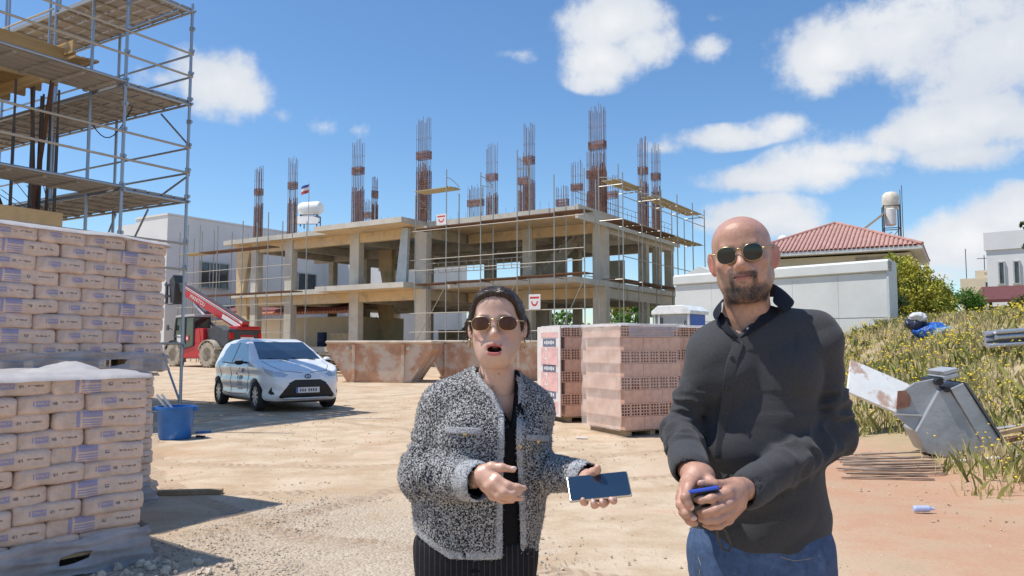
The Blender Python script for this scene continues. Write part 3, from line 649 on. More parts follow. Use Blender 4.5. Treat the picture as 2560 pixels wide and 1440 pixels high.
for z in (1.4, 3.02, 3.55, 4.48, 5.04, 5.57, 6.06, 6.54, 7.09, 7.57, 8.05):
    for (x, y) in ((0, 0), (0, -W1)): clips.tube((x, y, gl2 + z - .04), (x, y, gl2 + z + .04), .052, 8); clips.box((x + .05, y, gl2 + z), (.07, .05, .05))
clips.build('couplers', M_POLE, sc2)['kind'] = 'stuff'
DZ = (4.52, 6.58, 8.57)
for z in DZ:
    for k in range(3):                                          # run along the end of the house
        x1, x0 = xs2[k] - .02, xs2[k + 1] + .02
        for j in range(5):
            dz = random.uniform(-.006, .006)
            board(sc2, 'plank', ((x0 + x1) / 2, -.14 - j * .288, z - .03 + dz), (x1 - x0, .245, .05), M_DECK)
        rb = MB()
        for q in range(5): rb.box((x0 + .25 + q * (x1 - x0 - .5) / 4, -W1 / 2, z - .075), (.07, W1 - .1, .035))
        rb.build('deck_rib', M_DECK, sc2)
    for j in range(4): board(sc2, 'plank', (-.14 - j * .27, -W1 - 1.5, z - .03), (.235, 2.9, .05), M_DECK)
    rb = MB()
    for q in range(5): rb.box((-.55, -W1 - .2 - q * .6, z - .075), (1.0, .07, .035))
    rb.build('deck_rib', M_DECK, sc2)
    tube(sc2, 'ledger', (.03, -4.3, z - .02), (.03, -W1, z - .02), .03, M_POLE)
    for y in (0, -W1): tube(sc2, 'ledger', (.1, y, z - .09), (-7.8, y, z - .09), .026, M_POLE)
    tube(sc2, 'transom', (0, -W1 - .05, z - .09), (0, .05, z - .09), .03, M_POLE)
for z in (1.5, 3.02, 3.55, 5.04, 5.57, 7.09, 7.57):
    tube(sc2, 'guard_rail', (.02, -4.4, z), (.02, .04, z), .024, M_LEDG)
for z in (5.04, 5.57, 7.09, 7.57): tube(sc2, 'guard_rail', (.02, .03, z), (-7.8, .03, z), .024, M_POLE)
for p, q in (((-1.0, .04, 6.45), (0, .04, 5.6)), ((0, .04, 5.0), (-1.35, .04, 4.5)), ((-1.35, .04, 4.4), (-2.5, .04, 2.9)), ((.02, -.35, 8.4), (.02, -W1, 7.6)), ((0, .04, .2), (-.75, .04, 1.4)), ((-2.5, .03, 4.4), (-5.1, .03, .3))):
    tube(sc2, 'brace', p, q, .022, M_POLE)
cb = MB(); cb.path([(-1.2 - .16 * i, -.5, 6.5 - 1.0 * math.sin(math.pi * i / 10) * .55) for i in range(11)], .012, 5); cb.build('hanging_cable', mat('black_rubber', (.03, .03, .03), .7), sc2)
# the house shell behind it
hs2 = thing('house_shell', 'half-built concrete house with yellow timber formwork on black steel props', 'building', P0 + Matrix.Rotation(BR2, 3, 'Z') @ Vector((-1.4, -1.75, 0)), BR2)
MB().bx((-8, -9, 3.72), (0, 0, 4.06)).build('floor_slab', M_SOFF, hs2)
MB().bx((-7.9, -8.9, .05), (-1.2, -1.0, 3.70)).build('wall', M_CONC, hs2)
MB().bx((-8, -9, 6.98), (-.55, -.75, 7.02)).build('formwork_sheet', M_PLY, hs2)
for i in range(9): board(hs2, 'formwork_beam', (-.6 - i * .62, -4.2, 6.86), (.08, 8.6, .2), M_TIMB)
for i in range(5): board(hs2, 'formwork_beam', (-3.7, -.55 - i * 1.5, 6.63), (7.6, .09, .2), M_TIMB)
for i in range(4): board(hs2, 'edge_plank', (-4.0, .05 + i * .13, 7.20 + .012 * i), (8.4, .1, .045), M_TIMB)
board(hs2, 'edge_plank', (-.25, -4.2, 7.28), (.05, 8.9, .32), M_TIMB); board(hs2, 'edge_plank', (-4.0, .02, 7.42), (8.2, .05, .26), M_TIMB)
MB().bx((-8, -9, 7.03), (-.3, -.1, 7.25)).build('floor_slab', M_SOFF, hs2)
for (x, y) in ((-.10, -.12), (-.28, -.5), (-.42, -.10), (-.62, -.14), (-.78, -.10), (-.16, -.9), (-.05, -1.4), (-.9, -.9), (-2.2, -.9), (-3.5, -.9), (-5, -1), (-1.3, -2.4), (-2.7, -2.4), (-4.2, -2.4), (-.9, -4), (-2.4, -4.2), (-4, -4), (-5.6, -2.5), (-5.6, -4.2), (-.8, -5.6), (-2.4, -5.8)):
    tube(hs2, 'prop', (x, y, 4.06), (x, y, 5.6), .03, M_BLK); tube(hs2, 'prop', (x, y, 5.6), (x, y, 6.52), .022, M_BLK)
for p, q in (((-.75, -.2, 4.06), (-.2, -.2, 6.8)), ((-.5, -.3, 4.06), (-.95, -.2, 6.7)), ((-1.0, -.6, 4.06), (-2.6, -.9, 6.9)), ((-3.6, -.6, 4.06), (-2.2, -.8, 6.9)), ((-5.5, -.8, 4.06), (-4.2, -.8, 6.9))): 
    m = MB(); m.beam(p, q, .06, .06); m.build('raking_prop', M_PLY, hs2)
for i in range(14): tube(hs2, 'starter_bar', (-.06 - i * .16, -.12, 4.06), (-.15 - i * .5, -.12, 4.06 + random.uniform(.5, .9)), .008, M_RUST, 5)
for i in range(5): tube(hs2, 'edge_post', (-.4 - i * 1.6, -.2, 7.2), (-.4 - i * 1.6, -.2, 9.4), .025, M_POLE)
for z in (8.2, 9.0): tube(hs2, 'edge_rail', (-.3, -.2, z), (-8, -.2, z), .022, M_LEDG)
# ------------------------------------------------------------------ buildings behind
M_WHITEW = mat('white_render', (.74, .735, .72), .9, var=.04, scale=.6, col2=(.66, .65, .63), c2=(.55, .75))
M_GLASS = mat('dark_glass', (.05, .06, .065), .08, spec=.8)
M_FRAME = mat('grey_window_frame', (.45, .45, .44), .5)
M_ROOF = mat('red_roof_tile', (.48, .26, .215), .85, var=.18, scale=2.5)
M_BEIGE = mat('beige_render', (.66, .56, .40), .9, var=.06, scale=1)
def window(parent, c, w, h, rot, n=2, fm=None, d=.16):          # frame with panes, set just proud of the wall: rot turns local +Y into the wall
    rm = Matrix.Rotation(rot, 4, 'Z'); mx = Matrix.Translation(Vector(c)) @ rm
    m = MB(); t = .07
    m.box((-w / 2, 0, 0), (t, d, h)); m.box((w / 2, 0, 0), (t, d, h)); m.box((0, 0, h / 2 + .001), (w + t, d, t)); m.box((0, 0, -h / 2 - .001), (w + t + .1, d + .08, t))
    for i in range(1, n): m.box((-w / 2 + w * i / n, 0, 0), (t * .8, d * .8, h - t))
    f = link('window', m.mesh('window', fm or M_FRAME), parent, mx)
    for i in range(n):
        g = MB(); g.box((-w / 2 + w * (i + .5) / n, .02, 0), (w / n - t, .02, h - t)); link('pane', g.mesh('pane', M_GLASS), f)
    return f
wb = thing('white_building', 'long plain white building with one wide window beyond the concrete frame', 'building', (-24.5, 55, 0), BR)
MB().bx((-3.9, 0, -.2), (0, 36, 10.75)).build('wall', M_WHITEW, wb)
MB().bx((-7.2, .45, -.2), (-3.92, 30, 10.6)).build('wall', M_WHITEW, wb)
MB().bx((-3.95, -.06, 10.76), (.06, 36, 10.9)).build('parapet_cap', M_WHITEW, wb)
window(wb, (.06, 3.9, 6.7), 2.5, 1.9, R(90), 3)
window(wb, (.06, 13, 6.7), 2.0, 1.7, R(90), 2); window(wb, (.06, 22, 6.7), 2.0, 1.7, R(90), 2)
M_AC = mat('sill_grey', (.5, .5, .5), .7)
sh = thing('tiled_shed', 'low shed under a dull red tiled roof behind the telehandler', 'shed', (-17.6, 53.5, 0), BR)
MB().bx((-5, 0, 0), (9, 5, 3.3)).build('wall', M_BEIGE, sh)
MB().prism([(-.5, 3.7), (-.5, 3.85), (4.9, 5.0), (4.9, 4.85)], -5.4, 9.4, 'yzx').build('roof', mat('maroon_sheet', (.20, .07, .075), .8, var=.2), sh)
m = MB()
for i in range(60): m.tube((-5.3 + i * .25, -.75, 3.55), (-5.3 + i * .25, .6, 3.98), .11, 6)
m.build('roof_tiles', mat('pink_tile', (.58, .27, .20), .85, var=.2), sh)['kind'] = 'stuff'
bk = thing('flat_roofed_house', 'white flat-roofed house hidden behind the concrete frame with a solar tank on top', 'house', (-17, 68, 0), BR)
MB().bx((-5, 0, 0), (9, 9, 11.6)).build('wall', M_WHITEW, bk)
M_TANK = mat('white_tank', (.80, .78, .74), .5, var=.05)
def leg4(m, c, w, d, z0, z1, r=.05):
    for a in (-1, 1):
        for b in (-1, 1): m.tube((c[0] + a * w, c[1] + b * d, z0), (c[0] + a * w, c[1] + b * d, z1), r, 6)
    for z in (z0 + (z1 - z0) * .5, z1 - .05):
        for a in (-1, 1): m.tube((c[0] + a * w, c[1] - d, z), (c[0] + a * w, c[1] + d, z), r * .7, 6); m.tube((c[0] - w, c[1] + a * d, z), (c[0] + w, c[1] + a * d, z), r * .7, 6)
pt = P(773, 519, 66)
t = thing('water_tank', 'white water tank on a steel stand above the far roof', 'tank', (pt.x, 66.5, 11.6), 0, None)
o = MB(); leg4(o, (0, 0), .7, .6, 0, pt.z - 12.2); o.build('stand', M_BLK, t)
MB().lathe([(.05, -1.05), (.5, -1.0), (.6, -.7), (.6, .7), (.5, 1.0), (.05, 1.05)], 16, (0, 0, pt.z - 11.6), Matrix.Rotation(R(90), 3, 'Y') @ Matrix.Rotation(R(20), 3, 'X')).build('tank', M_TANK, t, angle=40)
MB().box((-.15, -.9, pt.z - 12.75), (2.2, .08, 1.0), Matrix.Rotation(R(-40), 3, 'X')).build('solar_panel', mat('solar_grey', (.30, .31, .33), .3), t)
pf = P(765, 470, 62)
t = thing('flag', 'small red white and blue flag flying above the roof', 'flag', (pf.x + .25, 62, 8.2), 0)
MB().tube((0, 0, 0), (0, 0, pf.z - 7.8), .03, 6).build('pole', M_FRAME, t)
m = MB()
for i in range(8):
    x0, x1 = -.08 * i, -.08 * (i + 1); y0, y1 = .06 * math.sin(i * .9), .06 * math.sin((i + 1) * .9); z = pf.z - 8.2
    for k, (a, b) in enumerate(((-.36, -.1), (-.1, .12), (.12, .34))): m.mi(k).quad((x0, y0, z + a - i * .03), (x1, y1, z + a - i * .03 - .03), (x1, y1, z + b - i * .03 - .03), (x0, y0, z + b - i * .03))
m.build('cloth', [mat('flag_red', (.55, .08, .08), .8), M_WHITE, mat('flag_blue', (.08, .1, .35), .8)], t)
# white metal store on the right
ca = Vector((6.73, 32.0, 0)); cr = math.atan2(-6.0, 5.83); CL = 8.37
M_PANEL = mat('white_metal_panel', (.66, .67, .645), .5, var=.05, scale=.8, col2=(.59, .59, .565), c2=(.55, .75), c2scale=.5)
M_PANEL2 = mat('grey_metal_trim', (.56, .58, .60), .45, var=.05)
cs = thing('metal_store', 'big pale metal-clad store standing behind the two people', 'store', ca, cr)
MB().bx((.03, .05, .2), (CL - .03, .7, 4.30)).build('inner_shell', M_PANEL2, cs)
npan = 5
for i in range(npan):
    a, b = i * CL / npan + .004, (i + 1) * CL / npan - .004
    MB().bx((a, 0, 2.42), (b, .045, 3.92)).build('panel', M_PANEL, cs); MB().bx((a, 0, .2), (b, .045, 2.39)).build('panel', M_PANEL, cs)
MB().prism([(-.10, 3.98), (-.10, 4.28), (.02, 4.36), (.3, 4.36), (.3, 3.94), (-.02, 3.94)], -.05, CL + .05, 'yzx').build('top_flashing', M_PANEL, cs)
MB().bx((CL - .03, -.03, .2), (CL + .05, .7, 4.3)).build('corner_post', M_PANEL2, cs)
for z in (2.32, 3.9): MB().bx((CL - .5, -.06, z), (CL - .05, -.005, z + .05)).build('hinge_bar', M_FRAME, cs)
gb = thing('gabled_tent', 'low white gabled roof peeping over the left end of the metal store', 'shed', (8.5, 35.2, 0), cr)
MB().prism([(-1.3, .2), (1.3, .2), (1.3, 4.5), (0, 5.05), (-1.3, 4.5)], 0, 2.2, 'xzy').build('shell', M_PANEL, gb)
# tiled house
hr = R(-30); hc = Vector((18.2, 43.5, 0)); hb = gzf(18, 43) - .3
ho = thing('tiled_house', 'beige house under a red hipped tile roof behind the metal store', 'house', hc, hr)
MB().bx((-3.9, -3.9, hb), (3.9, 3.9, 6.05)).build('wall', M_BEIGE, ho)
E = 4.45
rf = MB().add([(-E, -E, 6.32), (E, -E, 6.32), (E, E, 6.32), (-E, E, 6.32), (0, 0, 8.30)], [(0, 1, 4), (1, 2, 4), (2, 3, 4), (3, 0, 4), (3, 2, 1, 0)]).build('roof', M_ROOF, ho)
tl = MB(); slope = 1.98 / E
for s in range(4):                                              # barrel tiles in rows up each slope
    rmz = Matrix.Rotation(s * math.pi / 2, 3, 'Z')
    for i in range(42):
        x = -E + .1 + i * .212
        top = -abs(x) - .05
        if top - (-E) < .15: continue
        p, q = Vector((x, -E - .04, 6.345)), Vector((x, top, 6.345 + (top + E) * slope))
        n = 6; d = (q - p); vs = []
        for e in (p, q):
            for k in range(n): a = math.pi * k / (n - 1); vs.append(rmz @ (e + Vector((.085 * math.cos(a), 0, .06 * math.sin(a)))))
        tl.add(vs, [(k, k + 1, n + k + 1, n + k) for k in range(n - 1)])
tl.build('roof_tiles', mat('roof_tile_rows', (.50, .285, .24), .85, var=.2, scale=6, col2=(.42, .24, .20)), ho, smooth=True)['kind'] = 'stuff'
hp = MB()
for a, b in ((-1, -1), (1, -1), (1, 1), (-1, 1)): hp.tube((a * E, b * E, 6.40), (0, 0, 8.36), .09, 8)
hp.build('ridge_tiles', M_ROOF, ho)
MB().bx((-E, -E, 6.16), (E, E, 6.31)).build('eave', mat('white_eave', (.7, .7, .68), .7), ho)
MB().bx((1.4, -3.96, 5.55), (3.6, -3.9, 5.92)).build('shutter_box', mat('brown_shutter', (.36, .29, .2), .7), ho)
window(ho, (2.4, -3.93, 4.6), 1.8, 1.5, 0, 2)
hm = Matrix.Translation(hc) @ Matrix.Rotation(hr, 4, 'Z'); tp = P(2226, 502, 45)
t = thing('water_tower', 'round cream water tank on tall steel legs behind the red tiled roof', 'tank', (tp.x, 45, 6.9), R(-20))
o = MB(); leg4(o, (0, 0), .42, .42, 0, tp.z - 6.9 - .3, .035); o.tube((.62, .1, 0), (.62, .1, tp.z - 6.0), .02, 5); o.tube((.5, -.1, 0), (.5, -.1, tp.z - 6.3), .02, 5); o.build('stand', M_BLK, t)
MB().lathe([(.1, -.55), (.40, -.50), (.46, -.2), (.46, .15), (.42, .35), (.28, .48), (.08, .53)], 18, (0, 0, tp.z - 6.9)).build('tank', mat('cream_tank', (.72, .66, .54), .6), t, angle=40)
MB().lathe([(.22, -.5), (.3, -.45), (.3, .45), (.22, .5)], 14, (-.05, -.25, tp.z - 6.9 - 1.0)).build('hot_water_cylinder', M_TANK, t, angle=40)
MB().box((-1.0, -.35, tp.z - 6.9 - 1.25), (1.6, .9, .07), Matrix.Rotation(R(-38), 3, 'Y')).build('solar_panel', mat('panel_edge', (.5, .43, .33), .4), t)
o = MB(); o.tube((-.4, -.42, .3), (.4, -.42, 1.3), .02, 5); o.tube((-1.5, -.4, .4), (0, -.4, 1.1), .02, 5); o.build('tie_rod', M_BLK, t)
td = P(1958, 600, 52); t = thing('roof_tank', 'small white round tank half hidden left of the red roof', 'tank', (td.x, 52, td.z - 3), 0)
MB().tube((0, 0, -2), (0, 0, 2.7), .25, 8).build('stand', M_WHITEW, t); MB().sphere((0, 0, 3), (.36, .36, .33), 14, 9).build('tank', M_TANK, t, smooth=True)
# houses on the right edge
wc = P(2466, 640, 46); hb = gzf(wc.x, 46) - .4
wh = thing('white_house', 'white flat-roofed house with a shaded balcony at the right edge', 'house', (wc.x, 46, 0), R(-40))
MB().bx((0, 0, hb), (2.1, 5, 7.1)).build('wall', M_WHITEW, wh); MB().bx((2.102, 2.0, hb), (9, 8, 7.1)).build('wall', M_WHITEW, wh)
MB().bx((-.1, -.1, 7.102), (9, 8, 8.15)).build('parapet', M_WHITEW, wh); MB().bx((2.102, .1, 4.0), (9, 1.99, 4.25)).build('balcony_floor', M_WHITEW, wh); MB().bx((2.105, .1, 4.255), (9, .2, 4.9)).build('balcony_wall', M_WHITEW, wh)
MB().bx((3.0, 1.93, 4.4), (4.3, 1.998, 6.5)).build('door', mat('brown_door', (.16, .08, .05), .6), wh)
window(wh, (.75, -.04, 5.7), .28, 1.3, 0, 1); window(wh, (1.5, -.04, 5.7), .28, 1.3, 0, 1)
bc = P(2402, 742, 74)
bh = thing('beige_house', 'small beige flat-roofed house far off beside the white house', 'house', (bc.x, 74, 0), R(-35))
MB().bx((0, 0, 1), (6.5, 6, bc.z + 1.7)).build('wall', M_BEIGE, bh); MB().bx((1.2, 1, bc.z + 1.702), (4.5, 5, bc.z + 2.5)).build('roof_room', M_BEIGE, bh); window(bh, (2.6, -.04, bc.z + .9), 1.1, .8, 0, 1)
m = MB(); m.tube((.5, .5, bc.z + 1.7), (.5, .5, bc.z + 4.6), .04, 5); m.tube((2, .6, bc.z + 2.5), (2, .6, bc.z + 3.9), .04, 5); m.box((2, .6, bc.z + 3.6), (1.2, .06, .06)); m.build('aerial', M_BLK, bh)
pc = P(2450, 745, 38)
pg = thing('pergola', 'open shelter with a dark red pitched roof below the white house', 'pergola', (pc.x, 38, 0), R(-40))
pz = pc.z
MB().prism([(-.3, pz - .25), (-.3, pz - .1), (3.2, pz + .75), (3.2, pz + .6)], -.4, 6, 'yzx').build('roof', mat('dark_red_sheet', (.14, .045, .04), .7), pg)
m = MB()
for x in (0, 2.8, 5.6):
    for y in (0, 3.0): m.tube((x, y, gzf(pc.x, 38) - .5), (x, y, pz + .1 + .25 * y * .8), .07, 6)
m.build('post', mat('dark_timber', (.10, .05, .03), .8), pg)
MB().bx((-.2, 3.05, gzf(pc.x, 38) - .5), (5.8, 3.15, pz - .3)).build('back_wall', M_BEIGE, pg)
MB().bx((.6, .5, gzf(pc.x, 38) - .5), (2.2, 2.4, pz - 1.1)).build('stored_goods', mat('shade_cloth', (.09, .06, .05), .9), pg)
# portable toilet
tq = P(1700, 800, 23.5); zt = gzf(tq.x, 23.5)
to = thing('portable_toilet', 'grey portable toilet with blue side and white roof behind the brick pallets', 'toilet', (tq.x, 23.5, zt), R(-38))
M_TGREY = mat('grey_plastic', (.38, .41, .42), .5, var=.05); M_TBLUE = mat('blue_plastic', (.03, .12, .52), .4, var=.08)
MB().bx((-.54, -.53, .05), (.54, -.47, 2.2)).build('door', M_TGREY, to, bevel=.02)
MB().bx((.50, -.465, .05), (.56, .56, 2.2)).build('side_wall', M_TBLUE, to); MB().bx((-.56, -.465, .05), (-.50, .56, 2.2)).build('side_wall', M_TGREY, to); MB().bx((-.495, .5, .05), (.495, .56, 2.2)).build('back_wall', M_TGREY, to)
m = MB()
for x in (-.55, -.40, .55): m.box((x, -.56, 1.15), (.06, .06, 2.1))
m.build('door_post', mat('pale_plastic', (.55, .56, .55), .5), to); m = MB()
for x in (-.36, -.31): m.box((x, -.545, 1.15), (.02, .02, 1.9))
m.build('door_rib', M_DARKIN, to)
MB().prism([(-.64, 2.2), (.64, 2.2), (.64, 2.30), (.42, 2.46), (-.42, 2.46), (-.64, 2.30)], -.62, .66, 'xzy').build('roof', mat('white_plastic', (.80, .81, .80), .35), to, bevel=.02)
MB().box((.08, -.545, 1.72), (.36, .012, .30)).build('notice', M_WHITE, to)
m = MB()
for i in range(3): m.box((.08, -.553, 1.80 - i * .07), (.22 - .05 * (i % 2), .004, .022))
m.build('notice_print', mat('ink_blue', (.12, .16, .35), .7), to)
m = MB(); m.beam((.28, -.56, 1.3), (.44, -.56, 2.0), .02, .02); m.build('handle', M_DARKIN, to)
# ------------------------------------------------------------------ trees and bushes
def leafm(name, a, b): return mat(name, a, .7, var=.35, scale=1.2, col2=b, c2=(.42, .6), spec=.25)
def tree(name, label, cat, loc, h, trunk_h, blobs, nl, ls, ml, group=None, seed=0, trunk=True):
    rr = np.random.RandomState(seed); t = thing(name, label, cat, loc, 0, group); m = MB(); Vs = []
    tm = mat('bark', (.14, .10, .07), .95, var=.3, scale=4)
    for (cx, cy, cz, r_) in blobs:
        m.path([(0, 0, 0), (cx * .15, cy * .15, trunk_h * .6), (cx * .6, cy * .6, (trunk_h + cz) / 2), (cx, cy, cz)], [h * .02, h * .016, h * .011, h * .004], 6)
        for _ in range(5):
            v = rr.normal(size=3); v /= np.linalg.norm(v); m.tube((cx * .6, cy * .6, (trunk_h + cz) / 2), (cx + v[0] * r_ * .8, cy + v[1] * r_ * .8, cz + v[2] * r_ * .7), h * .007, 5, h * .002)
        k = max(6, int(nl * r_ * r_)); d = rr.normal(size=(k, 3)); d /= np.linalg.norm(d, axis=1)[:, None]
        c = np.array([cx, cy, cz]) + d * (r_ * rr.uniform(.35, 1.08, k)[:, None]) * np.array([1, 1, .85]); per = 13
        q = np.repeat(c, per, 0) + rr.normal(0, r_ * .13, (k * per, 3)); n = len(q)
        u = rr.normal(size=(n, 3)); u /= np.linalg.norm(u, axis=1)[:, None]; w = np.cross(u, rr.normal(size=(n, 3))); w /= np.linalg.norm(w, axis=1)[:, None]
        s = ls * rr.uniform(.6, 1.4, n)[:, None]; Vs.append(np.stack([q - u * s, q + w * s * .45, q + u * s, q - w * s * .45], 1).reshape(-1, 3))
    V = np.concatenate(Vs); m.build('trunk', tm, t, smooth=True); link('crown', npmesh('crown', V, np.arange(len(V)).reshape(-1, 4), [ml]), t)
    return t
random.seed(8)
def rb(n, rx, rz, z, r0, r1, ry=None): return [(random.uniform(-rx, rx), random.uniform(-(ry or rx), ry or rx), z + random.uniform(-rz, rz), random.uniform(r0, r1)) for _ in range(n)]
L_MIM = leafm('mimosa_leaf', (.50, .46, .07), (.30, .34, .06)); L_GRN = leafm('fresh_leaf', (.09, .21, .03), (.16, .30, .05)); L_DRK = leafm('dark_leaf', (.045, .085, .025), (.08, .13, .035))
mp = P(2300, 800, 29); mz = gzf(mp.x, 29) - .2
tree('mimosa_tree', 'olive-yellow bushy tree at the end of the metal store', 'tree', (mp.x, 29, mz), 4, .8, [(-.75, 0, 1.5, .7), (-.6, 0, 2.1, .55), (-.1, .3, 1.8, .6), (.3, 0, 1.2, .75), (.75, .2, 1.45, .55), (-.4, -.3, .9, .7), (.9, .1, .9, .5), (1.15, .3, 1.3, .3), (-.9, .2, 2.55, .30), (.35, .2, 2.05, .3), (-.3, .1, 2.4, .3), (-.7, -.4, .7, .5), (.5, -.4, .6, .5)], 330, .055, L_MIM, seed=1)
mp = P(2412, 800, 31)
tree('green_bush', 'rounded bright green bush right of the yellow tree', 'bush', (mp.x, 31, gzf(mp.x, 31) + .15), 2, .4, [(-.5, 0, .7, .5), (.2, 0, .8, .5), (.6, .1, .55, .42), (-.9, 0, .45, .35)], 380, .05, L_GRN, seed=2)
mp = P(2548, 790, 26)
tree('olive_bush', 'dusty olive bush cut by the right edge', 'bush', (mp.x, 26, gzf(mp.x, 26) - .2), 2, .4, [(-.2, 0, .5, .4), (.4, 0, .7, .5)], 330, .05, leafm('olive_leaf', (.20, .19, .06), (.12, .13, .04)), seed=3)
mp = P(2618, 690, 24)
tree('pine_tree', 'dark pine boughs reaching in at the right edge', 'tree', (mp.x, 24, gzf(mp.x, 24) - .2), 5, 3.0, [(-.62, 0, 3.15, .16), (-.55, 0, 2.5, .2), (.3, 0, 3.4, .4), (.3, .2, 2.6, .5), (-.3, 0, 3.3, .2)], 300, .05, L_DRK, seed=4)
mp = P(2255, 800, 27)
tree('dark_shrub', 'small dark shrub against the corner of the metal store', 'shrub', (mp.x, 27.5, gzf(mp.x, 27.5) - .1), 1.5, .3, [(0, 0, .5, .35), (.2, 0, .9, .3)], 380, .05, L_DRK, seed=5)
for i, (px, D, hgt, lm, nm) in enumerate(((965, 66, 4.5, L_GRN, 'leafy tree seen through the ground-floor bay left of the woman'), (1410, 60, 3.9, L_GRN, 'leafy tree seen through the ground floor above the brick pallets'), (1215, 72, 4.2, L_DRK, 'dark leafy tree behind the ground floor near the woman'), (1590, 62, 4.2, L_GRN, 'leafy tree behind the shaded side of the frame'), (1545, 70, 6.6, L_MIM, 'taller yellow-green tree behind the upper floor'), (790, 78, 4.0, L_DRK, 'dark tree behind the far end of the frame'))):
    x = (px - 1280) / F_PX * D; z = gzf(x, D)
    tree('garden_tree', nm, 'tree', (x, D, z), hgt, hgt * .3, [(a, b, hgt * .62 + c, r_) for a, b, c, r_ in rb(8, 1.4, .9, 0, .6, 1.0)], 70, .12, lm, 'trees behind the concrete frame', seed=10 + i)
# ------------------------------------------------------------------ pallets of bagged mortar
def bag_mat(name, big):
    m = mat(name, (.63, .478, .395), .62, var=.14, scale=9, bump=.75, bscale=22, coat=.45, spec=.4); t = m.node_tree; b = bsdf(m); b.inputs['Coat Roughness'].default_value = .28
    tc = nn(t, 'ShaderNodeTexCoord'); s = nn(t, 'ShaderNodeSeparateXYZ'); lk(t, tc.outputs['Object'], s.inputs[0]); x, z = s.outputs[0], s.outputs[2]
    def band(v, a, e): return mth(t, 'MULTIPLY', mth(t, 'GREATER_THAN', v, a), mth(t, 'LESS_THAN', v, e))
    def rect(a, e, c, d): return mth(t, 'MULTIPLY', band(x, a, e), band(z, c, d))
    def letters(a, e, c, d, f):                                  # a run of small print too small to read
        w = nn(t, 'ShaderNodeTexNoise'); w.inputs['Scale'].default_value = f; w.inputs['Detail'].default_value = 1; lk(t, tc.outputs['Object'], w.inputs['Vector'])
        return mth(t, 'MULTIPLY', rect(a, e, c, d), mth(t, 'GREATER_THAN', w.outputs[0], .47))
    src = b.inputs['Base Color'].links[0].from_socket
    fr = mth(t, 'LESS_THAN', s.outputs[1], -.05)
    if big:
        blue = mth(t, 'MAXIMUM', rect(-.175, -.150, -.05, .05), mth(t, 'MAXIMUM', rect(-.135, -.01, .012, .052), mth(t, 'MULTIPLY', rect(-.135, -.01, -.055, .006), mth(t, 'GREATER_THAN', mth(t, 'FRACT', mth(t, 'MULTIPLY', z, 62)), .4))))
        ink = mth(t, 'MAXIMUM', letters(.12, .24, -.006, .008, 70), letters(.03, .065, -.012, .012, 80))
    else:
        blue = mth(t, 'MAXIMUM', rect(-.115, -.105, -.012, .02), mth(t, 'MULTIPLY', rect(-.098, -.018, -.016, .022), mth(t, 'SUBTRACT', 1, mth(t, 'MULTIPLY', letters(-.092, -.024, -.002, .012, 90), .6))))
        ink = mth(t, 'MAXIMUM', letters(.055, .150, -.004, .009, 80), letters(0, .03, -.010, .010, 90))
    c = mixc(t, mth(t, 'MULTIPLY', mth(t, 'MULTIPLY', blue, fr), .6), src, (.13, .17, .46)); c = mixc(t, mth(t, 'MULTIPLY', mth(t, 'MULTIPLY', ink, fr), .75), c, (.10, .08, .08)); lk(t, c, b.inputs['Base Color'])
    return m
BAGM = {False: bag_mat('kraft_bag_small_print', False), True: bag_mat('kraft_bag_big_print', True)}
def bag_mesh(sx, sy, sz, big, seed, n=12):
    vs = {}; V = []; Fs = []
    def vid(p):
        k = tuple(np.round(p, 4))
        if k not in vs: vs[k] = len(V); V.append(p)
        return vs[k]
    g = np.sin(np.linspace(-1, 1, n + 1) * math.pi / 2)
    for ax in range(3):
        for sgn in (-1, 1):
            for i in range(n):
                for j in range(n):
                    q = []
                    for a, b in ((i, j), (i + 1, j), (i + 1, j + 1), (i, j + 1)):
                        p = np.zeros(3); p[ax] = sgn; p[(ax + 1) % 3] = g[a]; p[(ax + 2) % 3] = g[b]; q.append(vid(p))
                    Fs.append(q if sgn > 0 else q[::-1])
    V = np.array(V, float); ex = np.array([13, 12, 6.0]); t = np.ones(len(V))
    for _ in range(60):
        f = ((np.abs(V) * t[:, None]) ** ex).sum(1); t *= f ** (-1 / 13.0)
    V = V * t[:, None] * np.array([sx, sy, sz]) / 2
    w = wav(V[:, 0], V[:, 1], V[:, 2], seed, 16, 6); w2 = wav(V[:, 0], V[:, 1], V[:, 2], seed + 50, 45, 6)
    w3 = np.abs(wav(V[:, 0] * .6, V[:, 1], V[:, 2] * 2.0, seed + 90, 38, 6)); V[:, 1] += (w * .009 + w2 * .004 + w3 * .006); V[:, 2] += w2 * .003 + w * .006; V[:, 0] += w2 * .003
    V[:, 2] -= .012 * (np.abs(V[:, 0]) / (sx / 2)) ** 4 * .5
    return npmesh('bag', V, np.array(Fs), [BAGM[big]], True)
BAGS = {False: [bag_mesh(.412, .52, .127, False, i) for i in range(4)], True: [bag_mesh(.612, .52, .127, True, 20 + i) for i in range(3)]}
M_PALW = mat('pallet_wood', (.36, .27, .17), .9, var=.25, scale=6); M_FILM = mat('cloudy_film', (.58, .555, .54), .35, var=.08, alpha=.78, spec=.5, scale=12); M_FILM2 = mat('grey_film', (.42, .40, .43), .28, var=.2, scale=6, alpha=.72, spec=.6); M_CLEAR = mat('clear_film', (.85, .82, .80), .18, alpha=.12, spec=.7)
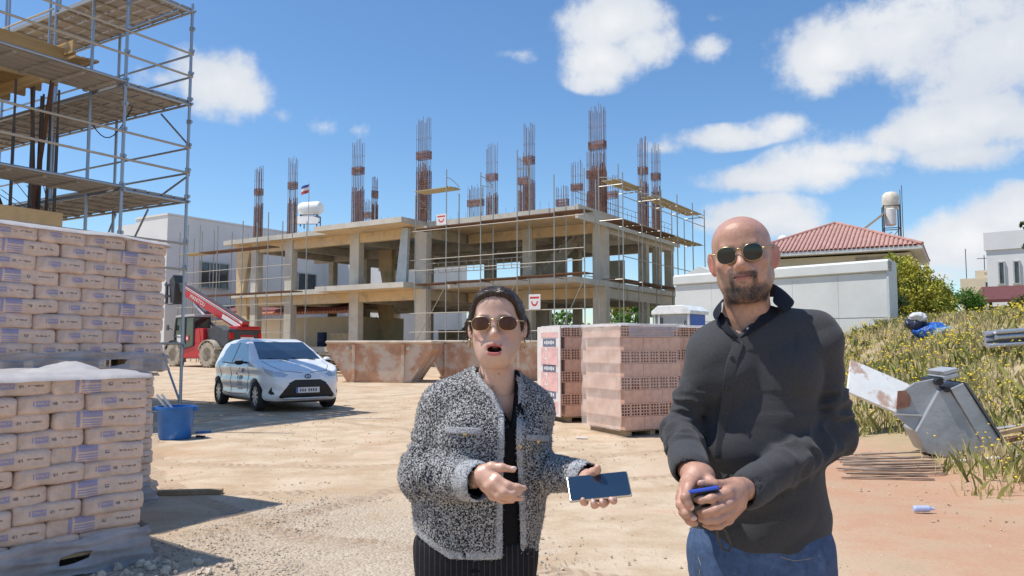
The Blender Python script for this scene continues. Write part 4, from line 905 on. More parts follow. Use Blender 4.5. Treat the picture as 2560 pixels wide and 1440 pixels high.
def wood_pallet(t, x0, x1, y0, y1, z=0):
    for i in range(5):
        y = y0 + .06 + (y1 - y0 - .12) * i / 4; board(t, 'pallet_board', ((x0 + x1) / 2, y, z + .128), (x1 - x0, .11, .022), M_PALW)
    for i in range(3):
        y = y0 + .06 + (y1 - y0 - .12) * i / 2; board(t, 'pallet_board', ((x0 + x1) / 2, y, z + .012), (x1 - x0, .10, .022), M_PALW)
        for j in range(3): board(t, 'pallet_block', (x0 + .07 + (x1 - x0 - .14) * j / 2, y, z + .070), (.13, .10, .092), M_PALW)
def drape(name, t, x0, x1, y0, y1, z, over, m, seed, n=40, humps=.012):
    us = np.linspace(-.5, .5, n + 1); U, Vv = np.meshgrid(us, us, indexing='ij'); ov = over / max(x1 - x0, y1 - y0)
    su = 1 + 2 * ov; X = U * su; Y = Vv * su
    ex = np.maximum(np.abs(X) - .5, 0) * np.sign(X); ey = np.maximum(np.abs(Y) - .5, 0) * np.sign(Y)
    px = (np.clip(X, -.5, .5) + .5) * (x1 - x0) + x0 + np.sign(ex) * np.minimum(np.abs(ex) * 8, .02); py = (np.clip(Y, -.5, .5) + .5) * (y1 - y0) + y0 + np.sign(ey) * np.minimum(np.abs(ey) * 8, .02)
    drop = (np.abs(ex) * (x1 - x0) + np.abs(ey) * (y1 - y0))
    pz = z - drop * 1.0 + wav(px, py, 0, seed, 9, 8) * humps + wav(px, py, 0, seed + 1, 26, 8) * humps * .35 + .01
    pz = pz - .018 * ((np.abs(X) > .46) | (np.abs(Y) > .46)); wob = wav(px * 1.0, py, pz, seed + 2, 30, 6) * .008 * (drop > .005); px = px + wob; py = py + wob
    ids = np.arange((n + 1) ** 2).reshape(n + 1, n + 1); q = np.stack([ids[:-1, :-1], ids[1:, :-1], ids[1:, 1:], ids[:-1, 1:]], -1).reshape(-1, 4)
    return link(name, npmesh(name, np.stack([px, py, pz], -1), q, [m], True), t)
def bag_stack(label, loc, rot, layers, pitch, rows, width, depth=1.06, sheet=True, seed=0):
    rr = random.Random(seed); t = thing('bag_pallet', label, 'pallet of bags', loc, rot, 'pallets of bagged mortar'); wood_pallet(t, -width, 0, 0, depth)
    for k in range(layers):
        z = .14 + pitch * (k + .5); x = 0
        for w in rows[k % 2]:
            big = w > .5; c = x - w / 2; x -= w
            for back in (0, 1):
                me = rr.choice(BAGS[big]); y = depth / 2 + (.265 if back else -.265)
                mx = Matrix.Translation((c + rr.uniform(-.008, .008), y + rr.uniform(-.018, .014), z + rr.uniform(-.004, .004))) @ Matrix.Rotation((math.pi if back else 0) + rr.uniform(-.025, .025), 4, 'Z') @ Matrix.Rotation(rr.uniform(-.015, .015), 4, 'Y') @ Matrix.Diagonal((1, 1, pitch / .112, 1))
                link('bag', me, t, mx)
    if sheet: drape('top_sheet', t, -width - .01, .01, -.02, depth + .02, .14 + pitch * layers + .012, .035, M_FILM, seed + 3, humps=.012)
    return t
def W2(x, y): return Vector((x, y, gzf(x, y)))
fs = bag_stack('low wrapped pallet of brown paper bags nearest the camera', W2(-2.50, 5.40), R(53.1), 10, .112, ((.4, .4, .6), (.6, .4, .4)), 1.4, seed=1)
bs = bag_stack('lower pallet of the tall double stack of brown bags, behind the near pallet', W2(-3.32, 7.32), R(61.5), 9, .118, ((.4, .4, .4, .4), (.6, .4, .6)), 1.6, seed=2)
loc = W2(-3.25, 7.31); loc.z += 1.215
us_ = bag_stack('upper pallet of the tall double stack of brown bags, under white film', loc, R(61.5), 9, .118, ((.4, .4, .4, .4), (.6, .4, .6)), 1.6, seed=7)
# torn film gathered round the foot of the near pallet, and a crumpled fold on its top
def skirt(t, width, depth, z0, z1, m, seed):
    n, k = 120, 10; V = []; per = [(-width, -.03), (0.02, -.03), (.02, depth), (-width, depth)]
    pts = []
    for a in range(4):
        p, q = Vector(per[a]), Vector(per[(a + 1) % 4])
        for i in range(n // 4): pts.append(p.lerp(q, i / (n / 4)))
    for j in range(k + 1):
        for i, p in enumerate(pts):
            f = j / k; c = Vector((-width / 2, depth / 2)); o = (p - c).normalized(); th = i * .35
            bulge = .008 * math.sin(th * 1.7 + j) + .014 * (1 - f) * (1 + math.sin(th * .6 + seed)) + .006 * abs(math.sin(th * 2.3 + j * .9)) + .012 * math.sin(j * 2.1 + th * .3)
            V.append((p.x + o.x * bulge, p.y + o.y * bulge, z0 + (z1 - z0) * f + .016 * math.sin(th * .5 + seed) * f + .012 * math.sin(th * 2 + j)))
    N = len(pts); Fq = [(j * N + i, j * N + (i + 1) % N, (j + 1) * N + (i + 1) % N, (j + 1) * N + i) for j in range(k) for i in range(N) if not (4 <= j <= 5 and 18 <= i <= 21)]
    link('wrap_film', npmesh('wrap_film', np.array(V), np.array(Fq), [m], True), t)
skirt(fs, 1.4, 1.06, .005, .25, M_FILM2, 1); skirt(bs, 1.6, 1.06, .005, .20, M_FILM2, 3); skirt(us_, 1.6, 1.06, 0, .17, M_FILM2, 5)
V = []; n = 16
for i in range(n + 1):
    for j in range(n + 1):
        u, v = i / n - .5, j / n - .5; V.append((-.38 + u * .75, .45 + v * .5, 1.268 + .075 * max(0, 1 - (u * u * 1.3 + v * v) * 5) * (.8 + .3 * math.sin(u * 11 + v * 4)) + .004 * math.sin(v * 31 + u * 9)))
ids = np.arange((n + 1) ** 2).reshape(n + 1, n + 1)
link('film_fold', npmesh('film_fold', np.array(V), np.stack([ids[:-1, :-1], ids[1:, :-1], ids[1:, 1:], ids[:-1, 1:]], -1).reshape(-1, 4), [M_FILM], True), fs)
for x in (-.42,): link('film_flap', MB().prism([(-.02, 0), (.03, 0), (.012, -.05), (-.002, -.09)], -.004, .004, 'xzy').mesh('film_flap', M_CLEAR), fs, Matrix.Translation((x, -.02, 1.26)))
# ------------------------------------------------------------------ pallets of hollow clay bricks
M_BRICK = mat('clay_brick', (.69, .44, .33), .85, var=.13, scale=6, bump=.12, bscale=60); M_BRICKD = mat('shaded_brick_inside', (.54, .32, .23), .9)  # second clay colour is darker, painting shade into the holes
BW = 1.10
def solid_brick():
    m = MB(); m.bx((-.1815, -.136, -.1005), (.1815, .136, .1005)); return m.mesh('brick', [M_BRICK])
def hollow_brick():
    m = MB(); w, l, h = .181, .363, .201; X = [-w / 2]; Z = [-h / 2]; nx, nz = 3, 4
    for i in range(nx): X += [-w / 2 + .018 + i * (w - .018) / nx, -w / 2 + (i + 1) * (w - .018) / nx]
    for i in range(nz): Z += [-h / 2 + .016 + i * (h - .016) / nz, -h / 2 + (i + 1) * (h - .016) / nz]
    X.append(w / 2); Z.append(h / 2)
    for s in (-1, 1):
        y = s * l / 2
        for i in range(len(X) - 1):
            for k in range(len(Z) - 1):
                a, b, c, d = (X[i], y, Z[k]), (X[i + 1], y, Z[k]), (X[i + 1], y, Z[k + 1]), (X[i], y, Z[k + 1])
                if i % 2 and k % 2:
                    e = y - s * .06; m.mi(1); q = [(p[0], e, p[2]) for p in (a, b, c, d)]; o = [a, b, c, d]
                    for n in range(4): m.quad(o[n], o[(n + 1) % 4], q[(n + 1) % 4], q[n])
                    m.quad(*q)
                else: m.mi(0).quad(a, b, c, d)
    m.mi(0); x, z = w / 2, h / 2; y = l / 2
    m.quad((-x, -y, -z), (x, -y, -z), (x, y, -z), (-x, y, -z)); m.quad((-x, -y, z), (x, -y, z), (x, y, z), (-x, y, z)); m.quad((-x, -y, -z), (-x, y, -z), (-x, y, z), (-x, -y, z)); m.quad((x, -y, -z), (x, y, -z), (x, y, z), (x, -y, z))
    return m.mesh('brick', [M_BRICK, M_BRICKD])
SB, HB = solid_brick(), hollow_brick()
def brick_pallet(label, loc, rot, layers=8, film=True, ragged=True, first=0):
    t = thing('brick_pallet', label, 'pallet of bricks', loc, rot, 'pallets of hollow clay bricks'); rr = random.Random(len(label))
    for i in range(4): board(t, 'pallet_board', (BW / 2, .1 + i * .3, .085), (BW - .06, .12, .022), M_PALW)
    for i in range(3): board(t, 'pallet_runner', (.1 + i * .45, BW / 2, .038), (.09, BW - .06, .072), M_PALW)
    for k in range(layers):
        z = .10 + .205 * (k + .5)
        if (k + first) % 2 == 0:
            for i in range(3):
                for j in range(4): link('brick', SB, t, Matrix.Translation((.1835 + i * .367 + rr.uniform(-.003, .003), .1375 + j * .275 + rr.uniform(-.004, .004), z)) @ Matrix.Rotation(rr.uniform(-.008, .008), 4, 'Z'))
        else:
            for i in range(6):
                for j in range(3):
                    if 0 < i < 5 and j == 1: continue
                    link('brick', HB, t, Matrix.Translation((.0915 + i * .1835 - .065 + rr.uniform(-.002, .002), .1835 + j * .367 + rr.uniform(-.004, .004), z)))
    top = .10 + .205 * layers
    drape('top_film', t, -.07, BW, -.005, BW + .005, top + .006, .03, M_FILM, 9 + len(label), 30, .01)
    if film:
        V = []; nx, nz = 26, 26
        def sheet(p, du, dv, nu, m, name, keep):
            V = []; ids = np.arange((nu + 1) ** 2).reshape(nu + 1, nu + 1)
            for i in range(nu + 1):
                for j in range(nu + 1):
                    q = Vector(p) + Vector(du) * (i / nu) + Vector(dv) * (j / nu); n_ = Vector(du).cross(Vector(dv)).normalized()
                    q += n_ * (.008 * math.sin(i * .9 + j * .5) + .006 * math.sin(i * .35 - j * 1.3)); V.append(q)
            Fq = [q for q in np.stack([ids[:-1, :-1], ids[1:, :-1], ids[1:, 1:], ids[:-1, 1:]], -1).reshape(-1, 4) if keep(q[0] // (nu + 1) / nu, q[0] % (nu + 1) / nu)]
            link(name, npmesh(name, np.array([tuple(v) for v in V]), np.array(Fq), [m], True), t)
        sheet((-.10, -.035, .12), (BW + .05, 0, 0), (0, 0, top - .10), 24, M_CLEAR, 'wrap_film', lambda u, v: v > .30 + .10 * math.sin(u * 7))
        sheet((-.095, BW, .10), (0, -BW - .03, 0), (0, 0, top - .08), 24, mat('milky_film', (.86, .78, .72), .25, alpha=.36, spec=.6), 'wrap_film', lambda u, v: True)
        sheet((.05, -.05, top - .20), (BW - .12, 0, 0), (0, 0, .2), 10, mat('grey_tape', (.55, .52, .55), .3, alpha=.55), 'wrap_flap', lambda u, v: u < .9 or v > .4)
    return t
bp1 = brick_pallet('nearer wrapped pallet of hollow clay bricks beside the man', W2(1.74, 12.15), R(26.8))
bp2 = brick_pallet('farther pallet of hollow clay bricks with pink printed wrapper', W2(.96, 14.2), R(20), film=False)
bp3 = brick_pallet('brick pallet mostly hidden behind the nearer one and the man', W2(2.75, 13.9), R(24), film=False)
# the printed wrapper on its left side
M_PINK = mat('pink_print', (.76, .46, .44), .4, var=.15, scale=5); M_NAVY = mat('navy_print', (.15, .17, .25), .45)
wr = MB().bx((-.105, -.02, .10), (-.085, BW - .02, 1.74)).build('printed_wrapper', mat('white_wrapper', (.76, .70, .68), .35, var=.08, scale=4), bp2)
for zc, h, m in ((1.58, .10, M_PINK), (1.18, .34, M_PINK), (.72, .36, M_PINK), (.26, .20, M_PINK), (1.44, .15, M_NAVY), (.96, .14, M_NAVY), (.48, .13, M_NAVY), (.14, .07, M_NAVY)):
    board(bp2, 'wrapper_panel', (-.1075, .48, zc), (.004, .80 if m is M_PINK else .62, h), m)
for zc in (1.22, .74): text('wrapper_figure', '2', .32, M_WHITE, bp2, Matrix.Translation((-.112, .62, zc)) @ Matrix.Rotation(R(-90), 4, 'Z') @ Matrix.Rotation(R(90), 4, 'X'))
for zc in (1.44, .96, .48):
    m = MB()
    for i in range(5): m.box((-.111, .28 + i * .1, zc), (.004, .06, .05 + .02 * (i % 2)))
    m.build('wrapper_print', M_WHITE, bp2)['kind'] = 'stuff'
# ------------------------------------------------------------------ the small white hatchback
M_CARW = mat('car_white_paint', (.84, .84, .83), .28, var=.01, coat=.8, spec=.5); M_CGLASS = mat('car_glass', (.012, .022, .035), .04, spec=1.0, coat=1.0); M_BLKP = mat('black_plastic', (.018, .018, .02), .45); M_TYRE = mat('tyre_rubber', (.03, .029, .028), .85, var=.3, scale=8); M_ALLOY = mat('alloy', (.50, .52, .55), .35, metal=.8); M_LAMP = mat('lamp_glass', (.42, .48, .55), .08, spec=1., coat=1.)
ch = Vector((.60, -.80, 0)).normalized(); cc = Vector((-4.62, 16.65, 0)) - ch * 1.2; carz = gzf(cc.x, cc.y)
car = thing('hatchback_car', 'small white five-door hatchback with a black trapezoid grille', 'car', (cc.x, cc.y, carz), math.atan2(-ch.x, ch.y)); car.rotation_euler = (R(.5), 0, car.rotation_euler[2])
S = SDF((-1.0, -2.15, .05), (1.0, 2.15, 1.65), .016)
prof = [(1.80, .20), (1.93, .30), (1.965, .50), (1.945, .66), (1.82, .80), (1.45, .925), (1.02, 1.015), (.62, 1.235), (.20, 1.43), (-.05, 1.485), (-.55, 1.51), (-1.10, 1.485), (-1.50, 1.42), (-1.80, 1.08), (-1.93, .96), (-1.96, .80), (-1.95, .42), (-1.85, .22)]
def carfn(X, Y, Z):
    d1 = polysd(Y, Z, prof)
    w = .845 - .03 * np.clip((.35 - Z) / .2, 0, 1) - .42 * np.clip(Z - .93, 0, 1) - .012 * np.cos((Z - .72) * 22) * (Z < .9)
    yy = np.abs(Y) ; w = w - .30 * np.clip((Y - 1.25) / .75, 0, 1) ** 2.4 - .20 * np.clip((-Y - 1.3) / .7, 0, 1) ** 2.4
    d2 = (np.abs(X) - w) * .94; k = .10; h = np.maximum(k - np.abs(d1 - d2), 0) / k
    return np.maximum(d1, d2) + h * h * k * .25
S.put(carfn, (-1, -2.15, .05), (1, 2.15, 1.65))
for y in (1.20, -1.31):
    for sx in (-1, 1): S.cone((sx * .62, y, .31), (sx * 1.2, y, .31), .345, k=.01, op='sub'); S.cone((sx * .70, y, .25), (sx * 1.2, y, .1), .345, k=.01, op='sub')
S.cone((-.56, 1.88, .33), (.56, 1.88, .33), .02, k=.05)                                     # lower lip
Vc, Fc = S.mesh(3)
def snap(msk, ia, ib, pts, sym=True):                          # pull nearby vertices onto an outline so that its edge is clean
    a = np.abs(Vc[:, ia]) if (sym and ia == 0) else Vc[:, ia]; b = Vc[:, ib]; e = .0015
    sdv = polysd(a, b, pts); ga = (polysd(a + e, b, pts) - sdv) / e; gb = (polysd(a, b + e, pts) - sdv) / e; k = msk & (np.abs(sdv) < .0088)
    sg = np.sign(Vc[:, ia]) if (sym and ia == 0) else 1.0
    Vc[k, ia] -= (sdv * ga * sg)[k]; Vc[k, ib] -= (sdv * gb)[k]
GR = [(-.27, .635), (.27, .635), (.38, .58), (.59, .31), (.56, .27), (-.56, .27), (-.59, .31), (-.38, .58)]
W1s = [(.74, 1.0), (.20, 1.375), (-.33, 1.41), (-.33, .965)]; W2s = [(-.39, .965), (-.39, 1.41), (-1.02, 1.395), (-1.20, 1.24), (-1.16, 1.0)]
snap(Vc[:, 1] > 1.3, 0, 2, GR, False)
for w_ in (W1s, W2s): snap(np.abs(Vc[:, 0]) > .5, 1, 2, w_, False)
WSx = [(-.678, 1.045), (.678, 1.045), (.56, 1.42), (-.56, 1.42)]; snap((Vc[:, 1] > .12) & (Vc[:, 1] < 1.1) & (Vc[:, 2] > 1.0), 0, 2, WSx, False)
cen = Vc[Fc].mean(1); e1 = Vc[Fc[:, 2]] - Vc[Fc[:, 0]]; e2 = Vc[Fc[:, 3]] - Vc[Fc[:, 1]]; nr = np.cross(e1, e2); nr /= np.linalg.norm(nr, axis=1)[:, None] + 1e-9
ax_, ay, az_ = np.abs(cen[:, 0]), cen[:, 1], cen[:, 2]
def inpoly(a, b, pts): return polysd(a, b, pts) < 0
tt = (az_ - 1.02) / (1.44 - 1.02)
lab = np.zeros(len(Fc), int)
lab[(nr[:, 1] > .25) & (ay > .1) & (ay < 1.1) & inpoly(cen[:, 0], az_, WSx)] = 1        # windscreen
sidew = np.abs(nr[:, 0]) > .55
lab[sidew & inpoly(ay, az_, [(.74, 1.0), (.20, 1.375), (-.33, 1.41), (-.33, .965)])] = 2
lab[sidew & inpoly(ay, az_, [(-.39, .965), (-.39, 1.41), (-1.02, 1.395), (-1.20, 1.24), (-1.16, 1.0)])] = 3
lab[(nr[:, 1] < -.25) & (ay < -1.4) & (az_ > 1.08) & (az_ < 1.38) & (ax_ < .52)] = 4
front = nr[:, 1] > .2
lab[front & (ay > 1.3) & inpoly(cen[:, 0], az_, GR)] = 5     # grille
lab[(ay > 1.1) & (nr[:, 2] < .85) & inpoly(ax_, az_, [(.40, .735), (.46, .69), (.70, .70), (.79, .80), (.80, .93), (.68, .875), (.52, .80)])] = 6    # headlamps
lab[front & (ay > 1.3) & inpoly(ax_, az_, [(.70, .50), (.69, .42), (.655, .36), (.70, .335), (.745, .37)])] = 7   # fog pockets
lab[sidew & inpoly(ay, az_, [(-.33, .965), (-.33, 1.41), (-.39, 1.41), (-.39, .965)])] = 8
lab[(np.abs(nr[:, 0]) > .3) & inpoly(ay, az_, [(-1.55, .86), (-1.9, .98), (-1.9, .78), (-1.7, .74)])] = 9
def sub(Vx, Fx, msk):
    F2 = Fx[msk]; u, inv = np.unique(F2, return_inverse=True); return Vx[u], inv.reshape(F2.shape)
def carpart(name, l, m, side=None):
    k = lab == l
    if side is not None: k &= (cen[:, 0] * side > 0)
    if k.any(): return link(name, npmesh(name, *sub(Vc, Fc, k), [m], True), car)
carpart('body', 0, M_CARW); carpart('windscreen', 1, M_CGLASS); carpart('rear_window', 4, M_CGLASS); carpart('grille', 5, M_BLKP)
for s in (-1, 1):
    carpart('front_window', 2, M_CGLASS, s); carpart('side_window', 3, M_CGLASS, s); carpart('headlight', 6, M_LAMP, s); carpart('fog_lamp_pocket', 7, M_BLKP, s); carpart('door_pillar', 8, M_BLKP, s); carpart('tail_light', 9, mat('red_lamp', (.4, .02, .02), .15), s)
bvh = BVHTree.FromPolygons([tuple(v) for v in Vc], [tuple(f) for f in Fc])
def hit(o, d):
    h = bvh.ray_cast(Vector(o), Vector(d)); return h[0]
def seam(name, pts, m, r=.006, d=(-1, 0, 0), off=1.3, mirror=True):
    for s in ((1, -1) if mirror else (1,)):
        out = []
        for i in range(len(pts) - 1):
            for j in range(6):
                p = Vector(pts[i]).lerp(Vector(pts[i + 1]), j / 6); o = p - Vector(d) * off; h = hit((o.x * s, o.y, o.z), (d[0] * s, d[1], d[2]))
                if h is not None: out.append(h)
        if len(out) > 2: MB().path(out, r, 5).build(name, m, car)
M_GAP = mat('shut_line', (.06, .06, .065), .7)
seam('door_seam', [(0, .80, .98), (0, .82, .62), (0, .72, .34), (0, -.32, .30), (0, -.36, .62), (0, -.36, .96)], M_GAP)
seam('door_seam', [(0, -.38, .30), (0, -.92, .34), (0, -1.06, .62), (0, -1.2, .98)], M_GAP)
seam('bonnet_seam', [(.66, 1.05, 0), (.62, 1.5, 0), (.45, 1.80, 0), (0, 1.86, 0)], M_GAP, .006, (0, 0, -1), 2.2)
seam('window_trim', [(0, .74, .985), (0, -.33, .955), (0, -1.2, .985)], M_BLKP, .012)
seam('crease_shadow_strip', [(0, .7, .44), (0, -.9, .46)], mat('sill_shadow', (.55, .56, .58), .3), .008)  # grey strip paints in the shade along the lower side crease
seam('wiper', [(-.55, 1.0, 1.05), (.05, .9, 1.09)], M_BLKP, .011, (0, 0, -1), .8, False); seam('wiper', [(.05, 1.0, 1.05), (.58, .92, 1.07)], M_BLKP, .011, (0, 0, -1), .8, False)
MB().box((0, 1.955, .425), (.50, .02, .115)).build('number_plate', M_WHITE, car, bevel=.006); board(car, 'plate_band', (.232, 1.967, .425), (.035, .004, .108), M_TBLUE)
m = MB()
for i, x in enumerate((.16, .11, .06, -.02, -.07, -.12, -.17)): m.box((x, 1.967, .425), (.03, .004, .06)); 
m.build('plate_print', mat('plate_ink', (.13, .13, .13), .6), car)['kind'] = 'stuff'
m = MB()
for i in range(20):
    a, b = 2 * math.pi * i / 20, 2 * math.pi * (i + 1) / 20; m.tube((.06 * math.cos(a), 1.938, .70 + .042 * math.sin(a)), (.06 * math.cos(b), 1.938, .70 + .042 * math.sin(b)), .010, 5)
m.tube((0, 1.942, .66), (0, 1.942, .74), .009, 5); m.build('badge', mat('badge_dark', (.05, .08, .16), .25, metal=.6), car)
m = MB(); m.path([(-.60, 1.80, .275), (-.45, 1.89, .262), (0, 1.945, .258), (.45, 1.89, .262), (.60, 1.80, .275)], .022, 8); m.build('bumper_strip', mat('silver_strip', (.62, .64, .67), .3, metal=.4), car, smooth=True)
for s in (-1, 1):
    MB().sphere((s * .985, .60, 1.02), (.095, .075, .072), 14, 10).build('mirror', M_CARW, car, smooth=True); MB().sphere((s * .985, .625, .985), (.10, .07, .055), 12, 8).build('mirror_base', M_BLKP, car, smooth=True); MB().tube((s * .80, .62, .98), (s * .93, .62, .98), .022, 8).build('mirror_arm', M_BLKP, car)
    MB().sphere((s * .64, 1.72, .76), (.045, .045, .045), 12, 8).build('headlight_lens', M_BLKP, car, smooth=True)
    for y in (.18, -.95): MB().beam((s * .862, y - .09, .845), (s * .862, y + .09, .85), .02, .03).build('door_handle', M_CARW, car, bevel=.006)
rotY = Matrix.Rotation(R(90), 3, 'Y')
def wheel(parent, name, c, r, w, rim, m_t, m_r, spokes=7, rot=rotY, knob=0, side=1):
    wh_ = MB().lathe([(rim, -w / 2), (r * .93, -w / 2), (r, -w / 2 * .7), (r, w / 2 * .7), (r * .93, w / 2), (rim, w / 2), (rim * .96, w * .2), (rim * .96, -w * .2), (rim, -w / 2)], 32, c, rot)
    o = wh_.build('tyre', m_t, parent, angle=40)
    m = MB(); m.lathe([(rim * .98, .0), (rim * .98, w * .38), (rim * .88, w * .36), (rim * .84, w * .16), (.0, w * .14)], 28, c, rot @ Matrix.Diagonal((1, 1, side)))
    for i in range(spokes):
        a = 2 * math.pi * i / spokes; p0 = Vector((math.cos(a) * rim * .15, math.sin(a) * rim * .15, side * w * .36)); p1 = Vector((math.cos(a) * rim * .9, math.sin(a) * rim * .9, side * w * .36)); m.beam(rot @ p0 + Vector(c), rot @ p1 + Vector(c), rim * .22, .03, rot @ Vector((0, 0, 1)))
    m.lathe([(.0, w * .30), (rim * .22, w * .42), (0.001, w * .45)], 12, c, rot @ Matrix.Diagonal((1, 1, side)))
    link('rim', m.mesh('rim', m_r, False), o)
    if knob:
        k = MB()
        for i in range(knob):
            for s_ in (-1, 1):
                a = 2 * math.pi * (i + (.5 if s_ > 0 else 0)) / knob; p = rot @ Vector((r * 1.01 * math.cos(a), r * 1.01 * math.sin(a), s_ * w * .27)) + Vector(c)
                k.box(p, (w * .44, .055, .09), (Matrix.Rotation(math.atan2(p.z - c[2], p.y - c[1]) + R(90), 3, 'X')))
        ko = link('tread', k.mesh('tread', m_t), o); ko['kind'] = 'stuff'
    return o
for y in (1.20, -1.31):
    for s in (-1, 1): wheel(car, 'wheel', (s * .745, y, .302), .302, .19, .205, M_TYRE, M_ALLOY, 9, side=s)
MB().bx((-.68, -1.75, .16), (.68, 1.72, .30)).build('underbody', M_BLKP, car)
# blurred lettering on the door
m = MB()
def decal(y, z, dy, dz):
    q = [hit((1.4, y + a * dy / 2, z + b * dz / 2), (-1, 0, 0)) for a, b in ((-1, -1), (1, -1), (1, 1), (-1, 1))]
    if all(q): m.quad(*[v + Vector((.006, 0, 0)) for v in q])
for k, (y, z, dy, dz) in enumerate(((.28, .66, .10, .09), (.12, .66, .05, .08), (.40, .66, .05, .08), (.28, .58, .30, .02), (.28, .54, .34, .02), (.28, .50, .30, .018), (.16, .42, .05, .03), (.27, .42, .05, .03), (.38, .42, .05, .03))): decal(y, z, dy, dz)
if m.f: m.build('door_lettering', mat('grey_lettering', (.28, .31, .36), .5), car, fix=False)['kind'] = 'stuff'
m = MB()
for (y, z, dy, dz) in ((.50, .83, .16, .05), (.44, .79, .10, .05), (.02, .74, .06, .04)): decal(y, z, dy, dz)
if m.f: m.build('door_emblem', mat('blue_emblem', (.06, .17, .5), .4), car, fix=False)
# ------------------------------------------------------------------ the red telehandler
M_RED = mat('red_machine_paint', (.50, .018, .025), .4, var=.12, scale=3, col2=(.40, .06, .05), c2=(.58, .75), coat=.3); M_GREYM = mat('dark_machine_grey', (.07, .075, .08), .55, var=.15); M_MUD = mat('muddy_tyre', (.40, .345, .27), .95, var=.25, scale=5); M_MUDR = mat('muddy_rim', (.50, .44, .35), .8, var=.2); M_CAB = mat('cab_glass', (.03, .05, .045), .06, spec=.9)
tx, ty = -15.75, 40.7; tel = thing('telehandler', 'red telescopic handler with muddy tyres and raised boom beyond the car', 'telehandler', (tx, ty, gzf(tx, ty)), R(57.1))
for y, s in ((1.35, -1), (1.35, 1), (-1.45, -1), (-1.45, 1)): wheel(tel, 'wheel', (s * .98, y, .63), .62, .44, .34, M_MUD, M_MUDR, 0, knob=16, side=s)
MB().bx((-.62, -2.2, .52), (.62, 2.0, 1.0)).build('chassis', M_RED, tel, bevel=.03)
for y in (1.35, -1.45): MB().tube((-.9, y, .63), (.9, y, .63), .13, 10).build('axle', M_GREYM, tel)
MB().prism([(-.75, .45), (.55, .45), (.62, .95), (.95, 1.05), (.95, 1.2), (-.85, 1.2), (-.80, .9)], -1.12, -.64, 'yzx').build('side_tank', M_RED, tel, bevel=.02)
MB().prism([(-1.0, 1.25), (.0, 1.25), (.1, 1.95), (-1.0, 1.95)], -1.10, -.25, 'yzx').build('body_panel', M_RED, tel, bevel=.03)
MB().prism([(-.85, 1.205), (.4, 1.205), (-.25, 1.9), (-.7, 1.9)], -1.12, -.66, 'yzx').build('body_panel', M_RED, tel)
MB().prism([(-2.3, 1.0), (-1.05, 1.25), (-1.0, 1.9), (-1.7, 2.1), (-2.4, 1.9)], -.9, -.3, 'yzx').build('rear_housing', M_GREYM, tel, bevel=.04)
MB().bx((.25, -2.3, .95), (1.05, .9, 1.75)).build('engine_cover', M_RED, tel, bevel=.06)
MB().bx((-1.0, -2.85, 1.0), (1.0, -2.25, 1.9)).build('counterweight', M_GREYM, tel, bevel=.08)
MB().bx((-.5, -2.9, 1.86), (.9, -2.2, 2.05)).build('rear_cover', M_RED, tel, bevel=.05); board(tel, 'rear_plate', (.1, -2.86, 1.42), (.8, .02, .16), M_WHITE); board(tel, 'rear_plate', (.1, -2.86, 1.56), (.8, .02, .1), M_RED)
for s in (-.85, .85): board(tel, 'tail_light', (s, -2.87, 1.55), (.2, .05, .32), mat('tail_red', (.6, .01, .01), .2))
cabp = [(-.28, 1.1), (.2, 1.0), (.75, .9), (1.2, 1.05), (1.32, 1.6), (1.18, 2.5), (-.28, 2.55)]
MB().prism(cabp, -1.13, -.22, 'yzx').build('cab_glazing', M_CAB, tel, bevel=.02)
m = MB()
for x in (-1.14, -.21):
    for a, b in zip(cabp, cabp[1:] + cabp[:1]): m.tube((x, a[0], a[1]), (x, b[0], b[1]), .05, 6)
    m.tube((x, .42, 1.0), (x, .42, 2.52), .045, 6); m.tube((x, 1.28, 1.55), (x, .42, 1.50), .03, 6)
for p in cabp[4:]: m.tube((-1.14, *p), (-.21, *p), .05, 6)
m.build('cab_frame', M_GREYM, tel); MB().prism([(-.38, 2.54), (1.25, 2.48), (1.2, 2.62), (-.34, 2.68)], -1.18, -.18, 'yzx').build('cab_roof', mat('pale_roof', (.50, .48, .45), .6), tel, bevel=.02)
board(tel, 'notice', (-1.145, .82, 1.38), (.01, .52, .50), M_WHITE); board(tel, 'notice', (-1.15, .22, 1.45), (.01, .24, .28), M_REDP); board(tel, 'notice_mark', (-1.157, .22, 1.45), (.01, .12, .14), M_WHITE)
for y in (1.35, -1.45):
    pts = [(y + .74 * math.cos(a), .63 + .74 * math.sin(a)) for a in [math.pi * (.12 + .76 * i / 10) for i in range(11)]]; pts += [(y + .70 * math.cos(a), .63 + .70 * math.sin(a)) for a in [math.pi * (.88 - .76 * i / 10) for i in range(11)]]
    for s in (-1, 1): MB().prism(pts, s * .76, s * 1.22, 'yzx').build('mudguard', M_GREYM if y > 0 else M_MUDR, tel)
bp0, bp1_ = Vector((.02, -2.75, 2.02)), Vector((.02, 2.05, 4.02)); up = Vector((0, -.38, .92))
MB().beam(bp0, bp1_, .42, .52, up).build('boom', M_RED, tel, bevel=.02)
o = up.normalized(); MB().beam(bp0 + o * .20 + Vector((-.218, 0, 0)), bp1_ + o * .20 + Vector((-.218, 0, 0)), .012, .10, up).build('boom_stripe', M_WHITE, tel); MB().beam(bp0 + o * .20 + Vector((-.226, .2, .08)), bp1_ + o * .20 + Vector((-.226, -.1, -.04)), .008, .03, up).build('boom_rule', M_BLKP, tel)
MB().beam(bp0 + o * .27, bp1_ + o * .27, .30, .03, up).build('boom_top', M_GREYM, tel)
MB().beam(bp0 + Vector((-.22, .1, -.02)), bp0 + Vector((-.22, 1.5, .56)), .014, .22, up).build('boom_panel', M_WHITE, tel)
bd = (bp1_ - bp0).normalized()
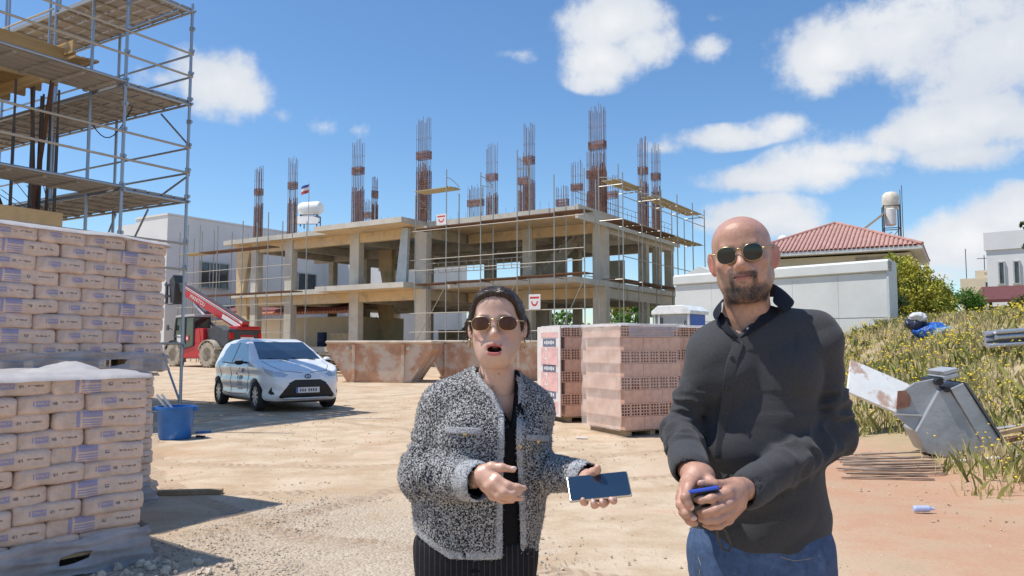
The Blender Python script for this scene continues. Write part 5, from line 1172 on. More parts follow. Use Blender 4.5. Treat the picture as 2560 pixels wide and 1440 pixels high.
tm = Matrix.Translation(bp0.lerp(bp1_, .74) + Vector((-.225, 0, 0)) - o * .06) @ Matrix(((0, 0, -1, 0), (-bd.y, o.y, 0, 0), (-bd.z, o.z, 0, 0), (0, 0, 0, 1)))
text('boom_lettering', 'MANITOU', .30, M_WHITE, tel, tm)
MB().beam(bp1_, bp1_ + bd * .9, .30, .38, up).build('inner_boom', M_GREYM, tel)
MB().prism([(2.7, 3.3), (3.0, 3.4), (3.15, 4.6), (2.8, 4.9), (2.6, 4.4)], -.35, .35, 'yzx').build('boom_head', M_GREYM, tel, bevel=.03)
m = MB(); m.box((0, 3.15, 3.75), (1.2, .08, .12)); m.box((0, 3.15, 4.35), (1.2, .08, .12))
for s in (-.5, 0, .5): m.box((s, 3.17, 4.05), (.08, .07, .9))
m.build('carriage', mat('worn_grey', (.28, .29, .30), .5, metal=.4), tel)
for s in (-.4, .4): MB().prism([(3.19, 4.4), (3.25, 4.4), (3.25, 3.42), (4.35, 3.36), (4.35, 3.33), (3.19, 3.34)], s - .06, s + .06, 'yzx').build('fork', M_GREYM, tel)
MB().tube((-.05, -.9, 1.7), (-.05, 1.3, 3.35), .09, 10).build('lift_cylinder', M_ALLOY, tel); MB().tube((-1.16, 1.45, 1.9), (-1.4, 1.5, 2.0), .02, 6).build('mirror_arm', M_GREYM, tel); MB().box((-1.42, 1.5, 2.0), (.05, .16, .28)).build('mirror', M_GREYM, tel)
# ------------------------------------------------------------------ skips
M_SKIP = mat('skip_paint', (.56, .32, .205), .85, var=.18, scale=1.6, col2=(.66, .55, .45), c2=(.46, .60), c2scale=1.4, bump=.2, bscale=8); M_SKIPR = mat('skip_rim', (.60, .50, .40), .8, var=.2, scale=2)
def skip(label, loc, rot, L=3.6, Lb=2.25, Wd=1.75, H=1.35):
    t = thing('skip', label, 'skip', loc, rot, 'rusty skips in front of the frame'); th = .04; h = Wd / 2
    side_ = [(-L / 2, H), (-L / 2 - .05, H - .22), (-Lb / 2, .06), (Lb / 2, .06), (L / 2 + .05, H - .22), (L / 2, H)]
    for y in (-h, h - th): MB().prism(side_, y, y + th, 'xzy').build('side_plate', M_SKIP, t)
    for s in (-1, 1):
        MB().prism([(s * Lb / 2, .06), (s * (L / 2 + .05), H - .22), (s * (L / 2), H), (s * (L / 2 - .05), H), (s * (L / 2), H - .2), (s * (Lb / 2 - .05), .06)], -h + th + .002, h - th - .002, 'xzy').build('end_plate', M_SKIP, t)
    MB().bx((-Lb / 2, -h + .002, 0), (Lb / 2, h - .002, .058)).build('floor', M_SKIP, t)
    m = MB()
    for y in (-h - .02, h + .02): m.tube((-L / 2 - .03, y, H), (L / 2 + .03, y, H), .05, 8)
    for s in (-1, 1): m.tube((s * (L / 2 + .03), -h, H), (s * (L / 2 + .03), h, H), .05, 8)
    m.build('rim', M_SKIPR, t)
    for y in (-h - .05, h + .05):
        for x in (-.85, .85): MB().bx((x - .05, y - .05, .1), (x + .05, y + .05, H - .08)).build('rib', M_SKIP, t)
        for x in (-1.05, 1.05): MB().tube((x, y - .09, H - .22), (x, y + .09, H - .22), .07, 10).build('lifting_lug', M_SKIPR, t)
    MB().bx((-L / 2 + .25, -h + .15, H - .35), (L / 2 - .25, h - .15, H - .30)).build('load', mat('rubble_load', (.42, .36, .29), .95, var=.4, scale=9, bump=1, bscale=12), t)
    return t
def onG(x, D): X = (x - 1280) / F_PX * D; return Vector((X, D, gzf(X, D)))
skip('rusty orange skip right of the white car', onG(966, 27.3), R(-7))
skip('middle rusty skip half hidden behind the woman', onG(1168, 29.5), R(8), 3.0, 1.9)
skip('rusty skip between the woman and the brick pallets', onG(1335, 28.5), R(14), 3.2, 2.0)
# ------------------------------------------------------------------ things lying about
M_BUCK = mat('blue_bucket_plastic', (.02, .14, .46), .45, var=.15, scale=4, col2=(.25, .33, .42), c2=(.60, .72)); M_ALU = mat('aluminium', (.62, .62, .63), .35, metal=.7, var=.1); M_STEEL = mat('bucket_steel', (.40, .425, .44), .5, metal=.35, var=.14, scale=3, col2=(.46, .44, .40), c2=(.5, .7), bump=.25, bscale=14)
bu = thing('mortar_bucket', 'blue plastic mortar bucket holding tools under the scaffold pole', 'bucket', onG(447, 12.0))
MB().lathe([(.215, 0), (.235, .03), (.265, .44), (.285, .455), (.285, .49), (.262, .49), (.255, .44), (.22, .05), (.0, .04)], 28).build('tub', M_BUCK, bu, angle=50)
for a in (R(10), R(190)): MB().box((.29 * math.cos(a), .29 * math.sin(a), .45), (.06, .1, .06), a).build('lug', M_BUCK, bu)
for x, y, l in ((-.10, 0, .52), (-.05, .06, .5)):
    t = tag(MB().beam((bu.location.x + x + .22, 12 + y, bu.location.z + .12), (bu.location.x + x - .20, 12 + y, bu.location.z + .66), .055, .02).build('spirit_level', M_ALU), ('longer' if l > .51 else 'shorter') + ' aluminium straightedge leaning in the blue bucket', 'tool', 'tools standing in the blue bucket')
tag(MB().beam(onG(497, 12.6) + Vector((0, 0, .02)), onG(536, 12.7) + Vector((0, 0, .02)), .05, .03).build('blue_batten', M_BUCK), 'short blue stick lying right of the bucket', 'stick')
tag(MB().beam(onG(500, 12.1) + Vector((0, 0, .02)), onG(520, 12.05) + Vector((0, 0, .02)), .04, .03).build('dark_offcut', M_BLKP), 'little black offcut on the ground right of the bucket', 'offcut')
tag(MB().box(onG(470, 7.75) + Vector((0, 0, .025)), (.75, .09, .045), R(8)).build('timber_batten', M_PALW, bevel=.004), 'weathered timber batten on the ground beside the tall bag stack', 'batten')
pb = thing('loader_bucket', 'grey steel loader bucket standing on its end at the foot of the bank', 'bucket', Vector((5.58, 9.95, gzf(5.58, 9.95) - .06)), R(-14))
def q8(pts): return [((a - 780) / 515, (1040 - b) / 515) for a, b in pts]
MB().prism(q8([(430, 765), (455, 690), (470, 610), (560, 545), (690, 515), (715, 600), (660, 700), (600, 860), (560, 870)]), .02, .07, 'xzy').build('side_plate', M_STEEL, pb, bevel=.006)
MB().prism(q8([(452, 600), (500, 596), (528, 640), (520, 700), (440, 720)]), -.012, .018, 'xzy').build('worn_notch', M_RUST, pb)
MB().prism(q8([(690, 592), (752, 580), (985, 1005), (760, 1030), (610, 1000), (545, 860)]), -.06, .62, 'xzy').build('shell', M_STEEL, pb, bevel=.012)
MB().prism(q8([(755, 578), (832, 540), (1112, 1045), (988, 1040)]), -.10, .66, 'xzy').build('back_plate', M_STEEL, pb, bevel=.01)
MB().prism(q8([(834, 536), (850, 540), (1128, 1042), (1114, 1045)]), -.14, .70, 'xzy').build('cutting_edge', mat('edge_steel', (.16, .17, .18), .5, metal=.4), pb)
for k in (0, 1): MB().prism(q8([(705, 500 - k * 33), (800, 475 - k * 33), (812, 500 - k * 33), (722, 530 - k * 33)]), -.1, .6, 'xzy').build('hinge_lug', M_STEEL, pb, bevel=.012)
m = MB(); m.tube((q8([(690, 520)])[0][0], -.13, q8([(690, 535)])[0][1]), (q8([(690, 520)])[0][0], .64, q8([(690, 535)])[0][1]), .045, 10); m.tube((q8([(735, 588)])[0][0], -.13, q8([(735, 585)])[0][1]), (q8([(735, 588)])[0][0], .64, q8([(735, 585)])[0][1]), .035, 10); m.build('pivot_pin', M_BLKP, pb)
MB().beam((q8([(430, 750)])[0][0], -.01, q8([(430, 752)])[0][1]), (q8([(590, 755)])[0][0], .0, q8([(590, 757)])[0][1]), .02, .02).build('weld_seam', M_ALU, pb)
wbp = P(2196, 972, 12.4); wbd = thing('tilted_board', 'dirty white board lying tilted against the bank behind the man', 'board', wbp, R(-10))
o = MB().box((0, 0, 0), (.98, .72, .05)).build('sheet', mat('dirty_white', (.78, .77, .74), .7, var=.05, col2=(.50, .34, .26), c2=(.52, .62), c2scale=2.2), wbd, bevel=.004); o.rotation_euler = (R(48), R(24), R(4))
def bundle(name, label, cat, items, group=None):
    c = sum((Vector(i[0]) for i in items), Vector()) / len(items); t = thing(name, label, cat, c, 0, group)
    for p, q, r, m, nm in items: tube(t, nm, Vector(p) - c, Vector(q) - c, r, m, 8)
    return t
it = []
for i in range(9):
    p = P(2462 + (i * 7) % 22, 893, 14.6); r0 = i // 3; z = gzf(p.x + .8, 14.7) - .05 + .10 + .10 * r0
    it.append(((p.x, 14.5 + (i % 3) * .13, z), (p.x + 3.2, 14.3 + (i % 3) * .13, z + .22), .045, M_ALU, 'pipe'))
bundle('pipe_stack', 'stack of pale metal pipes lying on the bank at the right edge', 'pipes', it)
def onB(x, y, D, dz=.03): p = P(x, y, D); return Vector((p.x, D, gzf(p.x, D) + dz))
for k, (a, b, r, m, lb, nm) in enumerate(((onB(2405, 0, 10.9, .05), onB(2600, 0, 10.2, .06), .022, M_ALU, 'thin pale pipe lying along the bank behind the loader bucket', 'pipe'), (onB(2335, 0, 9.3, .05), onB(2640, 0, 8.7, .05), .02, mat('white_pipe', (.72, .72, .72), .5), 'long white pipe lying on the weeds in front of the loader bucket', 'pipe'))):
    tag(MB().tube(a, b, r, 8).build('ground_pipe', m), lb, nm, 'pipes lying at the foot of the bank')
for k, (x0, x1, D) in enumerate(((2420, 2600, 10.5), (2440, 2620, 10.0), (2430, 2600, 9.6))):
    tag(MB().beam(onB(x0, 0, D, .05), onB(x1, 0, D - .3, .07), .12, .05).build('scrap_board', (M_PALW, M_PLKB, M_PALW)[k], bevel=.003), ('pale board on the bank right of the loader bucket, farthest of the three', 'dark brown board on the bank between two pale ones', 'pale board on the bank right of the loader bucket, closest of the three')[k], 'board', 'boards right of the loader bucket')
rr = random.Random(4); t = thing('slat_pile', 'flat pile of thin weathered slats on the ground beside the man', 'slats', onB(2225, 0, 9.1, 0))
for i in range(18):
    D = 8.6 + i * .095; a = onB(2050 + rr.uniform(0, 70), 0, D, .02 + rr.uniform(0, .03)); b = onB(2290 + rr.uniform(-30, 40), 0, D + rr.uniform(-.15, .1), .02 + rr.uniform(0, .03)); c = Vector(t.location)
    MB().beam(a - c, b - c, .035, .014).build('slat', mat('weathered_slat', (.36, .27, .20), .9, var=.3, scale=4), t)
# heap of blue sheeting and bags on the bank
hpos = P(2310, 800, 21); hz_ = gzf(hpos.x, 21)
def lump(name, m, seed, c, r, parent, h=.022):
    S = SDF(np.array(c) - np.array(r) * 1.7, np.array(c) + np.array(r) * 1.7, h); q = random.Random(seed)
    for i in range(7): S.ell([c[k] + q.uniform(-.6, .6) * r[k] for k in range(3)], [r[k] * q.uniform(.4, .75) for k in range(3)], .12)
    S.warp(lambda X, Y, Z: .06 * (np.abs(wav(X, Y, Z, seed, 16, 7)) - .4) + .035 * (np.abs(wav(X, Y, Z, seed + 5, 38, 7)) - .4)); return link(name, npmesh(name, *S.mesh(1), [m], True), parent)
t = thing('rubbish_heap', 'crumpled heap of blue sheeting and rubbish bags among the weeds', 'rubbish', (hpos.x, 21, hz_))
lump('blue_sheet', mat('blue_tarpaulin', (.02, .12, .48), .35, var=.3, scale=4, col2=(.10, .30, .62), c2=(.5, .6)), 1, (.1, 0, .26), (.48, .32, .20), t); lump('dark_bag', mat('dark_bag', (.03, .035, .06), .3), 2, (-.2, .1, .40), (.28, .22, .17), t); lump('white_bag', mat('white_bag', (.6, .6, .6), .5), 3, (-.14, .05, .58), (.2, .18, .09), t); lump('pale_blue_sheet', mat('pale_blue_sheet', (.25, .45, .66), .4, var=.2), 4, (.35, -.2, .14), (.26, .2, .13), t)
tag(link('plastic_bottle', MB().lathe([(.02, 0), (.028, .01), (.028, .13), (.012, .16), (.012, .18)], 12, (0, 0, 0), Matrix.Rotation(R(90), 3, 'Y')).mesh('plastic_bottle', [mat('pale_blue_plastic', (.45, .52, .75), .3)]), None, Matrix.Translation(onB(2236, 0, 6.95, .03))), 'small crushed blue and white plastic bottle on the red earth', 'bottle')
for i, (x, D, l) in enumerate(((1452, 12.0, .17), (1200, 9.5, .09))): tag(MB().box(onG(x, D) + Vector((0, 0, .012)), (l, .07, .01), .3 * i).build('paper_scrap', M_WHITE), ('flat white scrap of paper near the brick pallets', 'tiny white scrap of paper on the open ground')[i], 'scrap', 'paper scraps on the ground')
# lumps of broken stone by the near pallet
rr = np.random.RandomState(2); V = []; Fs = []
for i in range(46):
    x = -2.28 + rr.uniform(-.35, .55); y = 5.15 + rr.uniform(-.28, .22) - .2 * (x + 2.2); s = rr.uniform(.012, .034); S = MB().sphere((0, 0, 0), 1, 7, 5); v = np.array(S.v) * s * rr.uniform(.6, 1.2, 3); v = v + rr.normal(0, s * .14, v.shape); n = len(V); V += [tuple(q) for q in v + np.array([x, y, s * .4])]; Fs += [tuple(a + n for a in f) for f in S.f]
me = bpy.data.meshes.new('rubble'); me.from_pydata(V, [], Fs); me.materials.append(mat('limestone', (.56, .47, .37), .9, var=.25, scale=12)); tag(link('rubble', me), 'broken pale stones at the foot of the near pallet', kind='stuff')
# materials stored in and before the frame
t = thing('block_stack', 'stack of pale blocks stored in the ground floor of the frame', 'blocks', BM @ Vector((-7.6, 2.2, Z0)), BR)
for i in range(4):
    for j in range(2): board(t, 'block', (-.75 + i * .5, 0, .2 + j * .4), (.48, .6, .38), M_SOFF)
t = thing('oil_drum', 'dark blue drum standing on the ground floor of the frame', 'drum', BM @ Vector((-9.2, 1.8, Z0)))
MB().lathe([(.29, 0), (.29, .28), (.305, .3), (.29, .32), (.29, .56), (.305, .58), (.29, .6), (.29, .88), (.27, .86), (0, .86)], 18).build('body', mat('navy_paint', (.02, .03, .09), .5), t, angle=40)
t = thing('timber_pile', 'untidy pile of timber and tubes before the frame right of the car', 'timber pile', onG(850, 31))
for i in range(16):
    a = rr.uniform(-.35, .35); c = Vector((rr.uniform(-1.2, 1.6), rr.uniform(-.8, .8), .08 + .055 * i)); d = Vector((math.cos(a), math.sin(a), rr.uniform(-.06, .06))) * rr.uniform(.9, 1.7); m = MB(); m.beam(c - d, c + d, .1, .07); m.build('timber', (M_PALW, M_PLKB, M_SOFF, M_BLK)[i % 4], t)
# ------------------------------------------------------------------ the two people
def paint(me, C):
    a = me.color_attributes.new('pig', 'FLOAT_COLOR', 'POINT'); C = np.concatenate([C, np.ones((len(C), 1))], 1).astype(np.float32); a.data.foreach_set('color', C.ravel())
def pig_mat(name, rough, sss=0., var=.06, scale=120, bump=.1, bscale=500, spec=.4, coat=0):
    m = mat(name, (.5, .5, .5), rough, var=var, scale=scale, bump=bump, bscale=bscale, spec=spec, sss=sss, coat=coat); t = m.node_tree; b = bsdf(m)
    src = b.inputs['Base Color'].links[0].from_socket; v = nn(t, 'ShaderNodeVertexColor'); v.layer_name = 'pig'
    sc = nn(t, 'ShaderNodeVectorMath', operation='SCALE'); sc.inputs['Scale'].default_value = 2; lk(t, src, sc.inputs[0])
    lk(t, mixc(t, 1., v.outputs[0], sc.outputs[0], 'MULTIPLY'), b.inputs['Base Color']); return m
M_SKIN = pig_mat('skin', .40, .12, .09, 90, .15, 420, .5); M_SKINW = pig_mat('fair_skin', .38, .14, .04, 90, .04, 420, .5)
def pmap(D0): return lambda x, y, dd=0.: np.array(P(x, y, D0 + dd))
def rotm(roll, yaw, pitch): return np.array((Matrix.Rotation(R(yaw), 3, 'Z') @ Matrix.Rotation(-R(roll), 3, 'Y') @ Matrix.Rotation(R(pitch), 3, 'X')))
def mixv(C, k, col, n=1): k = np.clip(k, 0, 1)[:, None]; return C * (1 - k) + np.array(col) * k
def ss(x, a, b): t = np.clip((x - a) / (b - a), 0, 1); return t * t * (3 - 2 * t)
def part_np(name, V, Fq, m, parent, C=None, smooth=True):
    me = npmesh(name, toloc(V, parent), Fq, [m], smooth)
    if C is not None: paint(me, C)
    return link(name, me, parent)
def cat(*vf):
    V, Fq, n = [], [], 0
    for v, f in vf: V.append(v); Fq.append(f + n); n += len(v)
    return np.concatenate(V), np.concatenate(Fq)
def hand(h, segs, pads, lo_hi=None, nails=()):                  # fingers as chains grown together with the palm
    pts = np.array([p for ch, rs_ in segs for p in ch] + [c for c, r in pads]); S = SDF(pts.min(0) - .035, pts.max(0) + .035, h)
    for c, r in pads: S.ell(c, r, .018)
    for ch, rs_ in segs: S.chain(ch, rs_, .007)
    return S
def ribbon(name, rows, m, parent, th=.0025):
    rows = [[Vector(p) for p in r] for r in rows]; n = len(rows[0]); vs = [p for r in rows for p in r]
    fs = [(i * n + k, i * n + k + 1, (i + 1) * n + k + 1, (i + 1) * n + k) for i in range(len(rows) - 1) for k in range(n - 1)]
    o = MB().add(vs, fs).build(name, m, parent, smooth=True, world=True); md = o.modifiers.new('thick', 'SOLIDIFY'); md.thickness = th; md.offset = 0
    sd_ = o.modifiers.new('sub', 'SUBSURF'); sd_.levels = sd_.render_levels = 2; return o
# ---- heads share a builder; the numbers make the two faces
def head(p, h=.0036):
    S = SDF((-.125, -.155, -.36), (.125, .15, .14), h)
    for c, r in p['skull']: S.ell(c, r, .035)
    for c, r in p['soft']: S.ell((c[0], c[1], c[2]), r, .022); 
    for c, r in p['pairs']:
        for s in (-1, 1): S.ell((s * c[0], c[1], c[2]), r, .022)
    for s in (-1, 1):
        S.cone((s * p['jaw'][0], .0, p['jaw'][1]), (s * .022, -.064, p['chin'] + .014), .021, .017, .035)
        S.ell((s * .035, -.102, -.004), (.019, p['brow'][2], .012), .016, op='sub'); S.ell((s * .034, -.080, -.004), (.0135, .0135, .0125), .004)
        e = p['ear']; rot = np.array(Matrix.Rotation(R(s * p['earturn']), 3, 'Z') @ Matrix.Rotation(R(-12), 3, 'X'))
        S.ell((s * e[0], .018, e[1]), (.0085, .021, e[2]), .006, rot); S.ell((s * (e[0] + .008), .012, e[1] + .004), (.006, .010, e[2] * .55), .005, rot, 'sub'); S.ell((s * (e[0] - .004), .012, e[1] - e[2] * .75), (.007, .009, .011), .006)
    S.cone((-.04, p['brow'][1], .016), (.04, p['brow'][1], .016), p['brow'][0], k=.02)
    n = p['nose']; q_ = p.get('ns', 1.0); S.cone((0, -.088, .006), (0, n[0] + .004, n[1] + .008), .0075 * q_, .0105 * q_, .014); S.ell((0, n[0], n[1]), (.0125 * q_, .0115, .0105 * q_), .010)
    for s in (-1, 1): S.ell((s * .0135 * q_, n[0] + .014, n[1] - .003), (.0085 * q_, .0105, .0085 * q_), .008); S.ell((s * .0065, n[0] + .008, n[1] - .0125), (.0042, .0055, .004), .003, op='sub')
    mz = p['mouth']; my = p['mouth_y']
    S.ell((0, my + .014, mz), (.033, .022, .026), .025)
    if p['open']:
        S.ell((0, my - .001, mz + .009), (.0225, .0065, .0050), .008); S.ell((0, my + .001, mz - .0125), (.0195, .0075, .0060), .008)
        S.ell((0, my + .002, mz - .001), (.0195, .022, .0078), .005, op='sub')
    else:
        S.ell((0, my, mz + .0045), (.023, .006, .0038), .008); S.ell((0, my + .001, mz - .0055), (.021, .0065, .0045), .008); S.cone((-.024, my + .001, mz + .001), (.024, my + .001, mz + .001), .0022, k=.003, op='sub', flat=((0, 1, 0), 2.5))
    for a, b, r1, r2 in p['neck']: S.cone(a, b, r1, r2, .03)
    S.put(lambda X, Y, Z: (p['cut'] - Z) + 0 * X + 0 * Y, (-.2, -.2, -.5), (.2, .2, p['cut'] + .03), 0, 'and') if False else None
    p['field'] = S; return S.mesh(2)
def specs(parent, M4, lens, cx, yy, zz, gold, lensm, arm, tilt=0):
    """sunglasses: two wire rings, lenses, bridge, nose pads and side arms in head space"""
    g = MB(); Ls = []; n = 28
    for s in (-1, 1):
        ring = []
        for i in range(n + 1):
            a = 2 * math.pi * i / n; c_, s_ = math.cos(a), math.sin(a); e = 2.4
            x = lens[0] * math.copysign(abs(c_) ** (2 / e), c_); z = lens[1] * math.copysign(abs(s_) ** (2 / e), s_) - (.12 * lens[1] if s_ > 0 else -.0) * abs(c_) * 0
            X = s * cx + x; ring.append(Vector((X, yy + 2.6 * X * X + 2.0 * z * z, zz + z)))
        g.path(ring, .0013, 6)
        c = Vector((s * cx, yy + 2.6 * cx * cx - .0012, zz))
        L = MB(); Ls.append(L); vs_ = [c]
        for f_ in (.35, .7, 1.0): vs_ += [Vector((c.x + (v.x - c.x) * f_, yy + 2.6 * (c.x + (v.x - c.x) * f_) ** 2 + 2.0 * ((v.z - zz) * f_) ** 2 - .0012, c.z + (v.z - c.z) * f_)) for v in ring[:-1]]
        L.add(vs_, [(0, 1 + i, 1 + (i + 1) % n) for i in range(n)] + [(1 + k * n + i, 1 + k * n + n + i, 1 + k * n + n + (i + 1) % n, 1 + k * n + (i + 1) % n) for k in (0, 1) for i in range(n)])
        o = Vector((s * (cx + lens[0]), yy + 2.6 * (cx + lens[0]) ** 2, zz + lens[1] * .35))
        g.path([o, Vector((s * arm[0], yy + .03, zz + .008)), Vector((s * (arm[0] + .002), .0, zz + .010)), Vector((s * arm[0], .022, zz + .004))], [.0017, .0015, .0014, .0016], 6)
        g.path([Vector((s * (cx - lens[0]), yy + .004, zz)), Vector((s * .010, yy + .012, zz - .008))], .0009, 5)
    x0 = cx - lens[0]; g.path([Vector((-x0, yy + .001, zz + lens[1] * .45)), Vector((-x0 * .4, yy - .003, zz + lens[1] * .62)), Vector((x0 * .4, yy - .003, zz + lens[1] * .62)), Vector((x0, yy + .001, zz + lens[1] * .45))], .0016, 6)
    fr = g.mesh('sunglasses', gold, True); o = link('sunglasses', fr, parent, M4); [link('lens', L.mesh('lens', lensm, True), o) for L in Ls]; return o
def xf(V, Rm, c): return V @ Rm.T + c
def M4of(Rm, c, parent): return wmat(parent).inverted() @ (Matrix.Translation(Vector(c)) @ Matrix(Rm.tolist()).to_4x4())
M_GOLD = mat('gold_wire', (.55, .42, .24), .3, metal=1., var=.05); M_LENSM = mat('black_lens', (.012, .014, .014), .05, spec=.5); M_LENSW = mat('brown_lens', (.075, .026, .014), .07, spec=.22, alpha=.95)
# =================================================================== the man
J = pmap(2.25); mf = J(1900, 1400, .05); man = thing('person', 'bald bearded man in a dark grey shirt, gold-rimmed sunglasses and jeans, holding a blue phone', 'person', (mf[0], mf[1], gzf(mf[0], mf[1])))
Rm = rotm(6.5, -21, 5); hc_ = J(1855, 634, 0.0)
def loc_(w): return Rm.T @ (np.array(w) - hc_)
mh = dict(skull=[((0, .014, .028), (.0835, .103, .081)), ((0, -.018, -.035), (.0715, .073, .090)), ((0, -.020, -.086), (.055, .060, .044))],
    soft=[((0, -.078, -.112), (.026, .019, .019)), ((0, -.066, .045), (.055, .034, .045))], pairs=[((.047, -.062, -.030), (.025, .024, .022)), ((.03, -.066, -.058), (.022, .022, .024))],
    jaw=(.053, -.072), chin=-.128, ear=(.0895, -.018, .036), nose=(-.113, -.035), mouth=-.068, mouth_y=-.098, open=False, brow=(.009, -.088, .016), earturn=-36,
    neck=[((0, .018, -.07), tuple(loc_(J(1868, 800, .06))), .064, .066), (tuple(loc_(J(1868, 800, .06))), tuple(loc_(J(1880, 900, .075))), .066, .088)], cut=-.34)
Vh, Fh = head(mh); x, y, z = Vh.T
C = np.tile(np.array([.50, .285, .20]), (len(Vh), 1)); r0 = np.random.RandomState(1); nz_ = wav(x, y, z, 5, 220, 10) * .5 + wav(x, y, z, 6, 90, 6) * .5
C = mixv(C, ss(z, .02, .09) * .35, (.52, .25, .185)); C = mixv(C, ss(np.abs(x), .076, .088) * ss(-z, -.02, .03) * (y > -.01) * .8, (.52, .17, .13))
C = mixv(C, np.exp(-((np.abs(x) - .045) / .02) ** 2 - ((z + .032) / .02) ** 2) * (y < -.04) * .3, (.53, .22, .16)); C = mixv(C, np.exp(-(x / .014) ** 2 - ((z + .034) / .014) ** 2) * .35, (.54, .22, .17))
fr_ = y < .005; beard = np.zeros(len(Vh))
jl = z + .098 + .55 * np.abs(x) * 0; beard = np.maximum(beard, ss(-z, .084, .100) * ss(.066 - np.abs(x), -.004, .014) * fr_ * ss(-z, -1, 0) * ss(z, -.150, -.136))
beard = np.maximum(beard, np.exp(-((np.abs(x) - .031) / .0075) ** 4) * ss(-z, .050, .058) * ss(z, -.125, -.1) * fr_ * .95)                       # either side of the mouth
beard = np.maximum(beard, np.exp(-((z + .0565 + .12 * np.abs(x)) / .0058) ** 4) * ss(.033 - np.abs(x), 0, .006) * fr_ * (y < -.07))
beard = np.maximum(beard, np.exp(-((z + .083) / .006) ** 2 - (x / .007) ** 2) * fr_)
stub = ss(-z, .040 - .0, .085) * fr_ * .42 * ss(z, -.17, -.14); stub = np.maximum(stub, np.exp(-((np.abs(x) - .066) / .016) ** 2) * ss(-z, .02, .06) * ss(.03 - y, 0, .03) * .5 * ss(z, -.15, -.12))
C = mixv(C, stub * np.clip(.75 + nz_, .2, 1.2), (.17, .125, .10)); C = mixv(C, beard * np.clip(.70 + nz_ * .55, .2, .95), (.055, .047, .043))
lip = np.exp(-((z + .0685) / .0095) ** 4) * ss(.0245 - np.abs(x), 0, .006) * (y < -.088); C = mixv(C, lip * .85, (.40, .135, .12)); C = mixv(C, np.exp(-((z + .067) / .0022) ** 2) * ss(.026 - np.abs(x), 0, .004) * (y < -.08), (.12, .045, .04))
C = mixv(C, np.exp(-((z - .0175 - .06 * np.abs(x)) / .005) ** 2) * ss(np.abs(x), .008, .014) * ss(.056 - np.abs(x), 0, .01) * (y < -.06) * .6, (.10, .07, .055))
Vhw = xf(Vh, Rm, hc_); SK = (.50, .285, .20)
# arms and hidden trunk of the body, one skin with the head and the hands
def limb_body(pts_list, lo, hi, h=.014):
    S = SDF(lo, hi, h)
    for ch, rs_ in pts_list: S.chain(ch, rs_, .04)
    return S.mesh(1)
sL, eL, wL = J(2048, 872, .03), J(2080, 1085, .05), J(1868, 1222, -.22); sR, eR, wR = J(1774, 898, .02), J(1704, 1080, .04), J(1722, 1172, -.20)
hipL, hipR = J(1985, 1340, .06), J(1815, 1340, .06); kL, kR = np.array([hipL[0] + .02, 2.27, .50]), np.array([hipR[0] - .01, 2.26, .50]); aL, aR = np.array([hipL[0] + .04, 2.36, .09]), np.array([hipR[0] - .03, 2.33, .09])
Vb = limb_body([([J(1870, 830, .06), J(1890, 1000, .06), J(1895, 1180, .05), J(1900, 1320, .06)], [.06, .10, .10, .085]), ([J(1870, 850, .06), sL, eL, wL], [.05, .04, .034, .03]), ([J(1870, 850, .06), sR, eR, wR], [.05, .04, .034, .03]),
    ([J(1900, 1330, .07), hipL, kL, aL], [.085, .075, .055, .04]), ([J(1900, 1330, .07), hipR, kR, aR], [.085, .075, .055, .04]), ([aL, aL + np.array([.02, -.15, -.05])], [.04, .03]), ([aR, aR + np.array([-.03, -.15, -.05])], [.04, .03])], (.15, 1.85, .0), (1.25, 2.7, 1.65))
pts = lambda *a: [J(*q) for q in a]
FR = [.0105, .0098, .0088, .0075]
hl = hand(.0024, [(pts((1868, 1222, -.22), (1838, 1224, -.275)), [.030, .031]), (pts((1838, 1216, -.27), (1817, 1232, -.325), (1778, 1246, -.345), (1752, 1250, -.338), (1738, 1247, -.33)), [.016, .0125, .0108, .0095, .0080]),
    (pts((1842, 1232, -.27), (1822, 1258, -.33), (1790, 1274, -.350), (1764, 1280, -.340), (1748, 1280, -.328)), [.017, .0125, .0112, .0098, .0082]), (pts((1848, 1246, -.27), (1822, 1282, -.325), (1792, 1299, -.345), (1768, 1301, -.335), (1751, 1297, -.325)), [.017, .012, .0108, .0095, .008]),
    (pts((1852, 1262, -.26), (1822, 1300, -.315), (1798, 1314, -.325), (1778, 1316, -.315), (1762, 1312, -.305)), [.015, .0105, .0092, .0082, .007]), (pts((1858, 1216, -.25), (1822, 1212, -.285), (1786, 1211, -.315), (1752, 1209, -.322)), [.018, .0135, .0115, .0092])],
    [(J(1836, 1240, -.285), (.034, .026, .040)), (J(1826, 1258, -.305), (.022, .020, .034))]); Vl = hl.mesh(2)
hr_ = hand(.0024, [(pts((1722, 1172, -.20), (1740, 1192, -.255)), [.030, .033]), (pts((1738, 1196, -.27), (1722, 1218, -.315), (1713, 1243, -.345), (1721, 1260, -.348), (1728, 1268, -.340)), [.018, .0128, .011, .0096, .0082]),
    (pts((1728, 1198, -.255), (1706, 1230, -.30), (1702, 1262, -.33), (1715, 1284, -.345), (1732, 1294, -.342)), [.018, .0126, .0112, .0098, .0084]), (pts((1722, 1200, -.25), (1702, 1245, -.285), (1708, 1280, -.31), (1724, 1302, -.325), (1738, 1308, -.325)), [.017, .012, .0108, .0095, .008]),
    (pts((1720, 1200, -.24), (1706, 1255, -.265), (1714, 1290, -.285), (1728, 1308, -.30)), [.015, .0105, .0092, .0078]), (pts((1752, 1192, -.26), (1776, 1206, -.285), (1786, 1218, -.300), (1776, 1224, -.31)), [.02, .0145, .0118, .0094])],
    [(J(1748, 1190, -.250), (.040, .030, .034)), (J(1722, 1215, -.275), (.024, .026, .032))]); Vr = hr_.mesh(2)
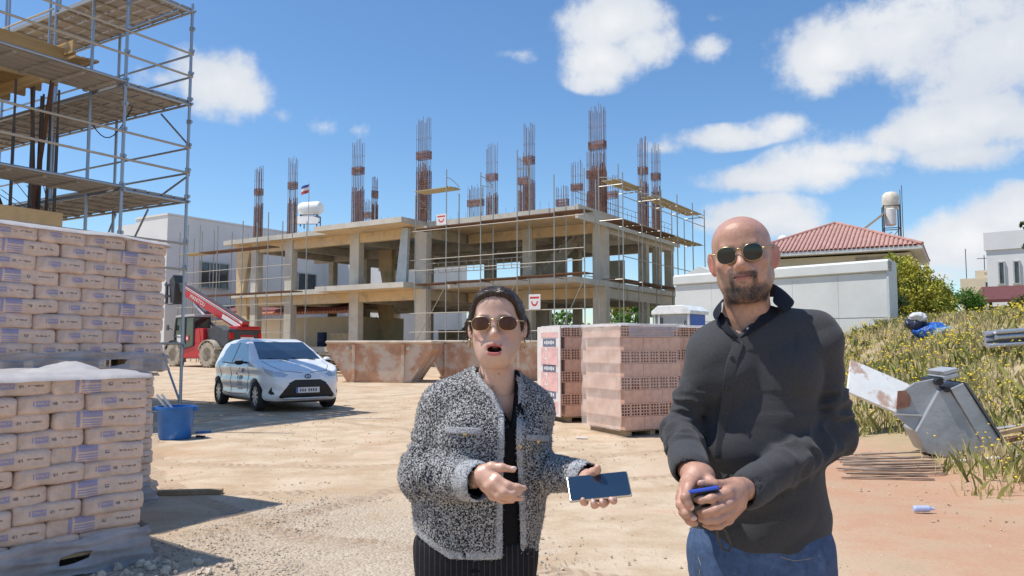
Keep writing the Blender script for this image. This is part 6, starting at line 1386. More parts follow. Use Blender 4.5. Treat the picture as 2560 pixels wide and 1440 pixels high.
V, Fq = cat((Vhw, Fh), Vb, Vl, Vr); Cn = np.tile(np.array([.50, .28, .20]), (len(V) - len(Vhw), 1)); q = V[len(Vhw):]; Cn = Cn * (1 + .10 * wav(q[:, 0], q[:, 1], q[:, 2], 9, 90, 6))[:, None]
part_np('body', V, Fq, M_SKIN, man, np.concatenate([C, Cn]))
# short beard hair standing on the chin and lip
bf = beard[Fh].mean(1); rb_ = np.random.RandomState(4); kf = rb_.choice(len(Fh), 3600, p=bf / bf.sum()); w4 = rb_.dirichlet((1, 1, 1, 1), len(kf))
pc = (Vh[Fh[kf]] * w4[..., None]).sum(1); e1 = Vh[Fh[kf, 2]] - Vh[Fh[kf, 0]]; e2 = Vh[Fh[kf, 3]] - Vh[Fh[kf, 1]]; nn_ = np.cross(e1, e2); nn_ /= np.linalg.norm(nn_, axis=1)[:, None] + 1e-9
dr_ = nn_ * .6 + np.array([0, -.1, -.8]) + rb_.normal(0, .25, (len(kf), 3)); dr_ /= np.linalg.norm(dr_, axis=1)[:, None]; l_ = rb_.uniform(.0035, .0075, len(kf))[:, None]; sw = np.cross(dr_, nn_) * .00045
Vb_ = np.stack([pc - sw, pc + sw, pc + dr_ * l_ + nn_ * .001], 1).reshape(-1, 3); ob = part_np('beard', xf(Vb_, Rm, hc_), np.arange(len(Vb_)).reshape(-1, 3), mat('beard_hair', (.040, .036, .034), .5, var=.4, scale=300), man, smooth=False); ob['kind'] = 'stuff'
nl = MB()
for (a, b) in (((1729, 1268, -.352), (.007, .003, .008)), ((1735, 1296, -.353), (.008, .003, .006)), ((1754, 1206, -.333), (.009, .004, .006))): nl.sphere(J(*a), b, 10, 6)
for i, v in enumerate(nl.v): pass
nl.build('fingernails', mat('nail', (.62, .40, .33), .3), man, smooth=True, world=True)['kind'] = 'stuff'
specs(man, M4of(Rm, hc_, man), (.0262, .0235), .0355, -.1065, -.003, M_GOLD, M_LENSM, (.0845,))
# shirt
M_SHIRT = mat('charcoal_knit', (.052, .053, .057), .88, var=.35, scale=420, bump=.25, bscale=700, col2=(.058, .059, .064), c2=(.45, .65), c2scale=300, spec=.2); bsdf(M_SHIRT).inputs['Sheen Weight'].default_value = .12; bsdf(M_SHIRT).inputs['Sheen Roughness'].default_value = .5
M_COLL = mat('navy_collar', (.010, .012, .020), .8, var=.15, scale=300, spec=.25)
lo = np.minimum(J(1640, 1390, 0), J(1640, 700, 0)) - .06; lo[1] = 1.86; hi = J(2170, 730, 0) + .05; hi[1] = 2.62
T = SDF(lo, hi, .0052)
T.ell(J(1890, 945, .06), (.182, .118, .20), .05); T.ell(J(1896, 1130, .05), (.180, .142, .20), .10); T.ell(J(1902, 1300, .06), (.200, .140, .16), .10); T.cone(J(1902, 1280, .06), J(1902, 1480, .06), .150, .156, .08, flat=((0, 1, 0), .80))
for s in (-1, 1): T.ell(J(1895 + s * 88, 930, -.02), (.085, .06, .085), .05)
T.cone(J(1796, 876, .05), J(2036, 846, .05), .068, .071, .05); T.cone(J(1850, 822, .085), J(1786, 876, .05), .050, .058, .05); T.cone(J(1890, 815, .085), J(2040, 848, .05), .052, .066, .05)
T.cone(sL, eL, .069, .060, .018, wr=(.0065, 3.0, 1.3, .35, 1.2)); T.cone(eL, wL, .063, .046, .022, wr=(.0085, 3.2, 2.1, -.15, .70))
T.cone(sR, eR, .067, .056, .018, wr=(.0065, 3.2, .3, .3, 1.2)); T.cone(eR, wR, .059, .046, .022, wr=(.0075, 3.0, 4.1, -.15, .70))
for a, b, r in ((wL, eL, .050), (wR, eR, .050)):                # firm cuffs
    d = (b - a) / np.linalg.norm(b - a); T.cone(a + d * .004, a + d * .055, r, r + .001, .006)
def folds(X, Y, Z):
    cx, cz = J(1900, 1100, 0)[0], J(1900, 1100, 0)[2]; u, w = X - cx, Z - cz
    f = .0060 * wav(u * .9 + w * .9, Y * .5, (w - u * .55) * 2.6, 31, 17, 7) + .0042 * wav(u * .35, Y * .3, w * 1.7, 33, 26, 7) * (w < .08) + .0035 * wav(u * 1.6 - w * .6, Y * .6, w * .6 + u * .9, 35, 19, 6) * (w > .0)
    dr = np.sin((w + np.abs(u - .02) * .9) * 42) * .0036 * np.exp(-((np.abs(u) - .10) / .07) ** 2) * np.exp(-((w - .20) / .10) ** 2)
    rg = .0085 * (.5 - np.abs(wav((u * .8 + w * .55), Y * .35, (w * .9 - u * .5) * 2.2, 51, 15, 6))) + .0065 * (.5 - np.abs(wav(u * .5 - w * .5, Y * .3, w * 1.3 + u * .7, 53, 21, 6))) * (w < .14)
    return f * .7 + dr + rg
T.warp(folds)
pl_ = polysd
def plane_cut(X, Y, Z): return (J(1900, 1378, 0)[2] + .012 * np.sin((X - .6) * 16) + .02 * np.exp(-((X - J(1830, 1378)[0]) / .05) ** 2) * 0 - Z) + 0 * Y
T.put(lambda X, Y, Z: plane_cut(X, Y, Z), lo, hi, 0, 'and')
# open neck
ng = [tuple(J(*q)[[0, 2]]) for q in ((1800, 700), (1925, 700), (1925, 770), (1880, 800), (1846, 838), (1822, 812), (1800, 770))]
T.put(lambda X, Y, Z: np.maximum(pl_(X + 0 * Z, Z + 0 * X, ng), Y - 2.27) + 0 * X, lo, hi, .004, 'sub')
T.cone(J(1866, 700, .075), J(1868, 790, .06), .060, .064, .006, op='sub')
for a, b in ((wL, eL), (wR, eR)):
    d = (b - a) / np.linalg.norm(b - a); T.cone(a - d * .08, a + d * .012, .036, .036, .003, op='sub')
Vs, Fs_ = T.mesh(2); shirt = part_np('shirt', Vs, Fs_, M_SHIRT, man)
sb = BVHTree.FromPolygons([tuple(v) for v in Vs], [tuple(f) for f in Fs_])
def onfront(b, x, y, D=1.6, off=0.):
    p = Vector((0, 0, CAM_H)); d = pray(x, y).normalized(); h = b.ray_cast(p, d); return None if h[0] is None else h[0] - d * off
pk = [onfront(sb, *q) for q in ((1846, 850), (1838, 880), (1829, 900), (1822, 940), (1818, 980), (1813, 1030), (1806, 1080), (1800, 1130), (1797, 1150))]
pk = [p for p in pk if p]
ribbon('placket_strip', [[tuple(p + Vector((dx, -.0035 - .001 * (dx == 0), 0))) for p in pk] for dx in (-.017, 0, .017)], M_SHIRT, man, .0025) if len(pk) > 3 else None
m = MB()
for i in range(len(pk) - 1):
    for s in (0, 1):
        a, b = pk[i] + Vector((.018 * s - .009, -.0005, 0)), pk[i + 1] + Vector((.018 * s - .009, -.0005, 0)); m.tube(a, b, .0011, 5, cap=False)
m.build('placket', mat('placket_edge', (.03, .03, .034), .8), man, world=True)
for q in ((1829, 895), (1817, 972), (1806, 1052), (1794, 1140)):
    p = onfront(sb, *q)
    if p: MB().lathe([(.0001, -.001), (.0055, -.001), (.0062, .0012), (.0055, .0022), (.003, .0015), (.0001, .0015)], 14, p + Vector((0, -.0065, 0)), Matrix.Rotation(R(90), 3, 'X')).build('button', mat('dark_button', (.02, .02, .022), .25), man, world=True, smooth=True)
# seams where the sleeves are set in
for pl in (((2010, 786), (1996, 830), (1990, 880), (1998, 930), (2006, 968)), ((1738, 800), (1722, 850), (1722, 900), (1728, 940))):
    pp = [onfront(sb, *q) for q in pl]; pp = [p for p in pp if p]
    if len(pp) > 2: MB().path(pp, .0009, 5).build('armhole_seam', M_SHIRT, man, world=True)
# collar: a band round the neck and two stiff leaves folded over it
def fitp(x, y, dd, off=.005):                                  # a point lying on the shirt, or in the air before the neck
    j = J(x, y, dd); h = onfront(sb, x, y, off=off)
    return tuple(h) if (h is not None and h.y < j[1]) else tuple(j)
def leaf(F, O, name='collar'):
    a = [fitp(*q) for q in F]; c = [fitp(*q, off=.008) for q in O]; mid = [tuple((np.array(p) + np.array(q)) / 2 + np.array([0, -.007, .004])) for p, q in zip(a, c)]
    return ribbon(name, [a, mid, c], M_COLL, man, .0035)
leaf([(1880, 716, .13), (1915, 706, .105), (1939, 708, .065), (1938, 726, .025), (1926, 757, -.015)], [(1900, 745, .15), (1950, 742, .13), (1990, 748, .08), (1986, 766, .03), (1960, 785, -.02)])
leaf([(1840, 716, .13), (1822, 735, .10), (1808, 748, .06), (1803, 758, .02), (1806, 776, -.015)], [(1825, 745, .15), (1796, 762, .11), (1783, 776, .06), (1780, 790, .02), (1790, 806, -.02)])
ribbon('neck_facing', [[fitp(*q) for q in ((1806, 774, .02), (1813, 792, -.005), (1823, 814, -.03), (1836, 832, -.045), (1847, 843, -.05))], [fitp(*q) for q in ((1788, 788, .02), (1797, 808, -.01), (1808, 828, -.03), (1826, 842, -.045), (1846, 850, -.05))]], M_COLL, man, .003)
ribbon('neck_facing', [[fitp(*q) for q in ((1928, 754, .02), (1908, 778, -.005), (1890, 800, -.03), (1870, 824, -.045), (1848, 843, -.05))], [fitp(*q) for q in ((1958, 782, .02), (1930, 800, -.01), (1905, 816, -.03), (1880, 832, -.045), (1850, 850, -.05))]], M_COLL, man, .003)
for q in ((1826, 829), (1868, 822)):
    p = onfront(sb, *q); p = p or Vector(J(*q, -.05)); MB().sphere(p + Vector((0, -.006, 0)), (.0042, .003, .0042), 10, 6).build('button', M_WHITE, man, world=True, smooth=True)
# jeans, belt edge, shoes
M_DENIM = mat('blue_denim', (.055, .098, .20), .85, var=.2, scale=60, bump=.3, bscale=500, col2=(.10, .16, .29), c2=(.5, .7), c2scale=9); M_STITCH = mat('stitching', (.30, .26, .2), .8)
lo = np.array([.22, 1.9, .06]); hi = np.array([1.2, 2.62, .95]); T = SDF(lo, hi, .011); T.ell(J(1902, 1400, .06), (.188, .130, .15), .06); T.cone(J(1862, 1300, .06), J(1862, 1420, .06), .125, .125, .05); T.cone(J(1942, 1300, .06), J(1942, 1420, .06), .125, .125, .05)
for h_, k_, a_ in ((hipL, kL, aL), (hipR, kR, aR)): T.cone(h_ - np.array([0, 0, .04]), k_, .108, .075, .05, wr=(.004, 5, 1, .0, 1)); T.cone(k_, a_, .075, .058, .04, wr=(.005, 6, 2, .3, 1.1))
T.put(lambda X, Y, Z: Z - (J(1900, 1296, 0)[2]) + 0 * X + 0 * Y, lo, hi, .01, 'and'); Vj, Fj = T.mesh(2); part_np('jeans', Vj, Fj, M_DENIM, man)
jb = BVHTree.FromPolygons([tuple(v) for v in Vj], [tuple(f) for f in Fj]); 
for pl in (((1950, 1392), (1985, 1402), (2020, 1398), (2050, 1388)), ((1745, 1392), (1752, 1412), (1748, 1438))):
    pp = [onfront(jb, *q) for q in pl]; pp = [p for p in pp if p]
    if len(pp) > 2: MB().path(pp, .0012, 5).build('pocket_seam', M_STITCH, man, world=True)
for a_, s in ((aL, 1), (aR, -1)):
    S = SDF(a_ - np.array([.12, .32, .1]), a_ + np.array([.12, .16, .12]), .012); S.chain([a_ + np.array([0, .04, -.03]), a_ + np.array([s * .02, -.18, -.045])], [.05, .042], .03); S.cone(a_, a_ + np.array([0, 0, .05]), .05, .052, .02); S.put(lambda X, Y, Z: (.012 - Z) + 0 * X + 0 * Y, a_ - .4, a_ + .3, 0, 'and')
    part_np('shoe', *S.mesh(1), mat('brown_shoe', (.09, .05, .03), .5), man)
# phone and its strap
ph = thing('mobile_phone', 'blue and black phone held in both hands by the bald man', 'phone', tuple(J(1758, 1262, -.315))); M_PB = mat('phone_blue_edge', (.05, .10, .50), .3, metal=.4); M_PK = mat('phone_black_back', (.012, .012, .014), .2, coat=.5)
t0, b0 = Vector(J(1757, 1222, -.345)), Vector(J(1762, 1306, -.270)); d = (t0 - b0).normalized(); xa = Vector((1, .05, .02)); xa = (xa - d * xa.dot(d)).normalized(); ya = d.cross(xa)
Mp = Matrix((xa, ya, d)).transposed().to_4x4(); Mp.translation = (t0 + b0) / 2 - Vector(ph.location); ln = (t0 - b0).length
o = link('phone_frame', MB().box((0, 0, 0), (.078, .0105, ln)).mesh('phone_frame', M_PB), ph, Mp); bv = o.modifiers.new('bevel', 'BEVEL'); bv.width = .004; bv.segments = 3
for s in (-1, 1): link('phone_glass', MB().box((0, s * .0054, -.001), (.072, .0012, ln - .008)).mesh('phone_glass', M_PK), ph, Mp)
sp = [Vector(J(*q)) for q in ((1788, 1310, -.30), (1795, 1345, -.22), (1806, 1372, -.18), (1822, 1380, -.18), (1828, 1362, -.18), (1815, 1330, -.2), (1800, 1308, -.28))]
tag(MB().path([v for i in range(len(sp) - 1) for v in (sp[i], sp[i].lerp(sp[i + 1], .5))] + [sp[-1]], .0028, 6).build('phone_strap', mat('dark_cord', (.06, .058, .05), .8)), "looped dark cord hanging below the man's hands", 'strap')
tag(MB().path([Vector(J(*q)) for q in ((1745, 1305, -.31), (1730, 1315, -.31), (1724, 1323, -.30))], .0016, 6).build('stylus', M_ALU, None, smooth=True), "thin silver stylus sticking out under the man's hand", 'stylus')
# =================================================================== the woman
J = pmap(2.10); wf = J(1200, 1400, .04); wom = thing('person', 'dark-haired woman in a grey boucle jacket and brown sunglasses, talking and holding a phone', 'person', (wf[0], wf[1], gzf(wf[0], wf[1])))
Rw = rotm(0.5, -3, -1); hw = J(1242, 812, 0.0)
def loc_(w): return Rw.T @ (np.array(w) - hw)
nb = J(1240, 960, .045)
wh_ = dict(skull=[((0, .020, .021), (.0690, .092, .070)), ((0, -.016, -.024), (.0545, .068, .076)), ((0, -.024, -.066), (.0355, .048, .038))],
    soft=[((0, -.068, -.091), (.018, .016, .016)), ((0, -.058, .042), (.048, .034, .042))], pairs=[((.0345, -.056, -.024), (.0205, .022, .019)), ((.022, -.060, -.054), (.018, .019, .021))],
    jaw=(.0345, -.048), chin=-.106, ear=(.0715, -.012, .028), nose=(-.0985, -.0275), mouth=-.066, mouth_y=-.089, open=True, brow=(.0055, -.083, .012), earturn=-16, ns=.74,
    neck=[((0, .026, -.06), tuple(loc_(nb)), .0435, .045), (tuple(loc_(nb)), tuple(loc_(J(1242, 1085, .066))), .048, .070)], cut=-.3)
Vh, Fh = head(wh_, .0034); x, y, z = Vh.T
C = np.tile(np.array([.60, .385, .295]), (len(Vh), 1)); C = mixv(C, np.exp(-((np.abs(x) - .040) / .018) ** 2 - ((z + .034) / .016) ** 2) * (y < -.04) * .45, (.60, .28, .22)); C = mixv(C, np.exp(-(x / .012) ** 2 - ((z + .030) / .012) ** 2) * .25, (.60, .30, .23))
mz = -.066; up_ = np.exp(-((z - mz - .009 - .0018 * np.cos(x * 300) + 6 * x * x) / .0048) ** 4) * ss(.0225 - np.abs(x), 0, .005) * (y < -.078); lo_ = np.exp(-((z - mz + .0125 - 8 * x * x) / .0056) ** 4) * ss(.0205 - np.abs(x), 0, .006) * (y < -.072)
C = mixv(C, np.maximum(up_, lo_) * .92, (.45, .10, .095)); ins = (np.abs(x) < .020) & (np.abs(z - mz + .001) < .0095) & (y > -.0865 + .004) & (y < -.05); C = mixv(C, ins * 1., (.07, .015, .015))
C = mixv(C, np.exp(-((z - .0165 - .10 * np.abs(x) + 1.9 * np.maximum(np.abs(x) - .035, 0)) / .0030) ** 2) * ss(np.abs(x), .010, .015) * ss(.054 - np.abs(x), 0, .012) * (y < -.05) * .75, (.13, .075, .05))
C = mixv(C, ss(np.abs(x), .066, .074) * (z < .02) * (z > -.05) * .35, (.58, .26, .2))
for (mx_, mz_) in ((.006, -.131), (-.010, -.165)): C = mixv(C, np.exp(-((x - mx_) / .0026) ** 2 - ((z - mz_) / .0026) ** 2) * (y < 0) * .8, (.12, .06, .04))
Vhw = xf(Vh, Rw, hw)
sR, eR, wR = J(1102, 1024, .04), J(1048, 1186, .03), J(1186, 1204, -.15); sL, eL, wL = J(1322, 1034, .05), J(1318, 1176, .07), J(1462, 1192, -.10)
hipL, hipR = J(1255, 1360, .05), J(1125, 1360, .05); kL, kR = np.array([hipL[0] + .0, 2.13, .46]), np.array([hipR[0], 2.12, .46]); aL, aR = np.array([hipL[0] + .01, 2.2, .08]), np.array([hipR[0] - .01, 2.18, .08])
Vb = limb_body([([J(1240, 990, .05), J(1225, 1100, .06), J(1200, 1250, .05), J(1190, 1350, .05)], [.045, .06, .065, .08]), ([J(1230, 1010, .05), sL, eL, wL], [.05, .035, .03, .022]), ([J(1230, 1010, .05), sR, eR, wR], [.05, .035, .03, .022]),
    ([J(1190, 1350, .05), hipL, kL, aL], [.09, .08, .045, .032]), ([J(1190, 1350, .05), hipR, kR, aR], [.09, .08, .045, .032]), ([aL, aL + np.array([.01, -.14, -.05])], [.032, .025]), ([aR, aR + np.array([-.01, -.14, -.05])], [.032, .025])], (-.5, 1.75, 0), (.5, 2.45, 1.4))
pts = lambda *a: [J(*q) for q in a]
hr_ = hand(.0021, [(pts((1180, 1198, -.13), (1204, 1190, -.165)), [.024, .026]), (pts((1222, 1184, -.175), (1243, 1197, -.195), (1270, 1213, -.205), (1293, 1218, -.205), (1311, 1220, -.200)), [.014, .0105, .0090, .0078, .0064]),
    (pts((1216, 1192, -.175), (1233, 1208, -.200), (1258, 1231, -.212), (1281, 1235, -.210), (1299, 1231, -.203)), [.014, .0105, .0090, .0078, .0064]), (pts((1209, 1198, -.170), (1221, 1216, -.195), (1246, 1241, -.205), (1275, 1246, -.200), (1304, 1246, -.192)), [.0135, .0100, .0086, .0075, .0062]),
    (pts((1202, 1202, -.165), (1210, 1218, -.180), (1230, 1242, -.185), (1255, 1252, -.180), (1282, 1253, -.172)), [.0125, .0090, .0076, .0068, .0056]), (pts((1204, 1180, -.160), (1228, 1168, -.175), (1254, 1169, -.185), (1283, 1174, -.185)), [.016, .0125, .0098, .0075])],
    [(J(1213, 1188, -.172), (.026, .018, .023)), (J(1222, 1203, -.185), (.018, .014, .018))]); Vr = hr_.mesh(2)
hl = hand(.0021, [(pts((1462, 1192, -.10), (1472, 1200, -.135)), [.023, .025]), (pts((1470, 1190, -.13), (1482, 1182, -.155), (1492, 1176, -.175), (1494, 1168, -.182)), [.015, .0115, .0095, .0076]),
    (pts((1480, 1208, -.140), (1512, 1226, -.160), (1532, 1246, -.195), (1534, 1252, -.214), (1527, 1248, -.222)), [.013, .0100, .0088, .0076, .0064]), (pts((1476, 1214, -.140), (1500, 1234, -.165), (1512, 1256, -.200), (1508, 1260, -.214), (1504, 1252, -.222)), [.013, .0100, .0088, .0078, .0066]),
    (pts((1470, 1216, -.140), (1482, 1238, -.168), (1489, 1260, -.200), (1486, 1263, -.212), (1482, 1253, -.222)), [.013, .0098, .0086, .0076, .0064]), (pts((1462, 1214, -.135), (1463, 1238, -.165), (1462, 1256, -.192), (1459, 1256, -.206), (1457, 1249, -.214)), [.012, .0088, .0076, .0068, .0058])],
    [(J(1474, 1208, -.140), (.026, .026, .018))]); Vl = hl.mesh(2)
V, Fq = cat((Vhw, Fh), Vb, Vl, Vr); n0 = len(V) - len(Vhw); q = V[len(Vhw):]; Cn = np.tile(np.array([.60, .36, .265]), (n0, 1)) * (1 + .06 * wav(q[:, 0], q[:, 1], q[:, 2], 9, 90, 6))[:, None]
part_np('body', V, Fq, M_SKINW, wom, np.concatenate([C, Cn]))
nl = MB(); nl.sphere(J(1284, 1171, -.191), (.008, .0035, .0055), 10, 6); nl.sphere(J(1530, 1249, -.229), (.0045, .003, .005), 8, 5); nl.sphere(J(1505, 1254, -.229), (.0045, .003, .005), 8, 5); nl.sphere(J(1483, 1255, -.229), (.0045, .003, .005), 8, 5); nl.build('fingernails', mat('pale_nail', (.75, .55, .50), .25), wom, smooth=True, world=True)['kind'] = 'stuff'
tm_ = MB(); tm_.sphere((0, -.070, mz + .006), (.0125, .006, .0035), 12, 6); link('teeth', tm_.mesh('teeth', mat('tooth', (.62, .58, .52), .3), True), wom, M4of(Rw, hw, wom))
specs(wom, M4of(Rw, hw, wom), (.0232, .0178), .0350, -.0985, -.001, M_GOLD, M_LENSW, (.0715,))
for s in (-1, 1): link('earring', MB().path([(s * .0745, .008 + .011 * math.sin(a), -.050 + .014 * math.cos(a)) for a in [2 * math.pi * i / 14 for i in range(15)]], .0022, 6).mesh('earring', M_GOLD, True), wom, M4of(Rw, hw, wom))
# hair combed back from a centre parting
M_HAIR = mat('dark_brown_hair', (.030, .016, .011), .42, var=.5, scale=60, bump=.35, bscale=160, stretch=(7, .6, 1.2), spec=.5)
hf = wh_['field']; H = SDF((-.125, -.155, -.36), (.125, .15, .14), .0034); X_, Y_, Z_ = H.ax[0][:, None, None], H.ax[1][None, :, None], H.ax[2][None, None, :]
fe = (np.sqrt((X_ / .0565) ** 2 + ((Y_ + .095) / .085) ** 2 + ((Z_ + .010) / .0685) ** 2) - 1) * .06      # the face
earc = np.sqrt(((np.abs(X_) - .080) / .022) ** 2 + ((Y_ - .012) / .021) ** 2 + ((Z_ + .018) / .034) ** 2) * .024 - .024
low = (-.055 - .50 * np.clip(Y_, -.02, .08) - Z_) + 0 * X_; front_low = np.maximum(.004 - Y_, 0) * 1.2 - (Z_ + .034)
th_ = (.0105 - .0045 * np.clip((np.abs(X_) - .045) / .02, 0, 1)) * np.clip(fe / .022, .04, 1) * np.clip((Z_ + .034 + np.maximum(Y_, 0) * 2) / .03, .1, 1) + .003 * np.clip(Z_ / .08, 0, 1) * np.clip(fe / .02, 0, 1)
st_ = .0006 * np.sin(np.arctan2(Z_ - .02, np.abs(X_) + .0001) * 40 + 3 * wav(X_, Y_, Z_, 4, 14, 5)) + .0006 * wav(X_ * 2.5, Y_ * .35, Z_ * 2.5, 8, 120, 7)
part_ = .0035 * np.exp(-((X_ - .002) / .003) ** 2) * (Z_ > .03)
H.d = (hf.d - th_ + st_ + part_)
for f_ in (-fe, -earc, low, front_low): H.d = np.maximum(H.d, f_)
H.d = H.d.astype(np.float32)
H.ell((0, .088, -.045), (.036, .030, .034), .015)
Vx, Fx = H.mesh(2)
rr = np.random.RandomState(6); kf = rr.choice(len(Fx), 5200); cH = Vx[Fx[kf]].mean(1); nH = np.cross(Vx[Fx[kf, 2]] - Vx[Fx[kf, 0]], Vx[Fx[kf, 3]] - Vx[Fx[kf, 1]]); nH /= np.linalg.norm(nH, axis=1)[:, None] + 1e-9
dH = np.stack([np.sign(cH[:, 0]) * .55 + rr.normal(0, .12, len(kf)), .75 + 0 * cH[:, 0], -.55 - 4 * np.clip(.05 - cH[:, 2], 0, .1)], 1) + rr.normal(0, .10, (len(kf), 3)); dH -= nH * (dH * nH).sum(1)[:, None]; dH /= np.linalg.norm(dH, axis=1)[:, None] + 1e-9
lH = rr.uniform(.010, .026, len(kf))[:, None]; sH = np.cross(nH, dH) * rr.uniform(.0004, .0009, len(kf))[:, None]; lift = rr.uniform(.0006, .0022, len(kf))[:, None]; ok_ = nH[:, 1] < .9
q0 = cH - nH * .0004; q1 = cH + dH * lH * .5 + nH * (lift - lH * lH * 1.2); q2 = cH + dH * lH + nH * (lift * .4 - lH * lH * 5.0)
Vz = np.stack([q0 - sH, q0 + sH, q1 + sH, q1 - sH, q2 + sH * .3, q2 - sH * .3], 1)[ok_].reshape(-1, 3); Fz = (np.array([(0, 1, 2, 3), (3, 2, 4, 5)])[None] + (np.arange(ok_.sum()) * 6)[:, None, None]).reshape(-1, 4)
link('hair_strands', npmesh('hair_strands', Vz, Fz, [mat('hair_strand', (.045, .024, .016), .38, var=.7, scale=220, spec=.5)]), wom, M4of(Rw, hw, wom))['kind'] = 'stuff'
link('hair', npmesh('hair', Vx, Fx, [M_HAIR], True), wom, M4of(Rw, hw, wom))
rr = np.random.RandomState(6); m = MB()
for i in range(0):
    s = rr.choice((-1, 1)); a = rr.uniform(.1, 1.25); x0 = s * .071 * math.sin(a); z0 = .030 + .0735 * math.cos(a); y0 = -.040 + rr.uniform(-.012, .02)
    pth = [(x0 * (1 + .03 * k) , y0 + .028 * k, z0 + .004 * math.sin(k * .8 + i) + .0035 - .002 * k * k * .3) for k in range(4)]; m.path(pth, .0005, 4)
# jacket
M_BOU = mat('boucle_weave', (.5, .5, .5), .95, var=.0, scale=10, spec=.1); t = M_BOU.node_tree; b = bsdf(M_BOU); tcn = nn(t, 'ShaderNodeTexCoord')
def nz_(sc, det=2, ro=.5):
    n_ = nn(t, 'ShaderNodeTexNoise'); n_.inputs['Scale'].default_value = sc; n_.inputs['Detail'].default_value = det; n_.inputs['Roughness'].default_value = ro; lk(t, tcn.outputs['Object'], n_.inputs['Vector']); return n_.outputs[0]
w1 = sstep(t, nz_(190, 2, .6), .46, .58); c = mixc(t, w1, (.013, .014, .022), (.40, .395, .39)); c = mixc(t, mth(t, 'MULTIPLY', sstep(t, nz_(330, 1), .58, .66), .8), c, (.70, .69, .66)); c = mixc(t, mth(t, 'MULTIPLY', sstep(t, nz_(260, 1), .60, .68), .85), c, (.02, .022, .035))
vc = nn(t, 'ShaderNodeVertexColor'); vc.layer_name = 'pig'; sr = nn(t, 'ShaderNodeSeparateColor'); lk(t, vc.outputs[0], sr.inputs[0])
trimc = mixc(t, sstep(t, nz_(420, 2), .4, .62), (.26, .27, .29), (.54, .55, .57)); c = mixc(t, sr.outputs[0], c, trimc); lk(t, c, b.inputs['Base Color'])
bp = nn(t, 'ShaderNodeBump'); bp.inputs['Strength'].default_value = 1.; bp.inputs['Distance'].default_value = .004; lk(t, nz_(230, 3), bp.inputs['Height']); lk(t, bp.outputs[0], b.inputs['Normal']); b.inputs['Sheen Weight'].default_value = .3
M_KNIT = mat('black_knit', (.008, .008, .010), .9, var=.3, scale=200, bump=.3, bscale=300, spec=.2)
lo = np.array([J(970, 900, 0)[0], 1.78, J(970, 1420, 0)[2]]); hi = np.array([J(1500, 880, 0)[0], 2.36, J(1240, 880, 0)[2]])
def torso(T, o=0.):
    T.ell(J(1228, 1075, .06), (.150 + o, .105 + o, .165), .05); T.ell(J(1205, 1220, .05), (.150 + o, .108 + o, .18), .08); T.cone(J(1192, 1290, .05), J(1190, 1480, .05), .152 + o, .160 + o, .08, flat=((0, 1, 0), .74))
    for s in (-1, 1): T.ell(J(1222 + s * 58, 1090, -.015), (.066 + o, .052 + o, .066), .04)
    T.cone(J(1118, 1012, .055), J(1322, 1022, .055), .047 + o, .047 + o, .04); T.cone(J(1237, 950, .065), J(1116, 1010, .055), .042 + o, .046 + o, .04); T.cone(J(1240, 952, .065), J(1322, 1020, .055), .042 + o, .045 + o, .04)
T = SDF(lo, hi, .0046); torso(T, .010)
T.cone(sR, eR, .058, .053, .035, wr=(.004, 3.5, .6, .3, 1.2)); T.cone(eR, wR, .056, .050, .03, wr=(.006, 4.6, 2.2, -.1, .8)); T.cone(sL, eL, .053, .049, .035, wr=(.004, 3.8, 1.9, .3, 1.2)); T.cone(eL, wL, .051, .041, .03, wr=(.004, 4.2, 3.2, -.1, .8))
T.warp(lambda X, Y, Z: .0022 * wav(X, Y, Z, 41, 60, 8) + .0030 * wav(X, Y * .6, Z * 1.3, 43, 24, 7) + .0011 * wav(X, Y, Z, 47, 210, 10))
hemz = lambda X: J(1190, 1384, 0)[2] + .060 * np.clip((J(1130, 1384)[0] - X) / .12, 0, 1) - .012 * np.clip((X - J(1270, 1384)[0]) / .05, 0, 1)
T.put(lambda X, Y, Z: (hemz(X) - Z) + 0 * Y, lo, hi, .004, 'and')
og = [tuple(J(*q, -.08)[[0, 2]]) for q in ((1192, 880), (1290, 880), (1288, 930), (1296, 985), (1289, 1040), (1291, 1150), (1297, 1260), (1303, 1440), (1256, 1440), (1258, 1250), (1262, 1100), (1262, 1035), (1240, 990), (1206, 955), (1190, 925))]
T.put(lambda X, Y, Z: np.maximum(polysd(X + 0 * Z, Z + 0 * X, og), Y - 2.13) + 0 * X, lo, hi, .004, 'sub')
T.cone(J(1240, 880, .06), J(1240, 965, .055), .056, .062, .005, op='sub')
inn = SDF(lo, hi, .0092); torso(inn, -.004); d2 = inn.d                                    # hollow it so that the hem and the front edges have a real thickness
T2 = SDF(lo, hi, .0046); torso(T2, .001); T.d = np.maximum(T.d, -T2.d)
for a, b_, r in ((wR, eR, .041), (wL, eL, .033)):
    d = (b_ - a) / np.linalg.norm(b_ - a); T.cone(a - d * .07, a + d * .035, r, r, .003, op='sub')
Vs, Fs_ = T.mesh(1); X, Y, Z = Vs.T
dist = np.abs(polysd(X, Z, og)); tr = ss(.019 - dist, 0, .005) * (Y < 2.16); tr = np.maximum(tr, ss(.024 - (Z - hemz(X)), 0, .006))
for a, b_ in ((wR, eR), (wL, eL)):
    d = (b_ - a) / np.linalg.norm(b_ - a); k = (Vs - a) @ d; nearr = np.linalg.norm(Vs - a, axis=1) < .085; tr = np.maximum(tr, ss(.026 - k, 0, .006) * nearr)
part_np('jacket', Vs, Fs_, M_BOU, wom, np.stack([tr, tr, tr], 1))
jb = BVHTree.FromPolygons([tuple(v) for v in Vs], [tuple(f) for f in Fs_])
rr = np.random.RandomState(3); pick = rr.choice(len(Vs), 15000); nv = []                      # loose looped yarn standing off the cloth
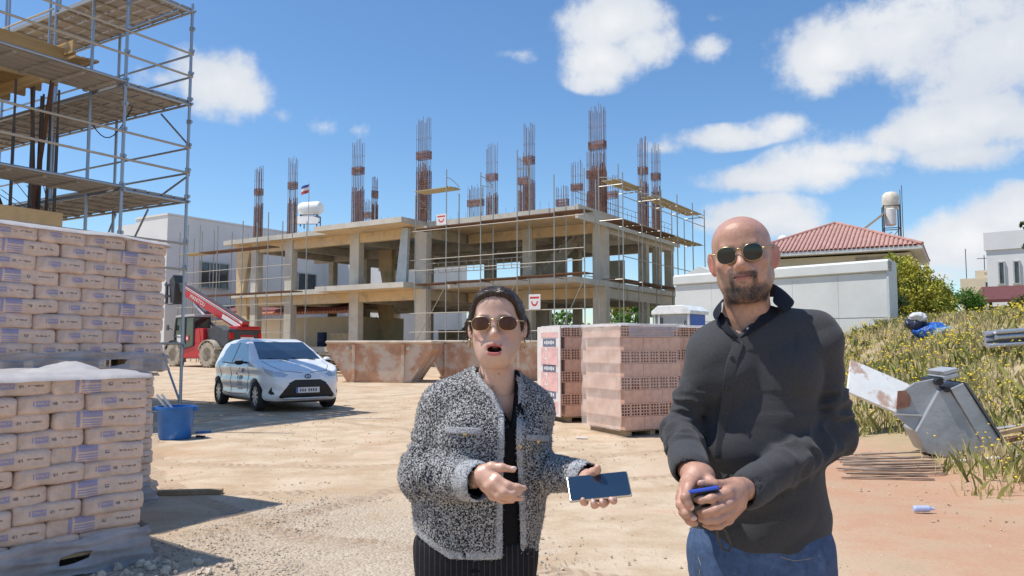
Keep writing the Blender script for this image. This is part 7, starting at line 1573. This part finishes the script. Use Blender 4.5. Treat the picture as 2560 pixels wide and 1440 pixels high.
fz = []; cen_ = Vs[Fs_].mean(1); nrm = np.cross(Vs[Fs_[:, 2]] - Vs[Fs_[:, 0]], Vs[Fs_[:, 3]] - Vs[Fs_[:, 1]]); nrm /= np.linalg.norm(nrm, axis=1)[:, None] + 1e-9
k = rr.choice(len(Fs_), 16000); c0 = cen_[k]; n_ = nrm[k]; tdir = np.cross(n_, rr.normal(size=(len(k), 3))); tdir /= np.linalg.norm(tdir, axis=1)[:, None]; ln = rr.uniform(.002, .0048, len(k))[:, None]; wd = .0007
p0 = c0 - n_ * .001; p1 = c0 + n_ * ln * .75 + tdir * ln * .6; p2 = c0 + n_ * ln * .5 + tdir * ln * 1.5; sd2 = np.cross(n_, tdir) * wd
Vz = np.stack([p0 - sd2, p0 + sd2, p1 + sd2, p1 - sd2, p2 + sd2 * .6, p2 - sd2 * .6], 1).reshape(-1, 3); Fz = (np.array([(0, 1, 2, 3), (3, 2, 4, 5)])[None] + (np.arange(len(k)) * 6)[:, None, None]).reshape(-1, 4)
o = part_np('yarn_loops', Vz, Fz, M_BOU, wom, np.repeat(rr.choice((0., .5), len(k)), 6)[:, None] * np.ones(3), False); o['kind'] = 'stuff'
for q in ((1163, 1084), (1299, 1037), (1345, 1103), (1300, 1116), (1302, 1215)):
    p = onfront(jb, *q)
    if p: MB().sphere(p + Vector((0, -.002, 0)), (.0072, .005, .0072), 12, 8).build('button', M_GOLD, wom, world=True, smooth=True)
def flap(x0, x1, y0, y1, name):
    g = [[onfront(jb, x0 + (x1 - x0) * i / 6, y0 + (y1 - y0) * j / 3 + .04 * (x1 - x0) * i / 6, off=.004) for i in range(7)] for j in range(4)]
    if all(p for r in g for p in r):
        o = ribbon(name, g, M_BOU, wom, .006); a = o.data.color_attributes.new('pig', 'FLOAT_COLOR', 'POINT'); a.data.foreach_set('color', [.75, .75, .75, 1] * len(o.data.vertices))
flap(1112, 1206, 1066, 1084, 'pocket_flap'); flap(1316, 1372, 1086, 1102, 'pocket_flap')
# black V-neck top and pinstriped trousers
T = SDF(lo, hi, .0062); torso(T, -.006)
vg = [tuple(J(*q, -.07)[[0, 2]]) for q in ((1190, 870), (1292, 870), (1290, 950), (1277, 1068), (1262, 1040), (1225, 975), (1195, 935))]
T.put(lambda X, Y, Z: np.maximum(polysd(X + 0 * Z, Z + 0 * X, vg), Y - 2.13) + 0 * X, lo, hi, .004, 'sub'); T.cone(J(1240, 880, .06), J(1240, 965, .055), .055, .060, .005, op='sub'); Vtop, Ftop = T.mesh(2); part_np('black_top', Vtop, Ftop, M_KNIT, wom)
bt = BVHTree.FromPolygons([tuple(v) for v in np.concatenate([Vhw, Vtop])], [tuple(f) for f in np.concatenate([Fh, Ftop + len(Vhw)])])
def fitw(x, y, off):
    h = onfront(bt, x, y, off=off); return tuple(h) if h is not None else tuple(J(x, y, .02))
for inner, outer in ((((1197, 922), (1203, 945), (1222, 972), (1245, 1003), (1264, 1036), (1277, 1068)), ((1186, 922), (1186, 950), (1203, 982), (1228, 1015), (1250, 1048), (1272, 1080))), (((1284, 925), (1288, 950), (1290, 980), (1288, 1010), (1284, 1040), (1277, 1068)), ((1298, 922), (1304, 950), (1308, 985), (1304, 1020), (1297, 1052), (1284, 1080)))):
    ribbon('collar', [[fitw(*q, .005) for q in inner], [fitw(*q, .010) for q in outer]], M_KNIT, wom, .004)
for a, b_, r in ((wR, eR, .040), (wL, eL, .032)):
    d = (b_ - a) / np.linalg.norm(b_ - a); S = SDF(np.minimum(a - d * .01, a + d * .05) - .06, np.maximum(a - d * .01, a + d * .05) + .06, .003); S.cone(a - d * .004, a + d * .05, r, r, .0); S.cone(a - d * .1, a + d * .02, r - .0045, r - .0045, .0, op='sub'); S.warp(lambda X, Y, Z: .0016 * wav(X, Y, Z, 7, 240, 8)); part_np('cuff_lining', *S.mesh(1), M_KNIT, wom)
M_TRO = mat('pinstripe_cloth', (.014, .014, .017), .85, var=.2, scale=80, spec=.2); t = M_TRO.node_tree; b = bsdf(M_TRO); tcn = nn(t, 'ShaderNodeTexCoord'); sx_ = nn(t, 'ShaderNodeSeparateXYZ'); lk(t, tcn.outputs['Object'], sx_.inputs[0])
ps = mth(t, 'LESS_THAN', mth(t, 'FRACT', mth(t, 'MULTIPLY', sx_.outputs[0], 70)), .16); lk(t, mixc(t, mth(t, 'MULTIPLY', ps, .6), b.inputs['Base Color'].links[0].from_socket, (.07, .07, .08)), b.inputs['Base Color'])
l2 = np.array([-.5, 1.8, .04]); h2 = np.array([.32, 2.45, .98]); T = SDF(l2, h2, .010); T.ell(J(1190, 1375, .05), (.152, .112, .14), .05)
for h_, k_, a_ in ((hipL, kL, aL), (hipR, kR, aR)): T.cone(h_, k_, .092, .072, .05); T.cone(k_, a_, .072, .075, .04)
T.put(lambda X, Y, Z: Z - J(1190, 1345, 0)[2] + 0 * X + 0 * Y, l2, h2, .01, 'and'); part_np('trousers', *T.mesh(2), M_TRO, wom)
for a_, s in ((aL, 1), (aR, -1)):
    S = SDF(a_ - np.array([.1, .3, .08]), a_ + np.array([.1, .14, .08]), .012); S.chain([a_ + np.array([0, .03, -.03]), a_ + np.array([s * .01, -.17, -.045])], [.04, .032], .03); S.put(lambda X, Y, Z: (.012 - Z) + 0 * X + 0 * Y, a_ - .4, a_ + .3, 0, 'and'); part_np('shoe', *S.mesh(1), M_BLKP, wom)
# her phone, screen up
c0 = Vector(J(1497, 1217, -.185)); ux = (Vector(J(1557, 1183, -.165)) - Vector(J(1418, 1197, -.165))).normalized(); vx = Vector((.014, -.052, -.050)); vx = (vx - ux * vx.dot(ux)).normalized(); nx_ = ux.cross(-vx).normalized()
Mp = Matrix((ux, -vx, nx_)).transposed().to_4x4(); Mp.translation = c0; ph = thing('mobile_phone', "dark-screened phone with a pale edge lying in the woman's open hand", 'phone', tuple(c0)); Mp.translation = (0, 0, 0)
M_PED = mat('phone_pale_edge', (.62, .58, .48), .25, metal=.6); o = link('phone_frame', MB().box((0, 0, 0), (.150, .072, .0085)).mesh('phone_frame', M_PED), ph, Mp); bv = o.modifiers.new('bevel', 'BEVEL'); bv.width = .0035; bv.segments = 3
g = MB(); pl2 = []
for cx_, cy_, a0 in ((.067, .028, 0), (-.067, .028, 90), (-.067, -.028, 180), (.067, -.028, 270)):
    for i in range(5): a = R(a0 + 90 * i / 4); pl2.append((cx_ + .0055 * math.cos(a), cy_ + .0055 * math.sin(a)))
g.prism(pl2, .0030, .0047, 'xyz'); link('phone_screen', g.mesh('phone_screen', mat('phone_screen_glass', (.012, .03, .06), .06, spec=.9, coat=1.)), ph, Mp)
